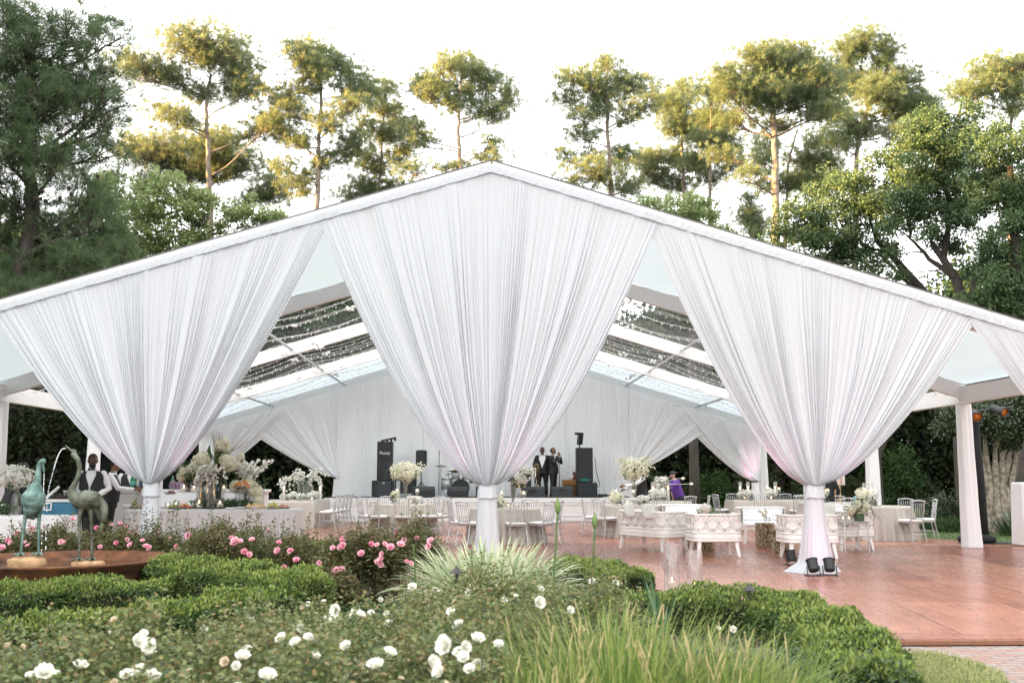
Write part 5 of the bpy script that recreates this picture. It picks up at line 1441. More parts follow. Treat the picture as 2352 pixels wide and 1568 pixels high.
def wedge(px, Y, w, label, h=.36, handle=None):
    root = empty('stage_monitor', st(px, Y), 0, label, 'stage monitor', 'floor monitor speakers along the stage edge')
    b = MB(); d = .42
    prof = [(-d / 2, 0), (-d / 2, h * .82), (-d / 2 + .07, h), (d / 2 - .06, h * .42), (d / 2, 0)]
    n = len(prof)
    vs = [(-w / 2, p[0], p[1]) for p in prof] + [(w / 2, p[0], p[1]) for p in prof]
    b.add(vs, [tuple(range(n)), tuple(range(2 * n - 1, n - 1, -1))] + [(i, n + i, n + (i + 1) % n, (i + 1) % n) for i in range(n)]); b.build('cabinet', blk2, root)
    b = MB()
    if handle == 'oval':
        b.lathe([(.16, 0), (.15, .012), (.02, .0), (0, 0)], n=28, sy=.5); b.v = [(v[0] - .05, -d / 2 - .002 - v[2], h * .48 + v[1]) for v in b.v]; b.build('port', blk, root)
    elif handle == 'grip':
        b.box((0, -d / 2 - .004, h * .66), (.22, .012, .10), taper=.8); b.build('recess', blk, root)
        b = MB(); b.tube([(-.08, -d / 2 - .012, h * .78), (0, -d / 2 - .028, h * .8), (.08, -d / 2 - .012, h * .78)], .013, 6); b.build('handle', blk2, root)
    else:
        b.box((0, -d / 2 - .004, h * .42), (w * .9, .008, h * .62)); b.build('back_plate', grille, root)
        b = MB()
        for k in range(7): b.box((-w * .34 + k * w * .115, -d / 2 - .010, h * .70), (.022, .008, .012))
        b.build('screw', chrome, root)
wedge(974, 32.9, .72, 'black wedge monitor under the raised small speaker, leftmost of its row')
wedge(1052, 32.9, .70, 'black wedge monitor in front of the bass drum')
wedge(1116, 32.9, .66, 'black wedge monitor mostly hidden behind the middle curtain knot')
wedge(1226, 32.9, .70, 'dark grey wedge monitor with an oval port at the feet of the trombone player', handle='oval')
wedge(1290, 32.9, .68, 'dark grey wedge monitor with a carrying grip below the singer', handle='grip')
# equipment rack with mixer
x, y, z = st(1197, 33.7)
root = empty('equipment_rack', (x, y, z), 0, 'black mixer rack with rows of silver knobs beside the saxophone', 'audio rack')
b = MB(); b.box((0, 0, .42), (.66, .5, .84), bev=.01); b.build('case', blk, root)
b = MB(); b.box((0, -.255, .62), (.58, .012, .34)); b.box((0, -.10, .90), (.60, .40, .05), rot=Euler((-.25, 0, 0))); b.build('mixer_panel', blk2, root)
for k in range(11):
    for zz in (.52, .70): pass
b = MB()
for k in range(12):
    b.tube([(-.26 + k * .047, -.262, .50), (-.27 + k * .047 + (k % 3) * .012, -.30, .56)], .008, 5)
    b.ball((-.26 + k * .047, -.268, .70), .012, 6, 4)
b.build('knobs', chrome, root)
b = MB(); b.box((-.13, -.45, .16), (.22, .2, .32)); 
for k in range(4): b.box((-.13, -.556, .06 + k * .075), (.18, .012, .05))
b.build('rack_units', mat('rack_silver', (.45, .46, .47), .4, metal=.5), root)
brass = mat('brass', (.72, .50, .18), .25, metal=1.0)
# saxophone
x, y, z = st(1192, 33.2)
root = empty('saxophone', (x, y, z), 0, 'brass saxophone standing upright left of the rack', 'saxophone')
b = MB(); b.tube([(-.02, .02, .86), (.0, 0, .80), (.0, 0, .5), (.0, 0, .28), (.03, -.01, .17), (.10, -.03, .14), (.15, -.04, .20), (.17, -.05, .30), (.18, -.06, .36)], [.014, .018, .026, .036, .042, .046, .052, .066, .085], 12, False); b.build('horn', brass, root, smooth=True)
b = MB()
for k in range(9): b.lathe([(.016, 0), (.016, .01), (0, .012)], (.03, -.03, .34 + k * .05), 8)
b.tube([(.035, -.03, .3), (.035, -.03, .78)], .005, 5); b.build('keys', brass, root)
b = MB(); b.tube([(-.02, .02, .86), (-.08, .02, .88), (-.13, .02, .85)], [.013, .010, .012], 8); b.build('neck', brass, root, smooth=True)
b = MB(); tripod(b, .14, .010, .18, .14); b.build('stand', blk, root)
# trombone on its stand, slide up
x, y, z = st(1232, 33.25)
root = empty('trombone', (x, y, z), 0, 'brass trombone standing upright in front of the tuxedoed man', 'trombone')
b = MB(); pts = [(-.06, 0, .45)] + [(-.06, 0, 1.0 + .01 * 0)] + [(.0 + .06 * math.cos(PI - k * PI / 8), 0, 1.03 + .06 * math.sin(PI - k * PI / 8)) for k in range(9)] + [(.06, 0, .40)]
b.tube(pts, .011, 8); b.tube([(-.06, 0, .86), (.06, 0, .86)], .007, 6); b.tube([(-.06, 0, .56), (.06, 0, .56)], .007, 6); b.build('slide', brass, root, smooth=True)
b = MB(); b.tube([(.06, 0, .42), (.055, 0, .32), (.05, 0, .27), (.045, 0, .235), (.042, 0, .20)], [.014, .024, .045, .075, .105], 16, False); b.build('bell', brass, root, smooth=True)
b = MB(); b.tube([(-.06, 0, .45), (-.07, 0, .40), (-.06, 0, .35)], .012, 8); b.tube([(-.02, .0, .9), (-.03, .0, .45)], .016, 8); b.build('tubing', chrome, root, smooth=True)
b = MB(); tripod(b, .22, .010, .18, .16); b.build('stand', blk, root)
# tweed amplifier and guitar
x, y, z = st(1313, 34.2)
root = empty('guitar_amplifier', (x, y, z), 0, 'tan tweed guitar amplifier behind the grip monitor', 'amplifier')
b = MB(); b.box((0, 0, .29), (.62, .26, .56), bev=.02); b.build('cabinet', mat('tweed', (.42, .20, .06), .8, var=.2, scale=40, bump=.3, bscale=120), root)
b = MB(); b.box((0, -.133, .24), (.54, .012, .36)); b.build('grille', mat('amp_grille', (.16, .085, .035), .8, bump=.5, bscale=120), root)
b = MB(); b.tube([(-.10, 0, .57), (-.08, 0, .61), (.08, 0, .61), (.10, 0, .57)], .012, 6); b.build('handle', mat('brown_leather', (.08, .035, .015), .6), root)
p = at(1325, 1076, 34.4)
root = empty('electric_guitar', (p.x, 34.4, SZ), 0, 'brown electric guitar half hidden behind the tall right speaker', 'guitar')
b = MB(); b.poly([(-.17, -.08), (-.10, -.2), (.06, -.2), (.15, -.08), (.10, .04), (.14, .14), (.04, .17), (0, .10), (-.06, .18), (-.15, .13), (-.11, .03)], -.02, .02)
b.v = [(v[0] * .9 - .02, v[2], .66 + v[1] * 1.1) for v in b.v]; b.build('body', mat('guitar_wood', (.16, .06, .025), .3, var=.4, scale=8), root)
b = MB(); b.beam((.0, -.02, .8), (.28, -.02, 1.32), .03, .05); b.build('neck', mat('guitar_neck', (.25, .12, .05), .4), root)
b = MB(); tripod(b, .5, .012, .2, .3); b.build('stand', blk, root)
b = MB(); b.tube([at(1366, 1050, 33.9), at(1370, 1085, 33.9), at(1378, 1112, 33.8), at(1375, 1118, 33.7), at(1366, 1105, 33.7)], .012, 6)
tag(b.build('speaker_cable', blk, smooth=True), 'black cable hanging down beside the tall right speaker', 'cable')
b = MB(); x, y, z = st(1391, 33.6); b.box((x, y, SZ + .05), (.5, .3, .10), bev=.02); tag(b.build('equipment_case', blk), 'flat black case lying at the right end of the stage', 'case')

# ================================================================== LAMPS THAT LIGHT THE CURTAINS
def par_can(px, py, Y, rz, label, tilt=-.5, lit=True):
    p = gz(px, py, 0.0) if Y is None else at(px, py, Y); root = empty('floor_light', (p.x, p.y, 0), rz, label, 'floor light', 'black floor lights at the curtain posts', .76)
    b = MB(); R_ = Euler((tilt, 0, 0)).to_matrix()
    b.lathe([(.085, -.11), (.10, -.09), (.105, .10), (.115, .105), (.115, .125), (.095, .125), (.095, .09)], n=24); b.v = [tuple(R_ @ Vector(v) + Vector((0, 0, .19))) for v in b.v]; b.build('can', blk, root, smooth=False)
    b = MB(); b.lathe([(.094, .095), (0, .097)], n=24); b.v = [tuple(R_ @ Vector(v) + Vector((0, 0, .19))) for v in b.v]; b.build('lens', mat('lit_pink_lens', (.9, .3, .5), .3, emis=(1, .25, .45, 3.0)), root)
    b = MB()
    for sx in (-.125, .125):
        b.tube([(sx, 0, .19), (sx, -.05, .02)], .012, 6); b.tube([(sx, -.10, .012), (sx, .10, .012)], .012, 6)
    b.tube([(-.125, -.05, .012), (.125, -.05, .012)], .012, 6); b.build('bracket', blk, root)
    return root
c1 = par_can(1817, 1297, None, .4, 'black floor light with its lit pink lens showing, left of the curtain foot', -.2)
c2 = par_can(1867, 1296, 14.62, .1, 'black floor light tilted in front of the curtain foot, middle of three', -.50)
c3 = par_can(1905, 1296, 14.66, -.2, 'black floor light upright at the right of the curtain foot', -.42)
def glow(loc, target, power, name):
    l = bpy.data.lights.new(name, 'SPOT'); l.energy = power; l.color = (1.0, .40, .62); l.spot_size = rad(46); l.spot_blend = .9; l.shadow_soft_size = .08
    o = bpy.data.objects.new(name, l); COL.objects.link(o); o.location = loc
    o.rotation_euler = (Vector(loc) - Vector(target)).to_track_quat('Z', 'Y').to_euler()
PW = 4.5
for gx in (-4.92, .09, 5.05):
    for dx in (-.55, .55):
        glow((gx + dx * 1.25, 14.75, .85), (gx + dx * .7, 15.15, 2.5), PW, 'pink_wash')
glow((9.3, 34.5, .9), (9.5, 35.1, 2.2), 7, 'pink_wash')

# pole with two stage lights at right
x, y = at(2262, 1240, 21.6).x, 21.6
root = empty('light_pole', (x, y, ZG), 0, 'black cloth wrapped pole carrying two amber stage lights beside the draped right post', 'light pole')
top = at(2256, 945, 21.6).z - ZG
b = MB(); b.tube([(0, 0, 0), (-.01, 0, top * .5), (-.05, 0, top)], [.095, .08, .07], 14); b.build('pole', mat('black_cloth', (.008, .008, .010), .9, bump=.3, bscale=12), root, smooth=True)
b = MB(); b.box((.12, 0, .035), (1.05, .7, .07), bev=.02); b.ball((-.15, .05, .14), (.42, .3, .14), 14, 8); b.build('base', mat('black_cloth', (.01, .01, .01), .9), root, smooth=True)
amber = mat('amber_lens', (.30, .09, .02), .25, emis=(1, .25, .03, .02))
for (px, py, a) in ((2242, 955, -.25), (2300, 944, .35)):
    q = at(px, py, 21.3) - Vector((x, y, ZG)); b = MB()
    R_ = Euler((PI / 2 + .35, 0, a)).to_matrix()
    b.lathe([(.05, -.30), (.085, -.26), (.085, -.05), (.105, .0), (.12, .12), (.105, .12), (.10, .06)], n=18); b.v = [tuple(R_ @ Vector(v) + q) for v in b.v]; h = b.build('stage_lamp', blk, root, smooth=True)
    b = MB(); b.lathe([(.10, .065), (0, .075)], n=18); b.v = [tuple(R_ @ Vector(v) + q) for v in b.v]; b.build('lens', amber, h, smooth=True)
b = MB(); q1, q2 = at(2225, 945, 21.5) - Vector((x, y, ZG)), at(2325, 935, 21.5) - Vector((x, y, ZG)); b.tube([q1, q2], .025, 8); b.build('cross_bar', blk, root)
# white draped pedestal at the right edge
p = gz(2356, 1254, 0); root = empty('pedestal', (p.x + .12, p.y, 0), 0, 'white cloth covered pedestal cut off by the right edge', 'pedestal')
b = MB(); b.box((0, 0, .66), (.55, .55, 1.30), taper=.86, bev=.03); b.build('cover', sleeve_m, root)

# black board fence at the left
root = empty('board_fence', (-14.5, 37, ZG), 0, 'tall black board fence behind the bartenders', 'fence')
fm = mat('black_boards', (.006, .0065, .007), .9, var=.4, scale=5, stretch=(6, 1, .5), spec=.1)
b = MB()
for k in range(60): b.box((-5.4 + k * .18, .01 * (k % 2), 1.14), (.172, .025, 2.28))
b.build('boards', fm, root)
b = MB(); b.box((0, -.05, 2.30), (10.9, .12, .04)); b.build('top_rail', fm, root)
for k in range(5):
    b = MB(); b.box((-5.2 + k * 2.6, .08, 1.15), (.1, .1, 2.3)); b.build('fence_post', fm, root)
# ================================================================== TABLES
seq_m, nt, N_, L_, bs_ = nodes('sequin_cloth')
bs_.inputs['Base Color'].default_value = (.58, .51, .44, 1); bs_.inputs['Metallic'].default_value = .35; bs_.inputs['Roughness'].default_value = .42
tc = N_.new('ShaderNodeTexCoord'); vo = N_.new('ShaderNodeTexVoronoi'); vo.inputs['Scale'].default_value = 150
L_.new(tc.outputs['Object'], vo.inputs['Vector'])
bp = N_.new('ShaderNodeBump'); bp.inputs['Strength'].default_value = .9; bp.inputs['Distance'].default_value = .01
L_.new(vo.outputs['Color'], bp.inputs['Height']); L_.new(bp.outputs['Normal'], bs_.inputs['Normal'])
rp = N_.new('ShaderNodeValToRGB'); rp.color_ramp.elements[0].color = (.46, .41, .36, 1); rp.color_ramp.elements[1].color = (.70, .65, .60, 1)
L_.new(vo.outputs['Distance'], rp.inputs['Fac']); L_.new(rp.outputs['Color'], bs_.inputs['Base Color'])
grey_cl = cloth('grey_satin', (.62, .60, .60), .08, rough=.6)
white_cl = cloth('white_linen', (.80, .80, .80), .1)
def round_cloth(b, R, H, seed, folds=9, spread=1.12):
    f = noise1(seed, 3, 2.0)
    def fn(u, v):
        t = 2 * PI * u
        if v < .3: r = R * (v / .3); return Vector((r * math.cos(t), r * math.sin(t), H))
        k = (v - .3) / .7
        fold = abs(math.sin(12 * t + .9 * math.sin(3 * t + seed) + seed)) ** .55 * (.8 + .25 * math.sin(5 * t + 2 * seed))
        r = R * (1 + (spread - 1) * k * .6 + .30 * k * fold - .10 * k)
        z = H * (1 - k) + .004
        if k < .08: r = R * (1 + .02 * k / .08)
        return Vector((r * math.cos(t), r * math.sin(t), z))
    b.grid(fn, 110, 26, True)
def rect_cloth(b, W, D, H, seed, amp=.05, z0=.004, n=420, flare=.05, freq=1.0):
    """cloth over an oblong table; u runs round the edge"""
    per = 2 * (W + D); f = noise1(seed, 3, 3)
    def edge(s):
        s = s % per
        if s < W: return Vector((-W / 2 + s, -D / 2, 0)), Vector((0, -1, 0))
        s -= W
        if s < D: return Vector((W / 2, -D / 2 + s, 0)), Vector((1, 0, 0))
        s -= D
        if s < W: return Vector((W / 2 - s, D / 2, 0)), Vector((0, 1, 0))
        s -= W
        return Vector((-W / 2, D / 2 - s, 0)), Vector((-1, 0, 0))
    def fn(u, v):
        e, nrm = edge(u * per)
        if v < .1: return Vector((e.x * v * 10, e.y * v * 10, H))
        k = (v - .1) / .9
        w = abs(math.sin(u * per * 30 * freq + 1.2 * f(u))) ** .5 * (.75 + .3 * f(u * 1.7))
        if k < .04: return e + Vector((0, 0, H - .008)) + nrm * .006
        c = e + nrm * (.006 + (flare + amp * w) * k ** .9)
        c.z = H * (1 - k) + z0; return c
    b.grid(fn, n, 18, True)
TG = 'dining tables with champagne cloths'
def round_table(px, Y, label, R=.76, seed=0):
    root = empty('dining_table', (at(px, 1150, Y).x, Y, 0), seed * .7, label, 'table', TG)
    b = MB(); round_cloth(b, R, .755, seed); b.build('tablecloth', seq_m, root, smooth=True)
    b = MB(); b.lathe([(R - .03, .72), (R - .01, .725), (R - .01, .748), (0, .749)], n=40); b.build('tabletop', mat('plywood_top', (.35, .22, .12), .7), root)
    return root
t2 = round_table(931, 25.9, 'round table with champagne cloth and one tall flower vase, before the drum kit', seed=2)
t3 = round_table(1160, 22.1, 'round champagne table partly hidden by the foot of the middle curtain', seed=3)
t4 = round_table(1455, 24.5, 'round champagne table with the largest tall bouquet, behind the angled white settee', seed=4)
t5 = round_table(1525, 28.0, 'round champagne table where the woman in purple leans', seed=5)
t7 = round_table(2015, 23.2, 'round champagne table nearest the lawn at the right', seed=7)
t8 = round_table(1903, 26.4, 'round champagne table just right of the knotted right curtain, set back', seed=8)
def long_table(px, Y, W, D, rz, label, seed, name='dining_table', group=TG, m=None, H=.755, cat='table', amp=.07):
    root = empty(name, (at(px, 1150, Y).x, Y, 0), rz, label, cat, group)
    b = MB(); rect_cloth(b, W, D, H, seed, amp); b.build('tablecloth', m or seq_m, root, smooth=True)
    b = MB(); b.box((0, 0, H - .025), (W - .03, D - .03, .03)); b.build('tabletop', mat('plywood_top', (.35, .22, .12), .7), root)
    return root
t1 = long_table(672, 29.6, 1.7, 2.8, 0, 'long champagne table with white orchids behind the grey buffet', 1)
t6 = long_table(1772, 29.6, 2.5, 1.05, 0, 'long champagne table with candle cylinders near the rear right post', 6)

# ------------------------------------------------------------------ chairs
acr = clear('clear_acrylic', (.94, .95, .96), .26, .26, .08, (.88, .89, .91))
cush_m = cloth('white_cushion', (.90, .89, .89), .05)
def make_chair():
    root = empty('ghost_chair', (0, 0, 0), 0, '-', 'chair', 'clear dining chairs with white cushions')
    b = MB(); b.box((0, 0, .455), (.40, .39, .055), bev=.022); b.build('cushion', cush_m, root, smooth=True)
    b = MB(); b.box((0, 0, .412), (.40, .39, .03), bev=.008); b.build('seat_frame', acr, root)
    for sx in (-1, 1):
        b = MB(); b.tube([(sx * .18, .175, .40), (sx * .19, .195, 0)], [.016, .012], 8); b.build('leg', acr, root)
        b = MB(); b.tube([(sx * .175, -.18, .40), (sx * .19, -.255, 0)], [.017, .013], 8); b.build('leg', acr, root)
    b = MB()
    for sx in (-1, 1):
        pts = [(sx * .175, -.18, .40)]; rs = [.017]
        for k in range(1, 15):
            pts.append((sx * (.175 + .005 * k / 14), -.18 - .075 * (k / 14), .40 + .50 * k / 14)); rs.append(.013 if k % 2 else .0185)
        b.tube(pts, rs, 8)
    for k in range(5):
        x = -.115 + k * .0575
        b.tube([(x, -.195, .50), (x, -.215, .63), (x, -.235, .76), (x, -.25, .85)], [.010, .006, .009, .010], 6); b.ball((x, -.197, .515), .014, 6, 5)
    b.tube([(-.17, -.193, .495), (.17, -.193, .495)], .010, 6)
    b.build('back_spindles', acr, root, smooth=True)
    b = MB(); pts, rs = [], []
    for k in range(25):
        u = k / 24 * 2 - 1
        pts.append((u * .20, -.257, .865 + .030 * (1 - u * u) + .012 * abs(math.sin(u * PI * 2.5)))); rs.append((.024, .018))
    b.tube(pts, rs, 8); b.build('top_rail', acr, root, smooth=True)
    b = MB(); b.tube([(-.185, .188, .17), (.185, .188, .17)], .008, 6); b.tube([(-.185, -.222, .17), (.185, -.222, .17)], .008, 6)
    for sx in (-1, 1): b.tube([(sx * .187, .188, .20), (sx * .187, -.22, .20)], .008, 6)
    b.build('stretcher', acr, root)
    return root
chair0 = make_chair(); used = [False]
def chair(x, y, rz, label):
    o = chair0 if not used[0] else copy_tree(chair0); used[0] = True
    o.location = (x, y, 0); o.rotation_euler = (0, 0, rz); o['label'] = label
    return o
def ring(tab, items, R=1.0):
    c = tab.location
    for deg, label in items:
        a = rad(deg); chair(c.x + math.cos(a) * R, c.y + math.sin(a) * R, math.atan2(math.cos(a), -math.sin(a)), label)
ring(t2, [(-90, 'clear chair with its back to us, squarely in front of the table by the drums'),
          (-52, 'clear chair right of the middle one at the table by the drums, back to us'),
          (-28, 'clear chair at the right edge of the table by the drums, overlapped by its neighbour'),
          (-126, 'clear chair front left at the table by the drums'),
          (-152, 'clear chair at the left side of the table by the drums'),
          (118, 'clear chair beyond the table by the drums, far left, its scalloped back showing'),
          (82, 'clear chair beyond the table by the drums, behind its tall flower vase'),
          (48, 'clear chair beyond the table by the drums, far right, its top rail showing')])
ring(t3, [(-78, 'clear chair just right of the middle curtain foot, back to us'),
          (-42, 'clear chair at the right front of the table behind the middle curtain'),
          (-14, 'clear chair right of the table behind the middle curtain, by the tall bud'),
          (-138, 'clear chair tucked just left of the middle curtain foot'),
          (-165, 'clear chair left of the middle curtain, second away from its foot'),
          (62, 'clear chair beyond the table right of the middle curtain, scalloped back against the stage panels')])
ring(t4, [(176, 'clear chair side on, alone at the left of the table with the largest bouquet'),
          (-140, 'clear chair at the front left of the largest bouquet table, beside the angled settee'),
          (112, 'clear chair beyond the largest bouquet table, back rail below the waiter'),
          (75, 'clear chair beyond the largest bouquet table, half hidden by its low flowers')])
ring(t5, [(-66, 'clear chair below the woman in purple, right of two backs side by side'),
          (-104, 'clear chair left of the one below the woman in purple'),
          (-20, 'clear chair right of the woman in purple, set apart against the dark shrub'),
          (150, 'clear chair at the far left of the table where the woman in purple leans')])
ring(t7, [(-70, 'clear chair with its back to us in front of the table nearest the lawn'),
          (38, 'clear chair on the far right of the table nearest the lawn, facing us'),
          (-12, 'clear chair seen side on, outermost at the lawn edge'),
          (100, 'clear chair beyond the table nearest the lawn, behind its candles')], 1.02)
ring(t8, [(-75, 'clear chair between the right curtain and the acrylic side table, back to us'),
          (60, 'clear chair beyond the set back right table, right of the curtain'),
          (105, 'clear chair beyond the set back right table, closest to the curtain')])
c = t6.location
for dx, lab in ((-.62, 'clear chair before the rear long table, behind the left end of the tufted settee'), (.52, 'clear chair in front of the rear long table, right of the tufted settee')):
    chair(c.x + dx, c.y - .80, 0, lab)
for dx, lab in ((-.9, 'clear chair beyond the rear long table, leftmost'), (-.1, 'clear chair beyond the rear long table, middle'), (.72, 'clear chair beyond the rear long table, rightmost')):
    chair(c.x + dx, c.y + .78, PI, lab)
chair(c.x - 1.42, c.y + .1, -PI / 2 + .25, 'clear chair alone at the left end of the rear long table, seen against the lawn')
c = t1.location
for k, lab in enumerate(('nearest', 'second', 'third', 'fourth', 'farthest')):
    chair(c.x + 1.2 + k * .03, c.y - 1.2 + k * .60, PI / 2, 'clear chair at the long orchid table, %s of its right row' % lab)
for k, lab in enumerate(('nearest', 'second', 'third', 'fourth')):
    chair(c.x - 1.2, c.y - .2 + k * .62, -PI / 2, 'clear chair at the long orchid table, %s of its left row' % lab)
chair(c.x + .35, c.y + 1.75, PI, 'clear chair at the far end of the long orchid table, against the dark')

# ------------------------------------------------------------------ lounge seats
ivory = mat('ivory_paint', (.88, .855, .835), .4, var=.04, scale=5)
tuft_m = mat('white_leather', (.90, .90, .91), .45, bump=.05, bscale=40)
SGp = 'white gothic carved settees of the lounge'
def settee(px, py, W, D, rz, label, H=.76, long=False):
    """low U shaped settee: carved outer shell with rings and peaks, seat pad, tufted lining, splayed legs; faces local +Y"""
    p = gz(px, py, 0); root = empty('carved_settee', (p.x, p.y, 0), rz, label, 'settee', SGp)
    R = .16; hw, hd = W / 2, D / 2
    path = []
    seg = 10
    for k in range(3): path.append((-hw, hd * .85 - (hd * .85 + hd - R) * k / 3 * 1.0))
    for k in range(seg + 1):
        a = PI + (PI / 2) * k / seg; path.append((-hw + R + R * math.cos(a), -hd + R + R * math.sin(a)))
    n = max(6, int(W / .08))
    for k in range(1, n): path.append((-hw + R + (W - 2 * R) * k / n, -hd))
    for k in range(seg + 1):
        a = -PI / 2 + (PI / 2) * k / seg; path.append((hw - R + R * math.cos(a), -hd + R + R * math.sin(a)))
    for k in range(1, 4): path.append((hw, -hd + R + (hd * .85 + hd - R) * k / 3 * 1.0))
    P = [Vector((x, y, 0)) for x, y in path]
    cum = [0.0]
    for i in range(1, len(P)): cum.append(cum[-1] + (P[i] - P[i - 1]).length)
    LT = cum[-1]
    def on(s, z, out=0.0):
        s = max(0, min(LT - 1e-6, s))
        i = max(j for j in range(len(cum)) if cum[j] <= s); i = min(i, len(P) - 2)
        t = (s - cum[i]) / max(1e-6, cum[i + 1] - cum[i]); d = (P[i + 1] - P[i]).normalized(); nrm = Vector((d.y, -d.x, 0))
        q = P[i].lerp(P[i + 1], t) + nrm * out; q.z = z; return q
    z0, z1 = .425, H - .03
    b = MB(); ns = 60
    b.grid(lambda u, v: on(u * LT, z0 + (z1 - z0) * v, 0), ns, 3); b.grid(lambda u, v: on((1 - u) * LT, z0 + (z1 - z0) * v, -.03), ns, 3)
    b.build('back_shell', ivory, root, smooth=True)
    b = MB()
    b.tube([on(LT * k / ns, z1 + .015, .004) for k in range(ns + 1)], [(.034, .024)] * (ns + 1), 8); b.build('top_rail', ivory, root, smooth=True)
    b = MB(); b.tube([on(LT * k / ns, z0 + .005, .012) for k in range(ns + 1)], [(.024, .02)] * (ns + 1), 8); b.tube([on(LT * k / ns, z0 - .075, .008) for k in range(ns + 1)], [(.03, .065)] * (ns + 1), 8); b.tube([on(LT * k / ns, z0 - .135, .016) for k in range(ns + 1)], [(.022, .02)] * (ns + 1), 8)
    b.box((0, hd * .85, z0 - .075), (W, .05, .12)); b.build('seat_rail', ivory, root, smooth=False)
    b = MB(); m_ = max(4, int(round(LT / .245))); zm = (z0 + z1) / 2 + .015
    for k in range(m_):
        s0 = LT * (k + .5) / m_; w = LT / m_
        ringp = [on(s0 + .092 * math.cos(a * PI / 10), zm + .085 * math.sin(a * PI / 10), .014) for a in range(21)]
        b.tube(ringp, .0125, 6, False)
        b.tube([on(s0, zm + .085, .014), on(s0, z1, .014)], .0125, 6)
        for sg in (-1, 1):
            b.tube([on(s0 + sg * .055, z1, .014), on(s0 + sg * .075, zm + .11, .014), on(s0 + sg * w * .48, zm + .0, .014)], .011, 6)
            b.tube([on(s0, z0 + .02, .014), on(s0, zm - .085, .014)], .011, 6)
            b.tube([on(s0 + sg * .02, zm - .085, .014), on(s0 + sg * w * .5, z0 + .09, .014) if False else on(s0 + sg * w * .28, zm - .10, .014), on(s0 + sg * w * .5, z0 + .125, .014)], .011, 6)
            b.tube([on(s0 + sg * .03, z0 + .02, .014), on(s0 + sg * w * .5, z0 + .115, .014)], .011, 6)
    b.build('carved_tracery', ivory, root, smooth=True)
    b = MB()
    b.grid(lambda u, v: on(.04 + u * (LT - .08), z0 + .05 + (z1 - z0 - .05) * v, -.045 - .022 * abs(math.sin(u * m_ * 2 * PI)) * abs(math.sin(v * PI * 2.5 + .4))), ns * 2, 10)
    b.build('tufted_lining', tuft_m, root, smooth=True)
    b = MB(); b.box((0, .03, .40), (W - .09, D - .10 + .06, .13), bev=.05); b.build('seat_cushion', tuft_m, root, smooth=True)
    for sx in (-1, 1):
        for sy in (-1, 1):
            x, y = sx * (hw - .09), (-hd + .07 if sy < 0 else hd * .8)
            b = MB(); b.tube([(x, y, z0 - .09), (x + sx * .005, y + sy * .005, .2), (x + sx * .035, y + sy * .045, 0)], [.056, .046, .030], 4); b.build('leg', ivory, root)
    return root
settee(1500, 1262, 1.40, .66, -1.05, 'white carved settee turned at an angle, nearest the stage side, two cushions on it')
settee(1641, 1276, .86, .62, .05, 'white carved armchair with its ringed back square to us, between the candles and the curtain')
settee(1563, 1232, .95, .6, PI + .1, 'white tufted armchair facing us behind the angled settee')
settee(1748, 1246, .93, .62, PI - .06, 'white tufted settee facing us in front of the rear long table')
settee(1857, 1280, .92, .62, .0, 'white carved armchair half hidden behind the right curtain foot')
settee(1952, 1262, .80, .58, .2, 'white carved armchair behind the acrylic side table')
settee(1905, 1236, 1.0, .6, PI + .35, 'white tufted settee facing us just right of the curtain, mostly hidden')
pil_m = cloth('white_fluffy_cushion', (.84, .83, .80), .1, bump=.5, bscale=30)
for (px, py, Y, rz, lab) in ((1446, 1172, 19.6, .9, 'fluffy white cushion standing on the left end of the angled settee'), (1490, 1174, 19.3, .7, 'fluffy white cushion leaning beside its twin on the angled settee'), (1901, 1172, 19.5, .2, 'white ribbed cushion on the settee just right of the curtain')):
    p = at(px, py, Y); b = MB()
    b.ball((0, 0, 0), (.17, .06, .15), 20, 14, fn=lambda d, v: Vector((math.copysign(abs(d.x) ** .6, d.x) * .17, d.y * .06, math.copysign(abs(d.z) ** .5, d.z) * .15)))
    tag(b.build('cushion', pil_m, smooth=True, loc=(p.x, Y, p.z), rot=(-.2, 0, rz)), lab, 'cushion', 'loose cushions on the settees')
weave_m, nt, N_, L_, bs_ = nodes('gilt_weave')
tc = N_.new('ShaderNodeTexCoord')
bs_.inputs['Metallic'].default_value = .55; bs_.inputs['Roughness'].default_value = .4
rp = N_.new('ShaderNodeValToRGB'); rp.color_ramp.elements[0].color = (.05, .035, .02, 1); rp.color_ramp.elements[1].color = (.62, .50, .34, 1); rp.color_ramp.elements[0].position = .35; rp.color_ramp.elements[1].position = .6
nz = N_.new('ShaderNodeTexNoise'); nz.inputs['Scale'].default_value = 24; nz.inputs['Detail'].default_value = 2
L_.new(tc.outputs['Object'], nz.inputs['Vector']); L_.new(nz.outputs['Fac'], rp.inputs['Fac']); L_.new(rp.outputs['Color'], bs_.inputs['Base Color'])
WGp = 'woven gilt drum tables'
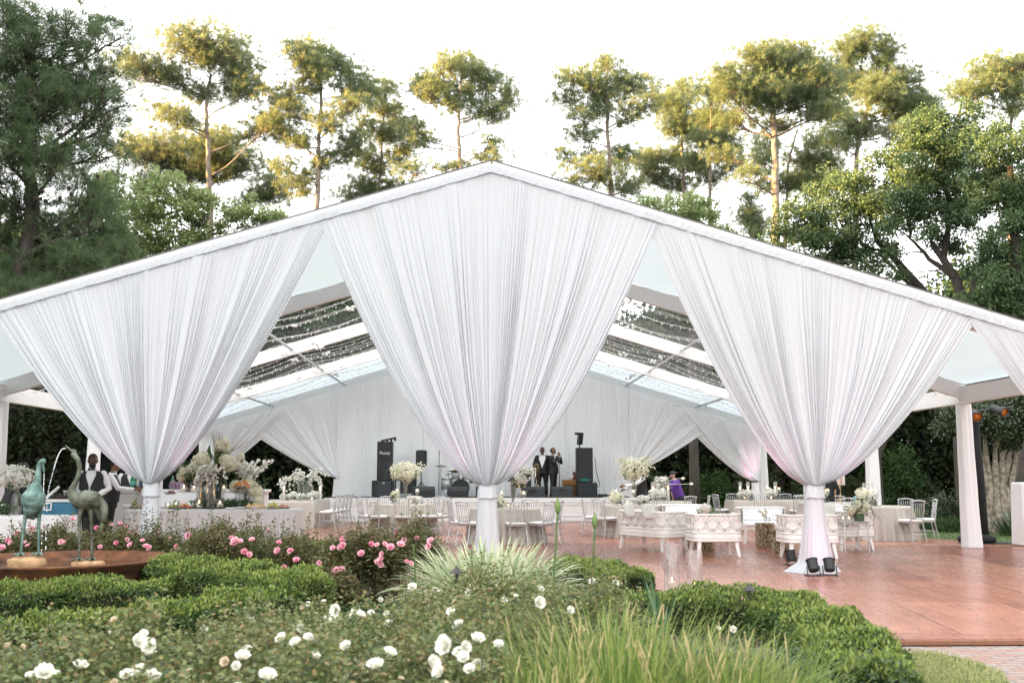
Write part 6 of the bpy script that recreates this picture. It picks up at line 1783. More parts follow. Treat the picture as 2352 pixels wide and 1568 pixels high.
def drum_table(px, py, R, H, label, seed):
    p = gz(px, py, 0); root = empty('woven_drum_table', (p.x, p.y + R, 0), 0, label, 'side table', WGp)
    q = random.Random(seed); b = MB()
    b.lathe([(R * .965, .01), (R * .965, H - .012), (0, H - .010)], n=36); b.build('core', mat('weave_shadow_core', (.16, .115, .07), .7, var=.4, scale=25), root, smooth=False)
    b = MB(); rows = int(H / .021)
    for k in range(rows):
        z = (k + .5) * H / rows
        b.tube([(R * (1 + .018 * math.sin(i * 2.1 + k * PI + q.uniform(-.4, .4))) * math.cos(i * PI / 24), R * (1 + .018 * math.sin(i * 2.1 + k * PI)) * math.sin(i * PI / 24), z + q.uniform(-.004, .004)) for i in range(49)], .0065, 4, False)
    for k in range(30):
        a = k * PI / 15 + q.uniform(-.05, .05)
        b.tube([(R * 1.01 * math.cos(a + .06 * math.sin(j * 1.3 + k)), R * 1.01 * math.sin(a + .06 * math.sin(j * 1.3 + k)), H * j / 8) for j in range(9)], .006, 4, False)
    b.build('weave', weave_m, root)
    return root
drum_table(1764, 1257, .185, .49, 'taller woven gilt drum table holding a small glass bowl of flowers', 1)
drum_table(1806, 1270, .205, .44, 'woven gilt drum table reaching behind the half hidden armchair', 2)
drum_table(1592, 1257, .17, .50, 'woven gilt drum table behind the left edge of the square-on armchair', 3)
drum_table(1622, 1271, .20, .42, 'woven gilt drum table seen between the legs of the square-on armchair', 4)
# acrylic side table
p = gz(1958, 1268, 0); root = empty('acrylic_side_table', (p.x, p.y, 0), .15, 'clear acrylic and chrome side table holding white flowers in a green vase', 'side table')
b = MB(); b.box((0, 0, .57), (.56, .42, .035), bev=.006); b.build('top', acr, root)
for sx in (-1, 1):
    for sy in (-1, 1):
        b = MB(); b.tube([(sx * .23, sy * .17, .555), (sx * .25, sy * .19, 0)], [.020, .014], 8); b.build('leg', acr, root)
b = MB()
for sy in (-1, 1): b.tube([(-.24, sy * .183, .14), (.24, sy * .183, .14)], .010, 6)
b.build('stretcher', acr, root)

# ================================================================== FLOWERS
petal_m = leafmat('white_petals', [(.88, .87, .83), (.90, .89, .87), (.84, .82, .74), (.92, .92, .90)], .45, .6, spec=.2)
cream_p = leafmat('cream_petals', [(.86, .84, .68), (.88, .87, .76), (.82, .80, .62), (.90, .89, .82)], .45, .6, spec=.2)
green_m = leafmat('arrangement_leaves', [(.025, .055, .02), (.045, .09, .03), (.07, .13, .04)], .2, .45)
stemg = mat('green_stems', (.08, .14, .04), .5)
darkglass = mat('dark_green_glass', (.012, .026, .018), .08, spec=.8)
def blossoms(lv, C, Nrm, r, k=5, jit=.35):
    """little star shaped flowers at C facing Nrm"""
    n = len(C); Nrm = Nrm / (np.linalg.norm(Nrm, axis=1, keepdims=True) + 1e-9)
    a = np.cross(Nrm, unit(n)); a /= (np.linalg.norm(a, axis=1, keepdims=True) + 1e-9); c2 = np.cross(Nrm, a)
    for i in range(k):
        t = 2 * PI * i / k
        d = a * math.cos(t) + c2 * math.sin(t) + Nrm * .35
        lv.cards(C, d, Nrm + unit(n) * jit, r * npr.uniform(.8, 1.15, n), r * .95, fold=-.1)
def puff(lv, c, r, n, fr, flat=1.0):
    d = unit(n); C = np.array(c) + d * np.array([r, r, r * flat]) * npr.uniform(.82, 1.05, n)[:, None]
    blossoms(lv, C, d, fr, 4)
def spray(lv, b, pts, n, fr, spread=.03):
    P = [Vector(p) for p in pts]; C = []
    for k in range(n):
        t = (.25 + .75 * k / max(1, n - 1)) * (len(P) - 1); i = min(int(t), len(P) - 2)
        q = P[i].lerp(P[i + 1], t - i); C.append((q.x + rnd.uniform(-spread, spread), q.y + rnd.uniform(-spread, spread), q.z + rnd.uniform(-spread, spread) * .7))
    C = np.array(C); blossoms(lv, C, unit(len(C)) + np.array([0, -.8, .3]), fr, 5)
    b.tube(P, .005, 4)
AG = 'white flower arrangements on the tables'
def arrangement(loc, label, group=AG, name='flower_arrangement'):
    return empty(name, loc, 0, label, 'flowers', group)
def bouquet_vase(loc, label, vh, fw, fh, seed, m=petal_m, vase='trumpet', lean=0.0, nf=420, fr=.034, sprays=8, grass=7, spray_len=1.0):
    q = random.Random(seed); root = arrangement(loc, label)
    b = MB()
    if vase == 'trumpet': b.lathe([(.075, 0), (.07, .02), (.03, .06), (.028, .10), (.05, vh * .55), (.085, vh * .97), (.095, vh), (.088, vh), (.045, vh * .55), (.02, .10), (0, .09)], n=24); gm = glass_m
    elif vase == 'tube': b.lathe([(.05, 0), (.05, vh), (.046, vh), (.046, .03), (0, .03)], n=20); gm = glass_m
    elif vase == 'dark': b.lathe([(.055, 0), (.06, vh), (.055, vh), (0, vh - .03)], n=20); gm = darkglass
    else: b.lathe([(.085, 0), (.09, .02), (.082, vh * .55), (.075, vh * .62), (.034, vh * .70), (.032, vh), (.028, vh), (.03, vh * .72), (0, vh * .70)], n=24); gm = glass_m
    b.build('vase', gm, root, smooth=True)
    lv = Leaves(); st_ = MB(); gl = Leaves()
    c = Vector((lean, 0, vh + fh * .42))
    d = unit(nf); C = d * np.array([fw, fw * .8, fh]) * (.55 + .45 * npr.random(nf) ** .5)[:, None] * (1 + .12 * np.sin(d[:, :1] * 7 + seed)) + np.array(c)
    blossoms(lv, C, d + unit(nf) * .4, fr, 5)
    for k in range(5): puff(lv, (c.x + q.uniform(-.6, .6) * fw, q.uniform(-.7, -.1) * fw, c.z + q.uniform(-.6, .2) * fh), fw * .24, 60, fr * .8)
    for k in range(sprays):
        a = q.uniform(0, 2 * PI); L = fw * q.uniform(1.0, 1.5) * spray_len
        spray(lv, st_, [c * 1.0, c + Vector((math.cos(a) * L * .6, math.sin(a) * L * .4, fh * q.uniform(.4, 1.0))), c + Vector((math.cos(a) * L, math.sin(a) * L * .6, fh * q.uniform(-.2, 1.0)))], 13, fr * .8)
    for k in range(grass):
        a = q.uniform(0, 2 * PI); L = fw * q.uniform(.9, 1.5)
        st_.tube([c, c + Vector((math.cos(a) * L * .8, math.sin(a) * L * .5, fh * .9)), c + Vector((math.cos(a) * L * 1.15, math.sin(a) * L * .6, -fh * .9))], .0022, 4)
    for k in range(6): st_.tube([(q.uniform(-.02, .02), q.uniform(-.02, .02), .1), (q.uniform(-.05, .05) + lean * .6, q.uniform(-.05, .05), vh), c], .005, 4)
    n = 60; P = np.array(c) + unit(n) * np.array([fw * .8, fw * .6, fh * .6]) + np.array([0, 0, -fh * .25]); gl.cards(P, unit(n), unit(n), .11, .045, fold=.1)
    lv.build('blossoms', m, root); st_.build('stems', stemg, root); gl.build('leaves', green_m, root)
    return root
def top_of(tab, dx=0.0, dy=0.0, z=.757): return (tab.location.x + dx, tab.location.y + dy, z)
def at_top(px, Y, z=.757): return (at(px, 1150, Y).x, Y, z)
bouquet_vase(at_top(931, 25.9), 'tall trumpet vase with a round cream bouquet before the left speaker', .68, .40, .26, 1, cream_p)
bouquet_vase(at_top(1178, 22.1), 'tall vase of white orchids half hidden by the middle curtain', .60, .26, .22, 2, petal_m, sprays=12, nf=220, lean=.12)
bouquet_vase(at_top(1458, 24.5), 'largest tall bouquet of cream and white flowers, in front of the waiter', .72, .38, .30, 3, cream_p, sprays=16, grass=10)
bouquet_vase(at_top(1516, 28.0), 'white bouquet with two long tulips that the woman in purple is arranging', .40, .20, .20, 4, petal_m, vase='tube', sprays=7, nf=180)
r_ = [o for o in COL.objects if o.name.startswith('flower_arrangement')][-1]
b = MB(); lv = Leaves()
for (dx, dz) in ((.62, .62), (.85, .47)):
    b.tube([(0.05, 0, .45), (dx * .6, -.05, dz - .01), (dx, -.05, dz)], .006, 5); b.ball((dx + .03, -.05, dz), (.055, .036, .04), 10, 8)
b.build('tulip', mat('tulip_cream', (.80, .80, .66), .5), r_, smooth=True)
def low_flowers(loc, label, w, n, seed, m=petal_m, h=.12, fr=.032):
    q = random.Random(seed); root = arrangement(loc, label, 'low white flowers on the tables', 'low_flowers')
    lv = Leaves(); gl = Leaves(); b = MB()
    for k in range(n):
        x, y = q.uniform(-w, w), q.uniform(-.12, .12); puff(lv, (x, y, h * q.uniform(.6, 1.2)), h * q.uniform(.45, .7), 50, fr, .8)
    k = 40; P = np.stack([npr.uniform(-w, w, k), npr.uniform(-.15, .1, k), npr.uniform(.01, h, k)], 1); gl.cards(P, unit(k), unit(k), .09, .035, fold=.1)
    b.lathe([(.05, 0), (.06, h * .6), (.055, h * .6), (0, .01)], n=14); b.build('bowl', glass_m, root, smooth=True)
    lv.build('blossoms', m, root); gl.build('leaves', green_m, root)
    return root
low_flowers(at_top(955, 25.5), 'low white flowers right of the tall vase on the table by the drums', .16, 6, 1)
low_flowers(at_top(904, 25.6, .757), 'single pale flower in a small vase left of the tall vase by the drums', .04, 2, 2, cream_p, .22)
low_flowers(at_top(1150, 21.8), 'low yellow white flowers beside the middle curtain', .08, 3, 3, cream_p, .16)
low_flowers(at_top(1417, 24.2), 'low cream flowers left of the largest tall bouquet', .10, 4, 4, cream_p, .2)
low_flowers(at_top(1470, 24.1), 'low white flowers below the largest tall bouquet', .2, 6, 5, petal_m, .14)
low_flowers(at_top(1512, 27.6), 'low white flowers below the bouquet the woman in purple arranges', .16, 6, 6, petal_m, .24)
low_flowers(at_top(1706, 29.4), 'low white flower ball by the left candles of the rear long table', .07, 3, 7, petal_m, .22)
low_flowers(at_top(1775, 29.4), 'low white flowers by the right candles of the rear long table', .16, 5, 8, petal_m, .22)
low_flowers(at_top(1724, 29.2), 'low white flower ball beside the rear corner curtain on the long table', .07, 3, 9, petal_m, .2)
low_flowers(at_top(1980, 23.1), 'white rose puff on the left of the table nearest the lawn', .05, 3, 10, cream_p, .3)
low_flowers(at_top(2005, 23.1), 'white flower puff by the candles of the table nearest the lawn', .06, 3, 11, petal_m, .24)
low_flowers(at_top(1884, 26.2), 'white flowers on the set back table just right of the curtain', .18, 7, 12, cream_p, .24)
low_flowers(at_top(692, 29.0), 'bank of low white flowers along the long orchid table', .52, 16, 13, petal_m, .16)
# orchids in cylinders on the long table
q0 = at_top(697, 29.2)
root = arrangement(q0, 'white orchids arching from tall glass cylinders on the long table')
b = MB()
for dx, h in ((-.13, .52), (.0, .46), (.10, .56), (.22, .42)): b.lathe([(.055, 0), (.055, h), (.051, h), (.051, .02), (0, .02)], (dx, 0, 0), 18)
b.build('vase', glass_m, root, smooth=True)
lv = Leaves(); b = MB(); q = random.Random(9)
for k in range(22):
    a = q.choice([-1, 1]) * q.uniform(.15, .72); zt_ = q.uniform(.60, .92) - abs(a) * .12
    spray(lv, b, [(q.uniform(-.1, .2), 0, .3), (a * .35 + .05, q.uniform(-.15, .1), zt_), (a * .8, q.uniform(-.2, .1), zt_ + .04), (a, q.uniform(-.2, .1), zt_ - q.uniform(.05, .3))], 12, .045, .05)
lv.build('blossoms', petal_m, root); b.build('stems', stemg, root)
# glass bowl with flowers on the drum table, and the flowers of the acrylic table
p = gz(1764, 1257, 0)
root = arrangement((p.x + .03, p.y + .12, .492), 'small round glass bowl with pale flowers on the taller drum table', AG)
b = MB(); b.lathe([(.03, 0), (.06, .02), (.075, .06), (.065, .105), (.05, .125), (.046, .12), (.06, .10), (.07, .06), (.055, .025), (0, .02)], n=22); b.build('bowl', glass_m, root, smooth=True)
lv = Leaves(); b = MB(); spray(lv, b, [(0, 0, .05), (-.06, 0, .16), (-.16, -.02, .25)], 8, .04, .03); spray(lv, b, [(0, 0, .05), (-.02, 0, .2), (-.02, -.02, .30)], 6, .04, .03); lv.build('blossoms', cream_p, root); b.build('stems', stemg, root)
p = gz(1958, 1268, 0)
root = arrangement((p.x + .14, p.y - .05, .59), 'white flowers in a square green vase on the acrylic table', AG)
b = MB(); b.box((0, 0, .07), (.15, .15, .14), bev=.01); b.build('vase', mat('green_leaf_vase', (.03, .075, .025), .4, var=.3, scale=10, stretch=(6, 6, 1)), root)
lv = Leaves(); b = MB(); gl = Leaves(); q = random.Random(4)
for k in range(16): puff(lv, (q.uniform(-.24, .16), q.uniform(-.1, .1), q.uniform(.15, .33)), .065, 55, .034)
for k in range(6): b.tube([(0, 0, .15), (q.uniform(.1, .25), -.03, q.uniform(.28, .34)), (q.uniform(.25, .42), -.05, q.uniform(-.05, .2))], .004, 4)
n = 60; gl.cards(np.array([-.03, 0, .22]) + unit(n) * np.array([.2, .1, .1]), unit(n), unit(n), .12, .03, fold=.1)
lv.build('blossoms', cream_p, root); b.build('stems', stemg, root); gl.build('leaves', green_m, root)
p = gz(1622, 1240, 0); low_flowers((p.x - .1, p.y, .50), 'white flowers just above the rail of the square-on armchair', .08, 4, 15, petal_m, .2)

# ================================================================== CANDLES
CGp = 'candles in glass on the tables'
cand_goblet = cand_cyl = cand_votive = None
def make_goblet():
    root = empty('candle_goblet', (0, 0, 0), 0, '-', 'candle holder', CGp)
    b = MB(); b.lathe([(.05, 0), (.048, .006), (.007, .014), (.006, .20), (.03, .225), (.055, .26), (.058, .36), (.055, .36), (.052, .262), (.02, .23), (0, .225)], n=20); b.build('glass', glass_m, root, smooth=True)
    b = MB(); b.lathe([(.05, .285), (.048, .31), (0, .315)], n=16); b.build('candle', wax_m, root, smooth=True)
    b = MB(); b.lathe([(.003, .315), (.009, .33), (.004, .35), (0, .36)], n=8); b.build('flame', flame_m, root, smooth=True)
    return root
def make_cyl(h=.42):
    root = empty('candle_tube', (0, 0, 0), 0, '-', 'candle holder', CGp)
    b = MB(); b.lathe([(.045, 0), (.045, h), (.042, h), (.042, .012), (0, .012)], n=20); b.build('glass', glass_m, root, smooth=True)
    b = MB(); b.lathe([(.022, .013), (.022, h * .62), (0, h * .63)], n=14); b.build('candle', wax_m, root, smooth=True)
    b = MB(); b.lathe([(.003, h * .63), (.010, h * .67), (.005, h * .72), (0, h * .76)], n=8); b.build('flame', flame_m, root, smooth=True)
    return root
def make_votive():
    root = empty('candle_votive', (0, 0, 0), 0, '-', 'candle holder', CGp)
    b = MB(); b.lathe([(.038, 0), (.045, .01), (.05, .10), (.047, .10), (.04, .012), (0, .012)], n=18); b.build('glass', glass_m, root, smooth=True)
    b = MB(); b.lathe([(.036, .013), (.036, .05), (0, .052)], n=14); b.build('candle', wax_m, root, smooth=True)
    b = MB(); b.lathe([(.003, .052), (.008, .064), (0, .085)], n=8); b.build('flame', flame_m, root, smooth=True)
    return root
protos = {'g': make_goblet(), 'c': make_cyl(), 'v': make_votive()}; first = {'g': True, 'c': True, 'v': True}
def candle(kind, loc, label, sc=1.0):
    o = protos[kind] if first[kind] else copy_tree(protos[kind]); first[kind] = False
    o.location = loc; o['label'] = label; o.scale = (sc,) * 3
    return o
for px, Y, k, lab in [(912, 25.8, 'g', 'stemmed candle glass left of the trumpet vase by the drums'), (958, 25.8, 'g', 'stemmed candle glass right of the trumpet vase by the drums'), (922, 25.4, 'v', 'votive candle at the foot of the trumpet vase by the drums, left'), (943, 25.4, 'v', 'votive candle at the foot of the trumpet vase by the drums, right'),
                      (1152, 21.9, 'g', 'stemmed candle glass beside the middle curtain knot'), (1203, 21.9, 'g', 'stemmed candle glass under the saxophone'), (1168, 21.7, 'v', 'votive candle between two goblets right of the middle curtain'), (1186, 21.7, 'v', 'votive candle near the saxophone end of its table'),
                      (1416, 24.4, 'g', 'stemmed candle glass left of the waiter'), (1455, 24.2, 'g', 'stemmed candle glass in the middle under the largest bouquet'), (1440, 24.2, 'v', 'votive candle under the largest bouquet'), (1478, 24.4, 'v', 'votive candle below the waiter, right'),
                      (1500, 27.8, 'c', 'candle tube left of the flowers the woman in purple arranges'), (1535, 27.9, 'c', 'candle tube right of the flowers the woman in purple arranges'),
                      (1701, 29.5, 'c', 'thin candle tube at the left end of the rear long table'), (1719, 29.6, 'c', 'thin candle tube beside the rear corner curtain'), (1711, 29.4, 'v', 'votive between the two left candle tubes of the rear long table'), (1763, 29.5, 'c', 'thin candle tube left in the right group of the rear long table'), (1782, 29.6, 'c', 'tallest thin candle tube in the right group of the rear long table'), (1790, 29.4, 'g', 'stemmed candle glass in the right group of the rear long table'), (1772, 29.3, 'v', 'votive in the right group of the rear long table'),
                      (1892, 26.3, 'c', 'candle tube just right of the right curtain knot'), (1902, 26.2, 'g', 'stemmed candle glass on the set back right table'),
                      (1988, 23.3, 'c', 'candle tube left on the table nearest the lawn'), (2001, 23.4, 'c', 'tall candle tube in the middle of the table nearest the lawn'), (2013, 23.1, 'g', 'stemmed candle glass on the table nearest the lawn'), (2019, 22.7, 'v', 'votive candle at the edge of the table nearest the lawn'),
                      (651, 28.8, 'c', 'candle tube at the left of the long orchid table'), (735, 28.9, 'c', 'candle tube at the right of the long orchid table'), (716, 28.7, 'v', 'votive among the low flowers of the long orchid table')]:
    candle(k, at_top(px, Y), lab, 1.25 if k == 'c' else 1.0)
p = gz(1958, 1268, 0)
for dx, lab in ((-.17, 'left votive candle on the acrylic side table'), (-.06, 'right votive candle on the acrylic side table')): candle('v', (p.x + dx, p.y - .06, .59), lab)
b = MB(); b.lathe([(.03, 0), (.035, .02), (.035, .10), (.015, .14), (.015, .17), (.03, .19), (.02, .22), (0, .225)], n=14)
tag(b.build('bottle', mat('turquoise', (.02, .42, .38), .35), smooth=True, loc=at_top(1964, 23.4)), 'small turquoise bottle on the table nearest the lawn', 'bottle')
# ================================================================== BAR AND BUFFET AT THE LEFT
BY, BZ = 20.0, .81
def bt(px, Y=BY, z=BZ): return (at(px, 1150, Y).x, Y, z + .003)
xa, xb, xc = at(288, 1165, BY - .35).x, at(485, 1165, BY - .35).x, at(683, 1165, BY - .35).x
def buffet(x0, x1, label, seed):
    w = x1 - x0; root = empty('buffet_table', ((x0 + x1) / 2, BY, 0), 0, label, 'table', 'grey clothed buffet tables')
    b = MB(); rect_cloth(b, w - .03, .78, BZ, seed, .085, flare=.02, freq=1.0); b.build('tablecloth', grey_cl, root, smooth=True)
    b = MB(); b.box((0, 0, BZ - .03), (w - .07, .72, .03)); b.build('tabletop', mat('plywood_top', (.35, .22, .12), .7), root)
buffet(xa, xb, 'grey satin buffet table behind the tail of the left curtain', 1)
buffet(xb, xc, 'grey satin buffet table right of the curtain tail, with the bread and fruit', 2)
bar_m = mat('bar_white', (.76, .76, .75), .45)
BX, BYb = at(330, 1122, 21.3).x, 21.3
root = empty('bar_counter', (BX, BYb, 0), 0, 'white bar counter behind the buffet, bartenders at its left end', 'bar')
b = MB(); b.box((1.0, 0, 1.13), (3.2, .55, .06), bev=.01); b.build('counter_top', bar_m, root)
b = MB(); b.box((1.0, .05, .55), (3.1, .40, 1.10)); b.build('front_panel', bar_m, root)
b = MB()
for k in range(4): b.box((.55 + k * .62, -.165, .55), (.05, .03, 1.08))
b.build('panel_moulding', bar_m, root)
b = MB(); b.add([(-.62, -.24, 0), (-.62, -.24, .82), (-.28, -.24, 1.10), (.46, -.24, 1.10), (.46, -.24, 0)] + [(-.62, -.17, 0), (-.62, -.17, .82), (-.28, -.17, 1.10), (.46, -.17, 1.10), (.46, -.17, 0)], [(4, 3, 2, 1, 0), (5, 6, 7, 8, 9), (0, 1, 6, 5), (1, 2, 7, 6), (2, 3, 8, 7), (3, 4, 9, 8), (4, 0, 5, 9)]); b.build('end_panel', mat('bar_side_grey', (.60, .60, .59), .5), root)
def on_bar(px, dy=0.0): return (at(px, 1120, BYb - .1).x, BYb - .1 + dy, 1.163)
BGr = 'bottles and bowls on the bar'
def lathe_thing(name, prof, m, loc, label, cat, group=None, n=18, sy=1.0):
    b = MB(); b.lathe(prof, n=n, sy=sy); return tag(b.build(name, m, smooth=True, loc=loc), label, cat, group)
bot = [(.04, 0), (.042, .02), (.042, .19), (.03, .235), (.016, .265), (.016, .31), (0, .312)]
gbm = mat('green_bottle_glass', (.01, .16, .05), .12, spec=.8)
root = empty('soda_bottle', on_bar(304), 0, 'green soda bottle on the bar under the bartender\'s hand', 'bottle', BGr)
b = MB(); b.lathe([(.045, 0), (.05, .02), (.047, .1), (.05, .19), (.035, .25), (.016, .29), (.016, .31), (0, .31)], n=18); b.build('bottle', gbm, root, smooth=True)
b = MB(); b.lathe([(.0505, .09), (.0515, .10), (.0515, .16), (.0505, .17)], n=18); b.build('bottle_label', mat('bottle_label_teal', (.10, .42, .36), .5), root, smooth=True)
b = MB(); b.lathe([(.018, .30), (.018, .325), (0, .326)], n=14); b.build('cap', mat('cap_white', (.8, .8, .8), .4), root, smooth=True)
lathe_thing('serving_bowl', [(.10, 0), (.15, .07), (.145, .07), (.09, .01), (0, .012)], mat('dark_bowl', (.03, .022, .02), .3), on_bar(323), 'dark serving bowl on the bar right of the green bottle', 'bowl', BGr, 24)
for k, (px, h) in enumerate(((318, .2), (331, .24), (338, .22))):
    lathe_thing('cobalt_glass', [(.03, 0), (.035, .02), (.045, h), (.04, h), (.03, .03), (0, .03)], mat('cobalt', (.012, .03, .12), .12, spec=.8), on_bar(px, .12), 'dark blue glass on the bar, %s of three' % ('left', 'middle', 'right')[k], 'glass', BGr)
for k, (px, h, c) in enumerate(((312, .26, (.55, .62, .5)), (345, .24, (.50, .20, .04)), (392, .28, (.04, .22, .09)), (425, .25, (.50, .13, .03)))):
    lathe_thing('bar_bottle', [(r_ * .9, z * h / .312) for r_, z in bot], mat('bar_glass_%d' % k, c, .12, spec=.8), on_bar(px, .1), ('pale clear bottle behind the green soda bottle', 'amber bottle left of the curtain knot on the bar', 'green bottle right of the curtain knot on the bar', 'orange bottle right of the purple flower heads on the bar')[k], 'bottle', BGr)
root = arrangement(on_bar(406), 'mauve hydrangea heads on the bar right of the curtain knot', 'flower heads on the bar', 'hydrangea_bunch')
lv = Leaves(); mv = leafmat('mauve_petals', [(.36, .22, .34), (.46, .30, .42), (.54, .40, .50)], .3, .6)
for dx in (-.07, .06): puff(lv, (dx, 0, .08), .09, 150, .022)
lv.build('blossoms', mv, root)
root = arrangement((at(352, 1105, BYb).x - .1, BYb + .1, 1.163), 'spray of pale flowers behind the bottles on the bar', 'flower heads on the bar', 'flower_spray')
lv = Leaves(); b = MB(); spray(lv, b, [(.1, 0, 0), (0, 0, .2), (-.25, 0, .36)], 16, .03, .05); spray(lv, b, [(.1, 0, 0), (.1, 0, .18), (-.05, 0, .30)], 12, .03, .05); lv.build('blossoms', cream_p, root); b.build('stems', stemg, root)
# buffet food
FG = 'platters and bowls on the buffet'
def platter(px, Y, R, label, piles, name='food_platter', z=BZ, dish=None, h=.02, group=FG):
    root = empty(name, bt(px, Y, z), 0, label, 'food', group)
    b = MB(); b.lathe([(R * .6, 0), (R, h), (R * 1.02, h + .006), (R * .6, .008), (0, .008)], n=28, sy=.75); b.build('dish', dish or mat('pewter_dish', (.30, .30, .31), .3, metal=.7), root, smooth=True)
    q = random.Random(int(px))
    for nm, col, n, x0, x1, zz, sz in piles:
        b = MB()
        for k in range(n):
            x = q.uniform(x0, x1) * R; y = q.uniform(-.5, .5) * R; e = 1 - min(1, ((2 * (x / R - x0) / (x1 - x0) - 1) ** 2 * .8 + (2 * y / R) ** 2 * .8))
            s_ = sz * q.uniform(.7, 1.25)
            b.ball((x, y, .012 + zz * e * q.uniform(.3, 1)), (s_, s_ * q.uniform(.6, 1), s_ * q.uniform(.5, .9)), 7, 5, rot=Euler((q.uniform(0, 3), q.uniform(0, 3), 0)))
        b.build(nm, mat('food_' + nm, col, .55, var=.3, scale=25), root, smooth=True)
    return root
platter(325, 19.85, .17, 'pewter platter of cheese and nuts left of the curtain tail', [('cheese', (.48, .36, .18), 26, -.8, .8, .07, .022)])
platter(308, 19.9, .10, 'heap of tawny grapes under a pineapple top left of the curtain', [('grapes', (.30, .26, .07), 40, -.7, .7, .17, .020)], 'grape_heap')
platter(414, 19.8, .24, 'long platter of orange melon and green grapes right of the curtain tail', [('melon', (.62, .20, .05), 34, -.1, .85, .09, .022), ('green_grapes', (.34, .40, .08), 30, -.9, .0, .07, .018)])
platter(391, 20.15, .12, 'raised dish of dark red berries right of the curtain tail', [('berries', (.20, .02, .02), 30, -.8, .8, .07, .018)], 'berry_dish', BZ + .27)
b = MB(); b.lathe([(.05, 0), (.02, .02), (.02, .25), (.06, .268)], n=16); link('pedestal_foot', b.mesh('pedestal_foot', chrome, True), [o for o in COL.objects if o.name.startswith('berry_dish')][0], (0, 0, -.27))
platter(555, 19.95, .20, 'high glass stand heaped with orange shredded cheese', [('shredded_cheese', (.66, .25, .05), 90, -.75, .75, .15, .018)], 'cheese_stand', BZ + .40, mat('silver_dish', (.6, .6, .62), .2, metal=.9))
cs = [o for o in COL.objects if o.name.startswith('cheese_stand')][0]
b = MB()
for dx in (-.10, .0, .11): b.lathe([(.045, 0), (.045, .40), (.03, .40), (.03, .02)], (dx, .03 if dx else -.05, 0), 14)
link('glass_columns', b.mesh('glass_columns', glass_m, True), cs, (0, 0, -.40))
platter(586, 19.75, .19, 'white oval dish of sliced golden bread', [('bread', (.62, .38, .14), 26, -.85, .85, .10, .04)], 'bread_dish', dish=mat('white_china', (.8, .8, .79), .25), h=.05)
platter(626, 19.72, .14, 'mound of yellow green grapes and apricots at the buffet\'s right end', [('pale_grapes', (.46, .46, .12), 46, -.8, .8, .12, .019), ('apricots', (.62, .26, .05), 7, -.2, .5, .13, .02)], 'fruit_mound')
platter(648, 19.85, .17, 'platter of cured meats at the right end of the buffet', [('cured_meat', (.46, .14, .10), 30, -.8, .8, .05, .026), ('soft_cheese', (.62, .55, .42), 14, -.6, .8, .09, .026)])
lathe_thing('china_bowl', [(.06, 0), (.11, .07), (.105, .07), (.05, .01), (0, .012)], mat('white_china', (.8, .8, .79), .25), bt(293, 19.9), 'white china bowl at the left end of the buffet', 'bowl', FG, 24)
b = MB(); 
for k in range(2): b.box((-.11 + k * .2, -.02 * k, .012 + .01 * k), (.19, .15, .022), rz=.25 - .3 * k, bev=.008)
tag(b.build('napkin_stack', white_cl, loc=bt(543, 19.72)), 'two folded white napkins on the grey buffet before the bread', 'napkins')
for px, lab, s_, z in ((386, 'votive on the buffet just right of the curtain tail', 1.2, .0), (405, 'candle glass standing behind the melon platter', 1.5, 0), (421, 'lantern glass high beside the dark vase, left', 1.5, .32), (444, 'lantern glass high between dark vase and branch vase', 1.6, .3), (457, 'candle glass in front of the branch vase', 1.9, 0), (505, 'candle glass right of the orchid vase', 1.9, 0), (512, 'lantern glass high right of the orchid vase', 1.5, .32)):
    candle('v', bt(px, 19.9 if z == 0 else 20.2, BZ + z), lab, s_)
b = MB(); b.box((0, 0, .16), (1.75, .22, .32), bev=.02)
tag(b.build('buffet_riser', mat('mirrored_riser', (.62, .63, .65), .25, metal=.3), loc=bt(462, 20.24)), 'long pale riser on the buffet lifting candles and vases', 'riser')
BF = 'tall flower displays of the buffet'
def hydrangea_vase(px, Y, vh, label, heads, kind, seed, leafy=True):
    q = random.Random(seed); root = arrangement(bt(px, Y), label, BF)
    b = MB(); r0 = .055 if kind == 'dark' else .09
    b.lathe([(r0, 0), (r0, vh), (r0 - .005, vh), (r0 - .005, .02), (0, .02)], n=22); b.build('vase', darkglass if kind == 'dark' else glass_m, root, smooth=True)
    lv = Leaves(); gl = Leaves(); st_ = MB()
    for (dx, dz, r_) in heads:
        puff(lv, (dx, q.uniform(-.12, .08), vh + dz), r_, 230, .028); st_.tube([(q.uniform(-.02, .02), 0, .1), (dx * .3, 0, vh * .8), (dx, 0, vh + dz)], .007, 5)
    if kind != 'dark':
        for k in range(7): st_.tube([(q.uniform(-.05, .05), q.uniform(-.04, .04), .05), (q.uniform(-.06, .06), q.uniform(-.05, .05), vh * .6), (q.uniform(-.05, .05), 0, vh * 1.05)], .009, 5)
    if leafy:
        n = 70; P = np.array([0, 0, vh + .05]) + unit(n) * np.array([.22, .15, .16]); gl.cards(P, unit(n) + np.array([0, 0, .1]), unit(n), .19 * npr.uniform(.6, 1.2, n), .07, fold=.1)
    lv.build('blossoms', cream_p, root); st_.build('stems', mat('woody_stems', (.12, .095, .04), .8), root)
    if leafy: gl.build('leaves', green_m, root)
    return root
hydrangea_vase(431, 20.25, .66, 'white hydrangea heads over a dark vase, leftmost tall buffet flowers beside the curtain', [(-.05, .06, .12), (.08, .10, .11), (.16, -.03, .09), (-.14, -.04, .10)], 'dark', 1)
hydrangea_vase(461, 20.0, .60, 'large hydrangea heads on bare branches in a clear vase, behind the curtain edge', [(-.10, .30, .14), (.03, .38, .13), (-.02, .22, .13), (-.16, .18, .12), (.08, .28, .11)], 'clear', 2)
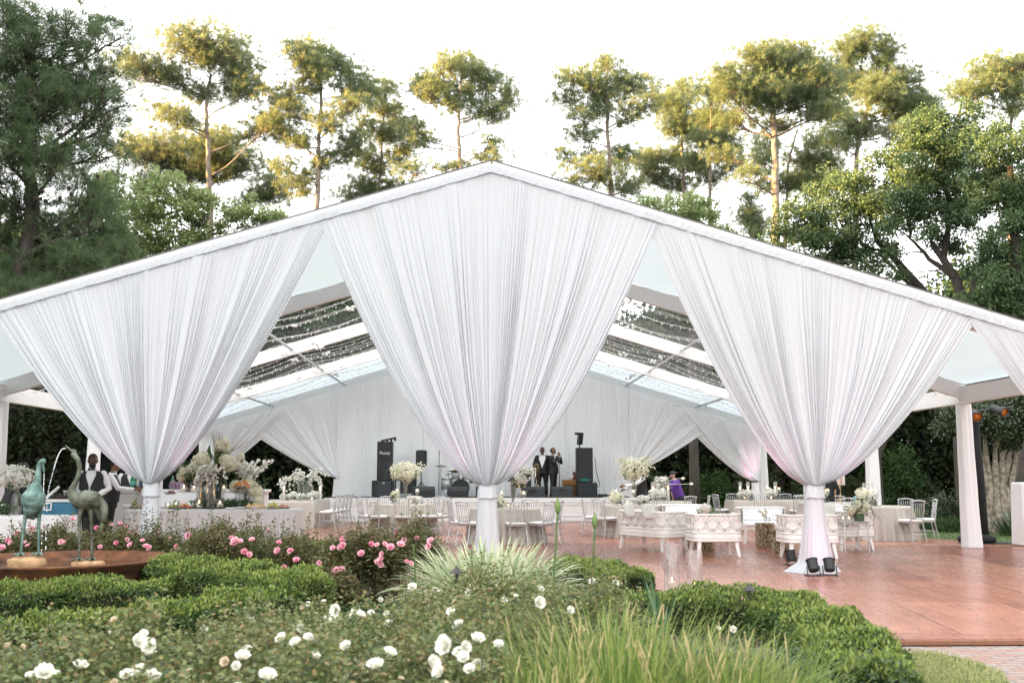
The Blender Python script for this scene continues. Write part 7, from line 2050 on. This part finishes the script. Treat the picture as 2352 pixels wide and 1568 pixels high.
h3 = hydrangea_vase(500, 20.1, .66, 'tallest buffet display: hydrangeas with upright twigs and pale roses', [(.02, .56, .10), (.10, .62, .09), (.13, .50, .09), (.16, .26, .13), (.26, .20, .14), (.12, .16, .12), (-.05, .48, .08), (.42, .34, .07)], 'dark', 3)
b = MB(); q = random.Random(6)
for k in range(26): 
    x = q.uniform(-.16, .10); b.tube([(0, 0, .6), (x * .5, 0, .95), (x, q.uniform(-.1, .1), q.uniform(1.2, 1.52))], [.007, .005, .002], 4)
for k in range(9): b.tube([(0, 0, .6), (q.uniform(.1, .3), 0, 1.1), (q.uniform(.3, .62), q.uniform(-.1, .1), q.uniform(1.2, 1.45))], [.006, .004, .002], 4)
b.build('twigs', mat('red_twigs', (.17, .085, .055), .8), h3)
lv = Leaves(); k = 70; lv.cards(np.array([.02, 0, .95]) + unit(k) * np.array([.12, .08, .16]), unit(k) * .5 + np.array([0, 0, 1]), unit(k), .22, .022, fold=.1); lv.build('blades', mat('blade_green', (.09, .15, .03), .5), h3)
lv = Leaves(); lv.cards(np.array([[-.22, -.05, .70]]), np.array([[.05, 0, 1.0]]), np.array([[0, -1, .1]]), .55, .18, fold=.12); lv.build('broad_leaf', green_m, h3)
root = arrangement(bt(484, 19.85), 'cascade of white orchids on tangled stems in a clear vase, middle of the buffet', BF)
b = MB(); b.lathe([(.10, 0), (.10, .58), (.095, .58), (.095, .02), (0, .02)], n=22); b.build('vase', glass_m, root, smooth=True)
lv = Leaves(); b = MB(); q = random.Random(12)
for k in range(16):
    a = q.uniform(-.22, .24); spray(lv, b, [(q.uniform(-.05, .05), 0, .1), (a * .3, q.uniform(-.08, .05), .72), (a, q.uniform(-.15, 0), .86 - abs(a) * .3), (a * 1.25, q.uniform(-.2, 0), .50 + q.uniform(-.08, .12))], 15, .042, .035)
for k in range(10): b.tube([(q.uniform(-.07, .07), q.uniform(-.05, .05), .02), (q.uniform(-.07, .07), q.uniform(-.05, .05), .3), (q.uniform(-.04, .04), 0, .62)], .009, 5)
lv.build('blossoms', petal_m, root); b.build('stems', mat('woody_stems', (.12, .095, .04), .8), root)
root = arrangement(bt(567, 20.2), 'wide spread of white orchids over cream hydrangeas at the right of the buffet', BF)
b = MB(); b.lathe([(.06, 0), (.06, .42), (.055, .42), (0, .40)], n=22); b.build('vase', darkglass, root, smooth=True)
lv = Leaves(); lc = Leaves(); b = MB(); q = random.Random(13)
for k in range(26):
    a = q.uniform(-.42, .50); spray(lv, b, [(0, 0, .42), (a * .4, q.uniform(-.1, .1), .72), (a, q.uniform(-.15, .1), .74 + q.uniform(-.1, .22))], 12, .042, .05)
for (dx, dz, r_) in ((-.20, .42, .12), (-.05, .42, .13), (.12, .38, .15), (.22, .33, .11), (.05, .46, .11), (.24, .16, .09)): puff(lc, (dx, -.12, dz), r_, 240, .028)
gl = Leaves(); k = 60; gl.cards(np.array([.05, 0, .5]) + unit(k) * np.array([.28, .15, .2]), unit(k), unit(k), .16, .06, fold=.1)
lv.build('blossoms', petal_m, root); lc.build('hydrangeas', cream_p, root); b.build('stems', stemg, root); gl.build('leaves', green_m, root)
gr = empty('greenery', bt(490, 19.95), 0, 'dark leafy garland lying along the buffet between the vases', 'greenery')
lv = Leaves(); n = 420; P = np.stack([npr.uniform(-.42, .75, n), npr.uniform(-.12, .12, n), npr.uniform(.0, .13, n)], 1); lv.cards(P, unit(n) + np.array([0, 0, .2]), unit(n) + np.array([0, 0, .5]), .09, .04, fold=.15); lv.build('leaves', green_m, gr)
# left white table, orchids in a bottle vase, cooler
LT = long_table(72, 17.9, 1.42, .8, 0, 'white clothed table at the left edge holding the orchid vase', 3, 'serving_table', None, white_cl, .76, 'table', .03)
root = bouquet_vase((at(38, 1150, 17.75).x, 17.75, .763), 'white orchid cloud in a bottle shaped clear vase at the left edge', .56, .30, .20, 21, petal_m, 'bottle', nf=420, sprays=13, grass=0, lean=-.06, spray_len=.95)
root = arrangement((at(8, 1150, 17.8).x, 17.8, .763), 'low bowl of greenery and buds at the far left of the white table', AG)
lv = Leaves(); n = 160; P = np.stack([npr.uniform(-.2, .16, n), npr.uniform(-.1, .1, n), npr.uniform(.02, .22, n)], 1); lv.cards(P, unit(n), unit(n), .08, .035, fold=.1); lv.build('leaves', green_m, root)
lv = Leaves(); blossoms(lv, P[:20], unit(20), .02); lv.build('blossoms', cream_p, root)
CX, CY_ = at(142, 1150, 18.6).x, 18.6; cz = .70
root = empty('black_side_table', (CX + .05, CY_, 0), 0, 'black clothed stand under the blue cooler', 'table')
b = MB(); rect_cloth(b, .86, .5, cz, 8, .02); b.build('tablecloth', mat('black_cloth', (.01, .01, .01), .9), root, smooth=True)
root = empty('cool_box', (CX, CY_, cz + .004), -.12, 'blue and white cooler with its lid propped open, full of bottles', 'cooler')
blue = mat('cooler_blue', (.035, .17, .28), .45, var=.12, scale=6)
b = MB(); b.box((0, 0, .14), (.66, .36, .27), bev=.03); b.box((0, 0, .12), (.672, .372, .012)); b.box((0, 0, .19), (.672, .372, .012)); b.build('box', blue, root)
b = MB(); b.box((0, 0, .29), (.68, .38, .05), bev=.012); b.build('rim', bar_m, root)
b = MB(); b.box((-.26, .10, .42), (.30, .36, .05), rot=Euler((.2, -.75, .25)), bev=.02); b.build('lid', bar_m, root)
b = MB()
for (x, z, sx, sz) in ((-.15, .25, .15, .022), (-.15, .13, .15, .022), (-.215, .19, .022, .10), (-.085, .19, .022, .10)): b.box((x, -.197, z), (sx, .018, sz))
b.build('latch_handle', bar_m, root)
b = MB(); q = random.Random(3)
for k in range(14): b.lathe([(.025, .30), (.025, .36), (.011, .40), (.011, .43), (0, .43)], (-.12 + (k % 7) * .06, -.08 + (k // 7) * .12, 0), 10)
b.build('bottles', mat('cooler_bottles', (.04, .025, .018), .2), root)
b = MB()
for k in range(12):
    b.box((-.07 + k * .034, .19, .40), (.010, .02, .12))
b.box((.12, .19, .46), (.42, .02, .02)); b.box((.12, .19, .40), (.42, .02, .012)); b.build('bottle_rack', bar_m, root)

# ================================================================== PEOPLE
skin_dark = mat('skin_dark', (.095, .048, .030), .5, spec=.4); skin_mid = mat('skin_brown', (.19, .095, .055), .5); skin_light = mat('skin_light', (.50, .29, .21), .5)
hair_m = mat('black_hair', (.008, .007, .006), .6); tux_m = mat('tuxedo_black', (.008, .008, .010), .7, bump=.1, bscale=60); vest_m = mat('vest_black', (.012, .012, .014), .7, bump=.1, bscale=60)
shirt_m = cloth('dress_shirt', (.82, .82, .84), .08, bump=.15, bscale=14); eye_w = mat('eye_white', (.42, .40, .38), .3); eye_d = mat('eye_dark', (.01, .008, .006), .2); lip_m = mat('lip_dark', (.10, .04, .035), .5)
shoe_m = mat('shoe_black', (.01, .01, .01), .25)
def oval_loft(b, rings, n=20, tf=None):
    vs, fs = [], []
    for (c, rx, ry) in rings:
        for k in range(n):
            t = 2 * PI * k / n
            v = Vector((c[0] + rx * math.cos(t), c[1] + ry * math.sin(t), c[2])); vs.append(tf(v) if tf else v)
    for i in range(len(rings) - 1):
        for k in range(n):
            j = (k + 1) % n; fs.append((i * n + k, i * n + j, i * n + n + j, i * n + n + k))
    fs.append(tuple(range(n - 1, -1, -1))); fs.append(tuple((len(rings) - 1) * n + k for k in range(n)))
    b.add(vs, fs)
def person(loc, rz, label, h=1.76, bulk=1.0, skin=None, outfit='vest', el=((-.27, .02, 1.14), (-.24, -.10, .90)), er=((.27, .02, 1.14), (.24, -.10, .90)), lean=0.0, side=0.0, head=(0, 0, 0), hair='short', beard=None, tie=True, pants=None, group=None, stance=.10, shirt=None, hand_l=None, hand_r=None):
    """figure facing local -Y; elbows and wrists given in the figure's own metres at 1.76 m"""
    root = empty('person', loc, rz, label, 'person', group, h / 1.76)
    skin = skin or skin_dark; B = bulk
    L = Matrix.Translation((0, 0, .95)) @ Euler((lean, side, 0)).to_matrix().to_4x4() @ Matrix.Translation((0, 0, -.95))
    up = lambda v: L @ Vector(v)
    shw = .185 * (.6 + .4 * B)
    SHL, SHR = up((-shw * .96, .01, 1.408)), up((shw * .96, .01, 1.408))
    EL, WL, ER, WR = up(el[0]), up(el[1]), up(er[0]), up(er[1])
    tor = [((0, 0, .86), .165 * B, .115 * B), ((0, -.01 * B, 1.0), .155 * B, .118 * B), ((0, -.015 * B, 1.12), .155 * B, .115 * B), ((0, -.005, 1.28), .172 * (.5 + .5 * B), .118 * (.6 + .4 * B)), ((0, .005, 1.40), .160 * (.5 + .5 * B), .098), ((0, .008, 1.455), .105, .075), ((0, .005, 1.49), .062, .06)]
    # ---- body: torso, neck, head, limbs and hands melted into one surface
    b = MB(); oval_loft(b, tor, tf=up)
    H = up((0, 0, 0)); HC = Vector((0, -.015, 1.635)); NB = Vector((0, 0, 1.52))
    HR = Matrix.Translation(NB) @ Euler(head).to_matrix().to_4x4() @ Matrix.Translation(-NB)
    hp = lambda v: up(HR @ Vector(v))
    oval_loft(b, [((0, .008, 1.44), .056, .058), ((0, .0, 1.50), .053, .056), ((0, -.005, 1.58), .054, .06)], 16, hp)
    def hf(d, q):
        x, y, z = q
        if z < 0: x *= 1 - .30 * (-z / .118) ** 1.3; y = y * (1 - .12 * (-z / .118)) - .006
        if y < -.06: y = -.06 + (y + .06) * .80
        return Vector((x, y, z))
    bb = MB(); bb.ball(HC, (.077, .097, .122), 24, 18, fn=hf)
    bb.tube([HC + Vector((0, -.088, .012)), HC + Vector((0, -.104, -.018)), HC + Vector((0, -.096, -.032))], [.008, .015, .014], 8)
    for sx in (-1, 1):
        bb.ball(HC + Vector((sx * .079, .010, -.008)), (.012, .022, .034), 10, 8)
    b.add([hp(v) for v in bb.v], bb.f)
    def arm(S, E, W, m_=1.0):
        b.tube([S, S.lerp(E, .5), E, E.lerp(W, .4), W], [.052 * m_ * (.7 + .3 * B), .047 * m_, .040 * m_, .039 * m_, .027], 12)
        for v, r_ in ((S, .046), (E, .038)): b.ball(v, r_ * m_, 12, 8)
    arm(SHL, EL, WL); arm(SHR, ER, WR)
    def hand(E, W, sgn, curl=.5, aim=None):
        d = (aim if aim is not None else (W - E)).normalized(); s_ = d.cross(Vector((0, 1, .2))); s_ = s_.normalized() if s_.length > .1 else Vector((1, 0, 0)); nn = s_.cross(d).normalized()
        pm = W + d * .045; rt = d.to_track_quat('Y', 'Z').to_euler()
        b.tube([W - d * .01, W + d * .03, W + d * .085], [(.026, .020), (.038, .018), (.040, .016)], 12)
        for k in range(4):
            o = W + d * .085 + s_ * (-.030 + .020 * k); l_ = (.066, .078, .072, .055)[k]; c_ = curl + .1 * k
            p1 = o + (d * math.cos(c_ * .5) + nn * math.sin(c_ * .5)) * l_ * .45; p2 = p1 + (d * math.cos(c_ * 1.3) + nn * math.sin(c_ * 1.3)) * l_ * .33; p3 = p2 + (d * math.cos(c_ * 2) + nn * math.sin(c_ * 2)) * l_ * .25
            b.tube([o - d * .02, p1, p2, p3], [.0105, .010, .009, .007], 8)
        t0 = W + d * .028 + s_ * sgn * .030
        b.tube([t0, t0 + d * .03 + s_ * sgn * .026 + nn * .008, t0 + d * .062 + s_ * sgn * .030 + nn * .022], [.014, .012, .009], 8)
    hand(EL, WL, 1, .5, hand_l); hand(ER, WR, -1, .5, hand_r)
    KN, AN = .49, .085
    for sx in (-1, 1):
        hp_, kn, an = Vector((sx * .088 * B, 0, .92)), Vector((sx * (stance + .005), -.012, KN)), Vector((sx * (stance + .02), .015, AN))
        b.tube([hp_, hp_.lerp(kn, .5), kn, kn.lerp(an, .35), an], [.085 * B, .074 * B, .052, .052, .036], 12)
        b.ball(kn, .052, 12, 8); b.tube([an + Vector((0, .03, -.04)), an + Vector((0, -.06, -.055)), an + Vector((0, -.14, -.062))], [.036, .034, .022], 10)
    remesh('body', b, skin, .0125, 2, root)
    # ---- face details
    for sx in (-1, 1):
        b = MB(); b.ball(hp(HC + Vector((sx * .030, -.0805, .014))), (.0105, .007, .0048), 10, 6); b.build('eye', eye_w, root, smooth=True)
        b = MB(); b.ball(hp(HC + Vector((sx * .030, -.0855, .014))), .0042, 8, 6); b.build('pupil', eye_d, root, smooth=True)
        b = MB(); b.tube([hp(HC + Vector((sx * .014, -.090, .034))), hp(HC + Vector((sx * .032, -.087, .040))), hp(HC + Vector((sx * .048, -.074, .034)))], [.004, .005, .003], 6); b.build('eyebrow', hair_m, root)
    b = MB(); b.tube([hp(HC + Vector((-.024, -.083, -.054))), hp(HC + Vector((0, -.092, -.053))), hp(HC + Vector((.024, -.083, -.054)))], [(.004, .003), (.007, .006), (.004, .003)], 8); b.build('mouth', lip_m, root, smooth=True)
    if hair:
        b = MB(); hv = MB()
        if hair == 'short': hv.ball(HC + Vector((0, .010, .030)), (.081, .098, .101), 22, 14, fn=lambda d, q: q if q.z > -.055 + .09 * (1 if d.y < -.1 else 0) - .05 * (d.y > .2) else Vector((q.x * .8, q.y * .8 + .01, max(q.z, -.07) * .8)))
        elif hair == 'balding': hv.ball(HC + Vector((0, .022, .008)), (.081, .090, .092), 22, 14, fn=lambda d, q: q if d.y > -.15 else Vector((q.x * .88, q.y * .5, q.z * .82)))
        else:
            hv.ball(HC + Vector((0, .016, .022)), (.086, .104, .112), 22, 14, fn=lambda d, q: q if q.z > -.02 or d.y > .0 else Vector((q.x * .8, q.y * .7, q.z)))
            if hair == 'bun': hv.ball(HC + Vector((0, .125, .03)), .055, 14, 10); hv.ball(HC + Vector((0, .10, .02)), .045, 12, 8)
        b.add([hp(v) for v in hv.v], hv.f); b.build('hair', hair_m, root, smooth=True)
    if beard:
        bv = MB()
        if beard == 'full': bv.ball(HC + Vector((0, -.030, -.082)), (.060, .062, .050), 18, 12); bv.tube([HC + Vector((-.03, -.086, -.036)), HC + Vector((0, -.100, -.034)), HC + Vector((.03, -.086, -.036))], .008, 8)
        elif beard == 'goatee': bv.ball(HC + Vector((0, -.072, -.090)), (.028, .022, .025), 12, 8); bv.tube([HC + Vector((-.028, -.088, -.040)), HC + Vector((0, -.099, -.036)), HC + Vector((.028, -.088, -.040))], .0065, 8)
        else: bv.tube([HC + Vector((-.036, -.082, -.044)), HC + Vector((0, -.101, -.034)), HC + Vector((.036, -.082, -.044))], [.004, .009, .004], 8)
        b = MB(); b.add([hp(v) for v in bv.v], bv.f); b.build('beard', hair_m, root, smooth=True)
    # ---- clothes
    def torso_cloth(name, grow, zlo, zhi, m, gap=None, flare=0.0):
        rg = []
        zs = [zlo + (zhi - zlo) * k / 16 for k in range(17)]
        def rad_z(z):
            for i in range(len(tor) - 1):
                a, c = tor[i], tor[i + 1]
                if a[0][2] <= z <= c[0][2]:
                    t = (z - a[0][2]) / (c[0][2] - a[0][2]); return a[1] + (c[1] - a[1]) * t, a[2] + (c[2] - a[2]) * t, a[0][1] + (c[0][1] - a[0][1]) * t
            return (tor[0][1], tor[0][2], 0.0) if z < tor[0][0][2] else (tor[-1][1], tor[-1][2], .0)
        def fn(u, v):
            z = zlo + (zhi - zlo) * v; rx, ry, cy_ = rad_z(z); fl = flare * max(0, 1 - (z - zlo) / .25)
            g0 = gap(z) if gap else 0.0
            t = -PI / 2 + g0 + (2 * PI - 2 * g0) * u
            sh = 1.06 if z > 1.3 else 1.0
            return up((math.cos(t) * (rx + grow + fl) * sh, cy_ + math.sin(t) * (ry + grow + fl), z))
        b = MB(); b.grid(fn, 40, 16, not gap)
        o = b.build(name, m, root, smooth=True)
        if gap:
            md = None
        return o
    def sleeve_(b, S, E, W, g, end=1.0):
        we = E.lerp(W, end)
        b.tube([S, S.lerp(E, .5), E, E.lerp(we, .5), we], [.048 * (.7 + .3 * B) + g, .050 * (.8 + .2 * B) + g, .043 + g, .040 + g, .031 + g], 14)
        b.ball(S, .048 * (.7 + .3 * B) + g, 14, 10); b.ball(E, .042 + g, 14, 10)
    pm = pants or tux_m
    b = MB(); oval_loft(b, [((0, 0, .80), .165 * B + .012, .12 * B + .012), ((0, 0, .90), .170 * B + .010, .122 * B + .010), ((0, -.005, 1.0), .158 * B + .012, .120 * B + .012)])
    for sx in (-1, 1):
        hp_, kn, an = Vector((sx * .088 * B, 0, .92)), Vector((sx * (stance + .005), -.012, KN)), Vector((sx * (stance + .02), .015, AN))
        b.tube([hp_, hp_.lerp(kn, .5), kn, kn.lerp(an, .5), an + Vector((0, 0, -.02))], [.10 * B, .088 * B, .072, .068, .066], 14)
    remesh('trousers', b, pm, .02, 3, root)
    for sx in (-1, 1):
        b = MB(); a = Vector((sx * (stance + .02), .015, 0)); b.tube([a + Vector((0, .075, .045)), a + Vector((0, .03, .055)), a + Vector((0, -.07, .045)), a + Vector((0, -.16, .034)), a + Vector((0, -.19, .03))], [(.03, .03), (.046, .05), (.046, .044), (.042, .032), (.025, .022)], 12); b.build('shoe', shoe_m, root, smooth=True)
    if outfit in ('vest', 'tux'):
        b = MB(); oval_loft(b, [(c, rx + .012, ry + .012) for (c, rx, ry) in tor[1:]], tf=up)
        sleeve_(b, SHL, EL, WL, .010, .94); sleeve_(b, SHR, ER, WR, .010, .94)
        remesh('shirt', b, shirt_m, .017, 2, root)
        b = MB(); cv = []
        for sx in (-1, 1): b.add([up((0, -.062, 1.50)), up((sx * .052, -.058, 1.475)), up((sx * .060, -.02, 1.52)), up((sx * .025, -.058, 1.535))], [(0, 1, 2, 3)])
        b.build('collar', shirt_m, root)
    if outfit == 'vest':
        torso_cloth('vest', .026, .92, 1.455, vest_m, lambda z: .06 if z < 1.18 else .06 + (z - 1.18) * 1.75, .012)
    if outfit == 'tux':
        torso_cloth('jacket', .034, .82, 1.475, tux_m, lambda z: .06 if z < 1.04 else .06 + (z - 1.04) * 1.55, .02)
        for nm, S, E, W in (('jacket_sleeve', SHL, EL, WL), ('jacket_sleeve', SHR, ER, WR)):
            b = MB(); sleeve_(b, S, E, W, .020, .86); b.build(nm, tux_m, root, smooth=True)
    if outfit in ('tee', 'dark'):
        m = shirt; b = MB(); oval_loft(b, [((c[0], c[1], c[2]), rx + .018, ry + .018) for (c, rx, ry) in tor[:-1]] + [((0, .006, 1.475), .085, .075)], tf=up)
        sleeve_(b, SHL, EL, EL.lerp(SHL, .2) if outfit == 'tee' else WL, .016, 0.02 if outfit == 'tee' else .95); sleeve_(b, SHR, ER, ER.lerp(SHR, .2) if outfit == 'tee' else WR, .016, .02 if outfit == 'tee' else .95)
        remesh('t_shirt' if outfit == 'tee' else 'top', b, m, .017, 2, root)
    if tie:
        b = MB()
        for sx in (-1, 1):
            b.add([up((0, -.078, 1.492)), up((sx * .055, -.084, 1.512)), up((sx * .055, -.084, 1.462)), up((0, -.078, 1.480)), up((0, -.092, 1.492)), up((sx * .055, -.096, 1.508)), up((sx * .055, -.096, 1.466)), up((0, -.092, 1.480))], [(0, 1, 2, 3), (7, 6, 5, 4), (0, 4, 5, 1), (3, 2, 6, 7), (1, 5, 6, 2)])
        b.ball(up((0, -.09, 1.486)), (.014, .012, .013), 8, 6); b.build('bow_tie', tux_m, root)
    return root
PBar = 'bartenders at the left'
person((at(208, 1150, 18.9).x, 18.9, 0), .18, 'bearded man in white shirt, black vest and bow tie, standing behind the spouting crane', 1.85, 1.12, skin_dark, 'vest', ((-.27, .05, 1.15), (-.20, -.16, 1.03)), ((.29, .03, 1.15), (.14, -.19, 1.02)), head=(0.05, 0, .12), beard='full', group=PBar, hand_r=Vector((-.8, -.4, -.35)), hand_l=Vector((.8, -.4, -.2)))
person((at(250, 1150, 20.3).x, 20.3, 0), 1.8, 'moustached man in white shirt and black vest reaching over the bar, in profile', 1.78, 1.2, skin_mid, 'vest', ((-.25, -.16, 1.20), (-.16, -.46, 1.20)), ((.27, -.12, 1.18), (.16, -.44, 1.20)), lean=.10, head=(.10, 0, .1), beard='moustache', group=PBar, tie=False)
person((at(296, 1150, 21.75).x, 21.75, 0), .55, 'man in black vest and bow tie half hidden by the left curtain', 1.80, 1.0, skin_dark, 'vest', head=(.05, 0, .15), group=PBar)
dark_top = mat('black_knit', (.010, .010, .013), .8)
person((at(22, 1150, 19.3).x, 19.3, 0), 2.6, 'person in black bending behind the orchids at the left edge', 1.74, 1.1, skin_dark, 'dark', ((-.27, -.10, 1.15), (-.18, -.30, .98)), ((.27, -.10, 1.15), (.18, -.30, .98)), lean=.35, hair='long', tie=False, shirt=dark_top)
PSt = 'musicians on the stage'
s = 1.70
person((at(1246, 1130, 33.7).x, 33.7, SZ), -.10, 'heavy man in a black tuxedo and bow tie standing behind the trombone, facing us', 1.66, 1.22, skin_dark, 'tux', ((-.29, .03, 1.15), (-.26, -.06, .90)), ((.29, .03, 1.15), (.26, -.06, .90)), head=(.12, 0, .08), group=PSt, stance=.12)
person((at(1271, 1130, 33.5).x, 33.5, SZ), 1.05, 'balding man in a black tuxedo in profile with both hands raised to his mouth', 1.65, 1.08, skin_mid, 'tux', ((-.25, -.16, 1.20), (-.06, -.24, 1.46)), ((.24, -.20, 1.22), (.05, -.24, 1.46)), head=(-.15, 0, .1), hair='balding', group=PSt, beard='goatee', hand_l=Vector((.3, .1, .9)), hand_r=Vector((-.3, .1, .9)), tie=False)
person((at(1476, 1130, 26.2).x, 26.2, 0), -1.35, 'waiter in black vest, head hidden by the largest bouquet, arms out to the left', 1.74, 1.0, skin_mid, 'vest', ((-.22, -.20, 1.22), (-.16, -.44, 1.16)), ((.20, -.24, 1.28), (.10, -.50, 1.26)), lean=.12, tie=False)
pur = mat('purple_cotton', (.115, .040, .28), .85, bump=.1, bscale=20)
wm = person((at(1560, 1130, 28.9).x, 28.9, 0), -1.25, 'woman in a purple t-shirt with black hair in a bun, leaning to arrange table flowers', 1.62, 1.22, skin_light, 'tee', ((-.25, -.06, 1.16), (-.20, -.14, .88)), ((.26, -.34, 1.40), (.18, -.64, 1.42)), lean=.32, head=(-.1, 0, .1), hair='bun', tie=False, shirt=pur, pants=mat('dark_jeans', (.02, .022, .03), .8))
text('LSU', .13, (-.03, -.26, 1.20), wm, mat('print_white', (.66, .62, .72), .7), 'shirt_print', (PI / 2 + .32, 0, .1))
person((at(1904, 1130, 27.6).x, 27.6, 0), 2.9, 'person in black standing behind the candles right of the curtain knot', 1.62, .95, skin_light, 'dark', lean=.1, hair='long', tie=False, shirt=dark_top)
root = empty('display_easel', (at(1921, 1130, 28.5).x, 28.5, 0), -.2, 'tan easel holding a framed picture in blush tones behind the right tables', 'easel')
z1 = at(1921, 1082, 28.5).z; z0 = at(1921, 1112, 28.5).z
pic, nt, N_, L_, bs_ = nodes('blush_picture'); tc = N_.new('ShaderNodeTexCoord'); wv = N_.new('ShaderNodeTexWave'); wv.inputs['Scale'].default_value = 2.2; wv.inputs['Distortion'].default_value = 3; L_.new(tc.outputs['Object'], wv.inputs['Vector'])
rp = N_.new('ShaderNodeValToRGB'); rp.color_ramp.elements[0].color = (.50, .32, .24, 1); rp.color_ramp.elements[1].color = (.72, .60, .54, 1); L_.new(wv.outputs['Fac'], rp.inputs['Fac']); L_.new(rp.outputs['Color'], bs_.inputs['Base Color'])
b = MB(); b.box((0, 0, (z0 + z1) / 2), (.46, .03, z1 - z0)); b.build('picture', pic, root)
b = MB(); b.box((0, .02, (z0 + z1) / 2), (.50, .03, z1 - z0 + .04)); b.build('picture_frame', stage_w, root)
b = MB(); b.box((0, .0, z0 / 2), (.24, .08, z0 - .02)); b.beam((0, .3, 0), (0, .04, z1), .04, .03); b.build('stand', mat('tan_wood', (.42, .28, .13), .6), root)
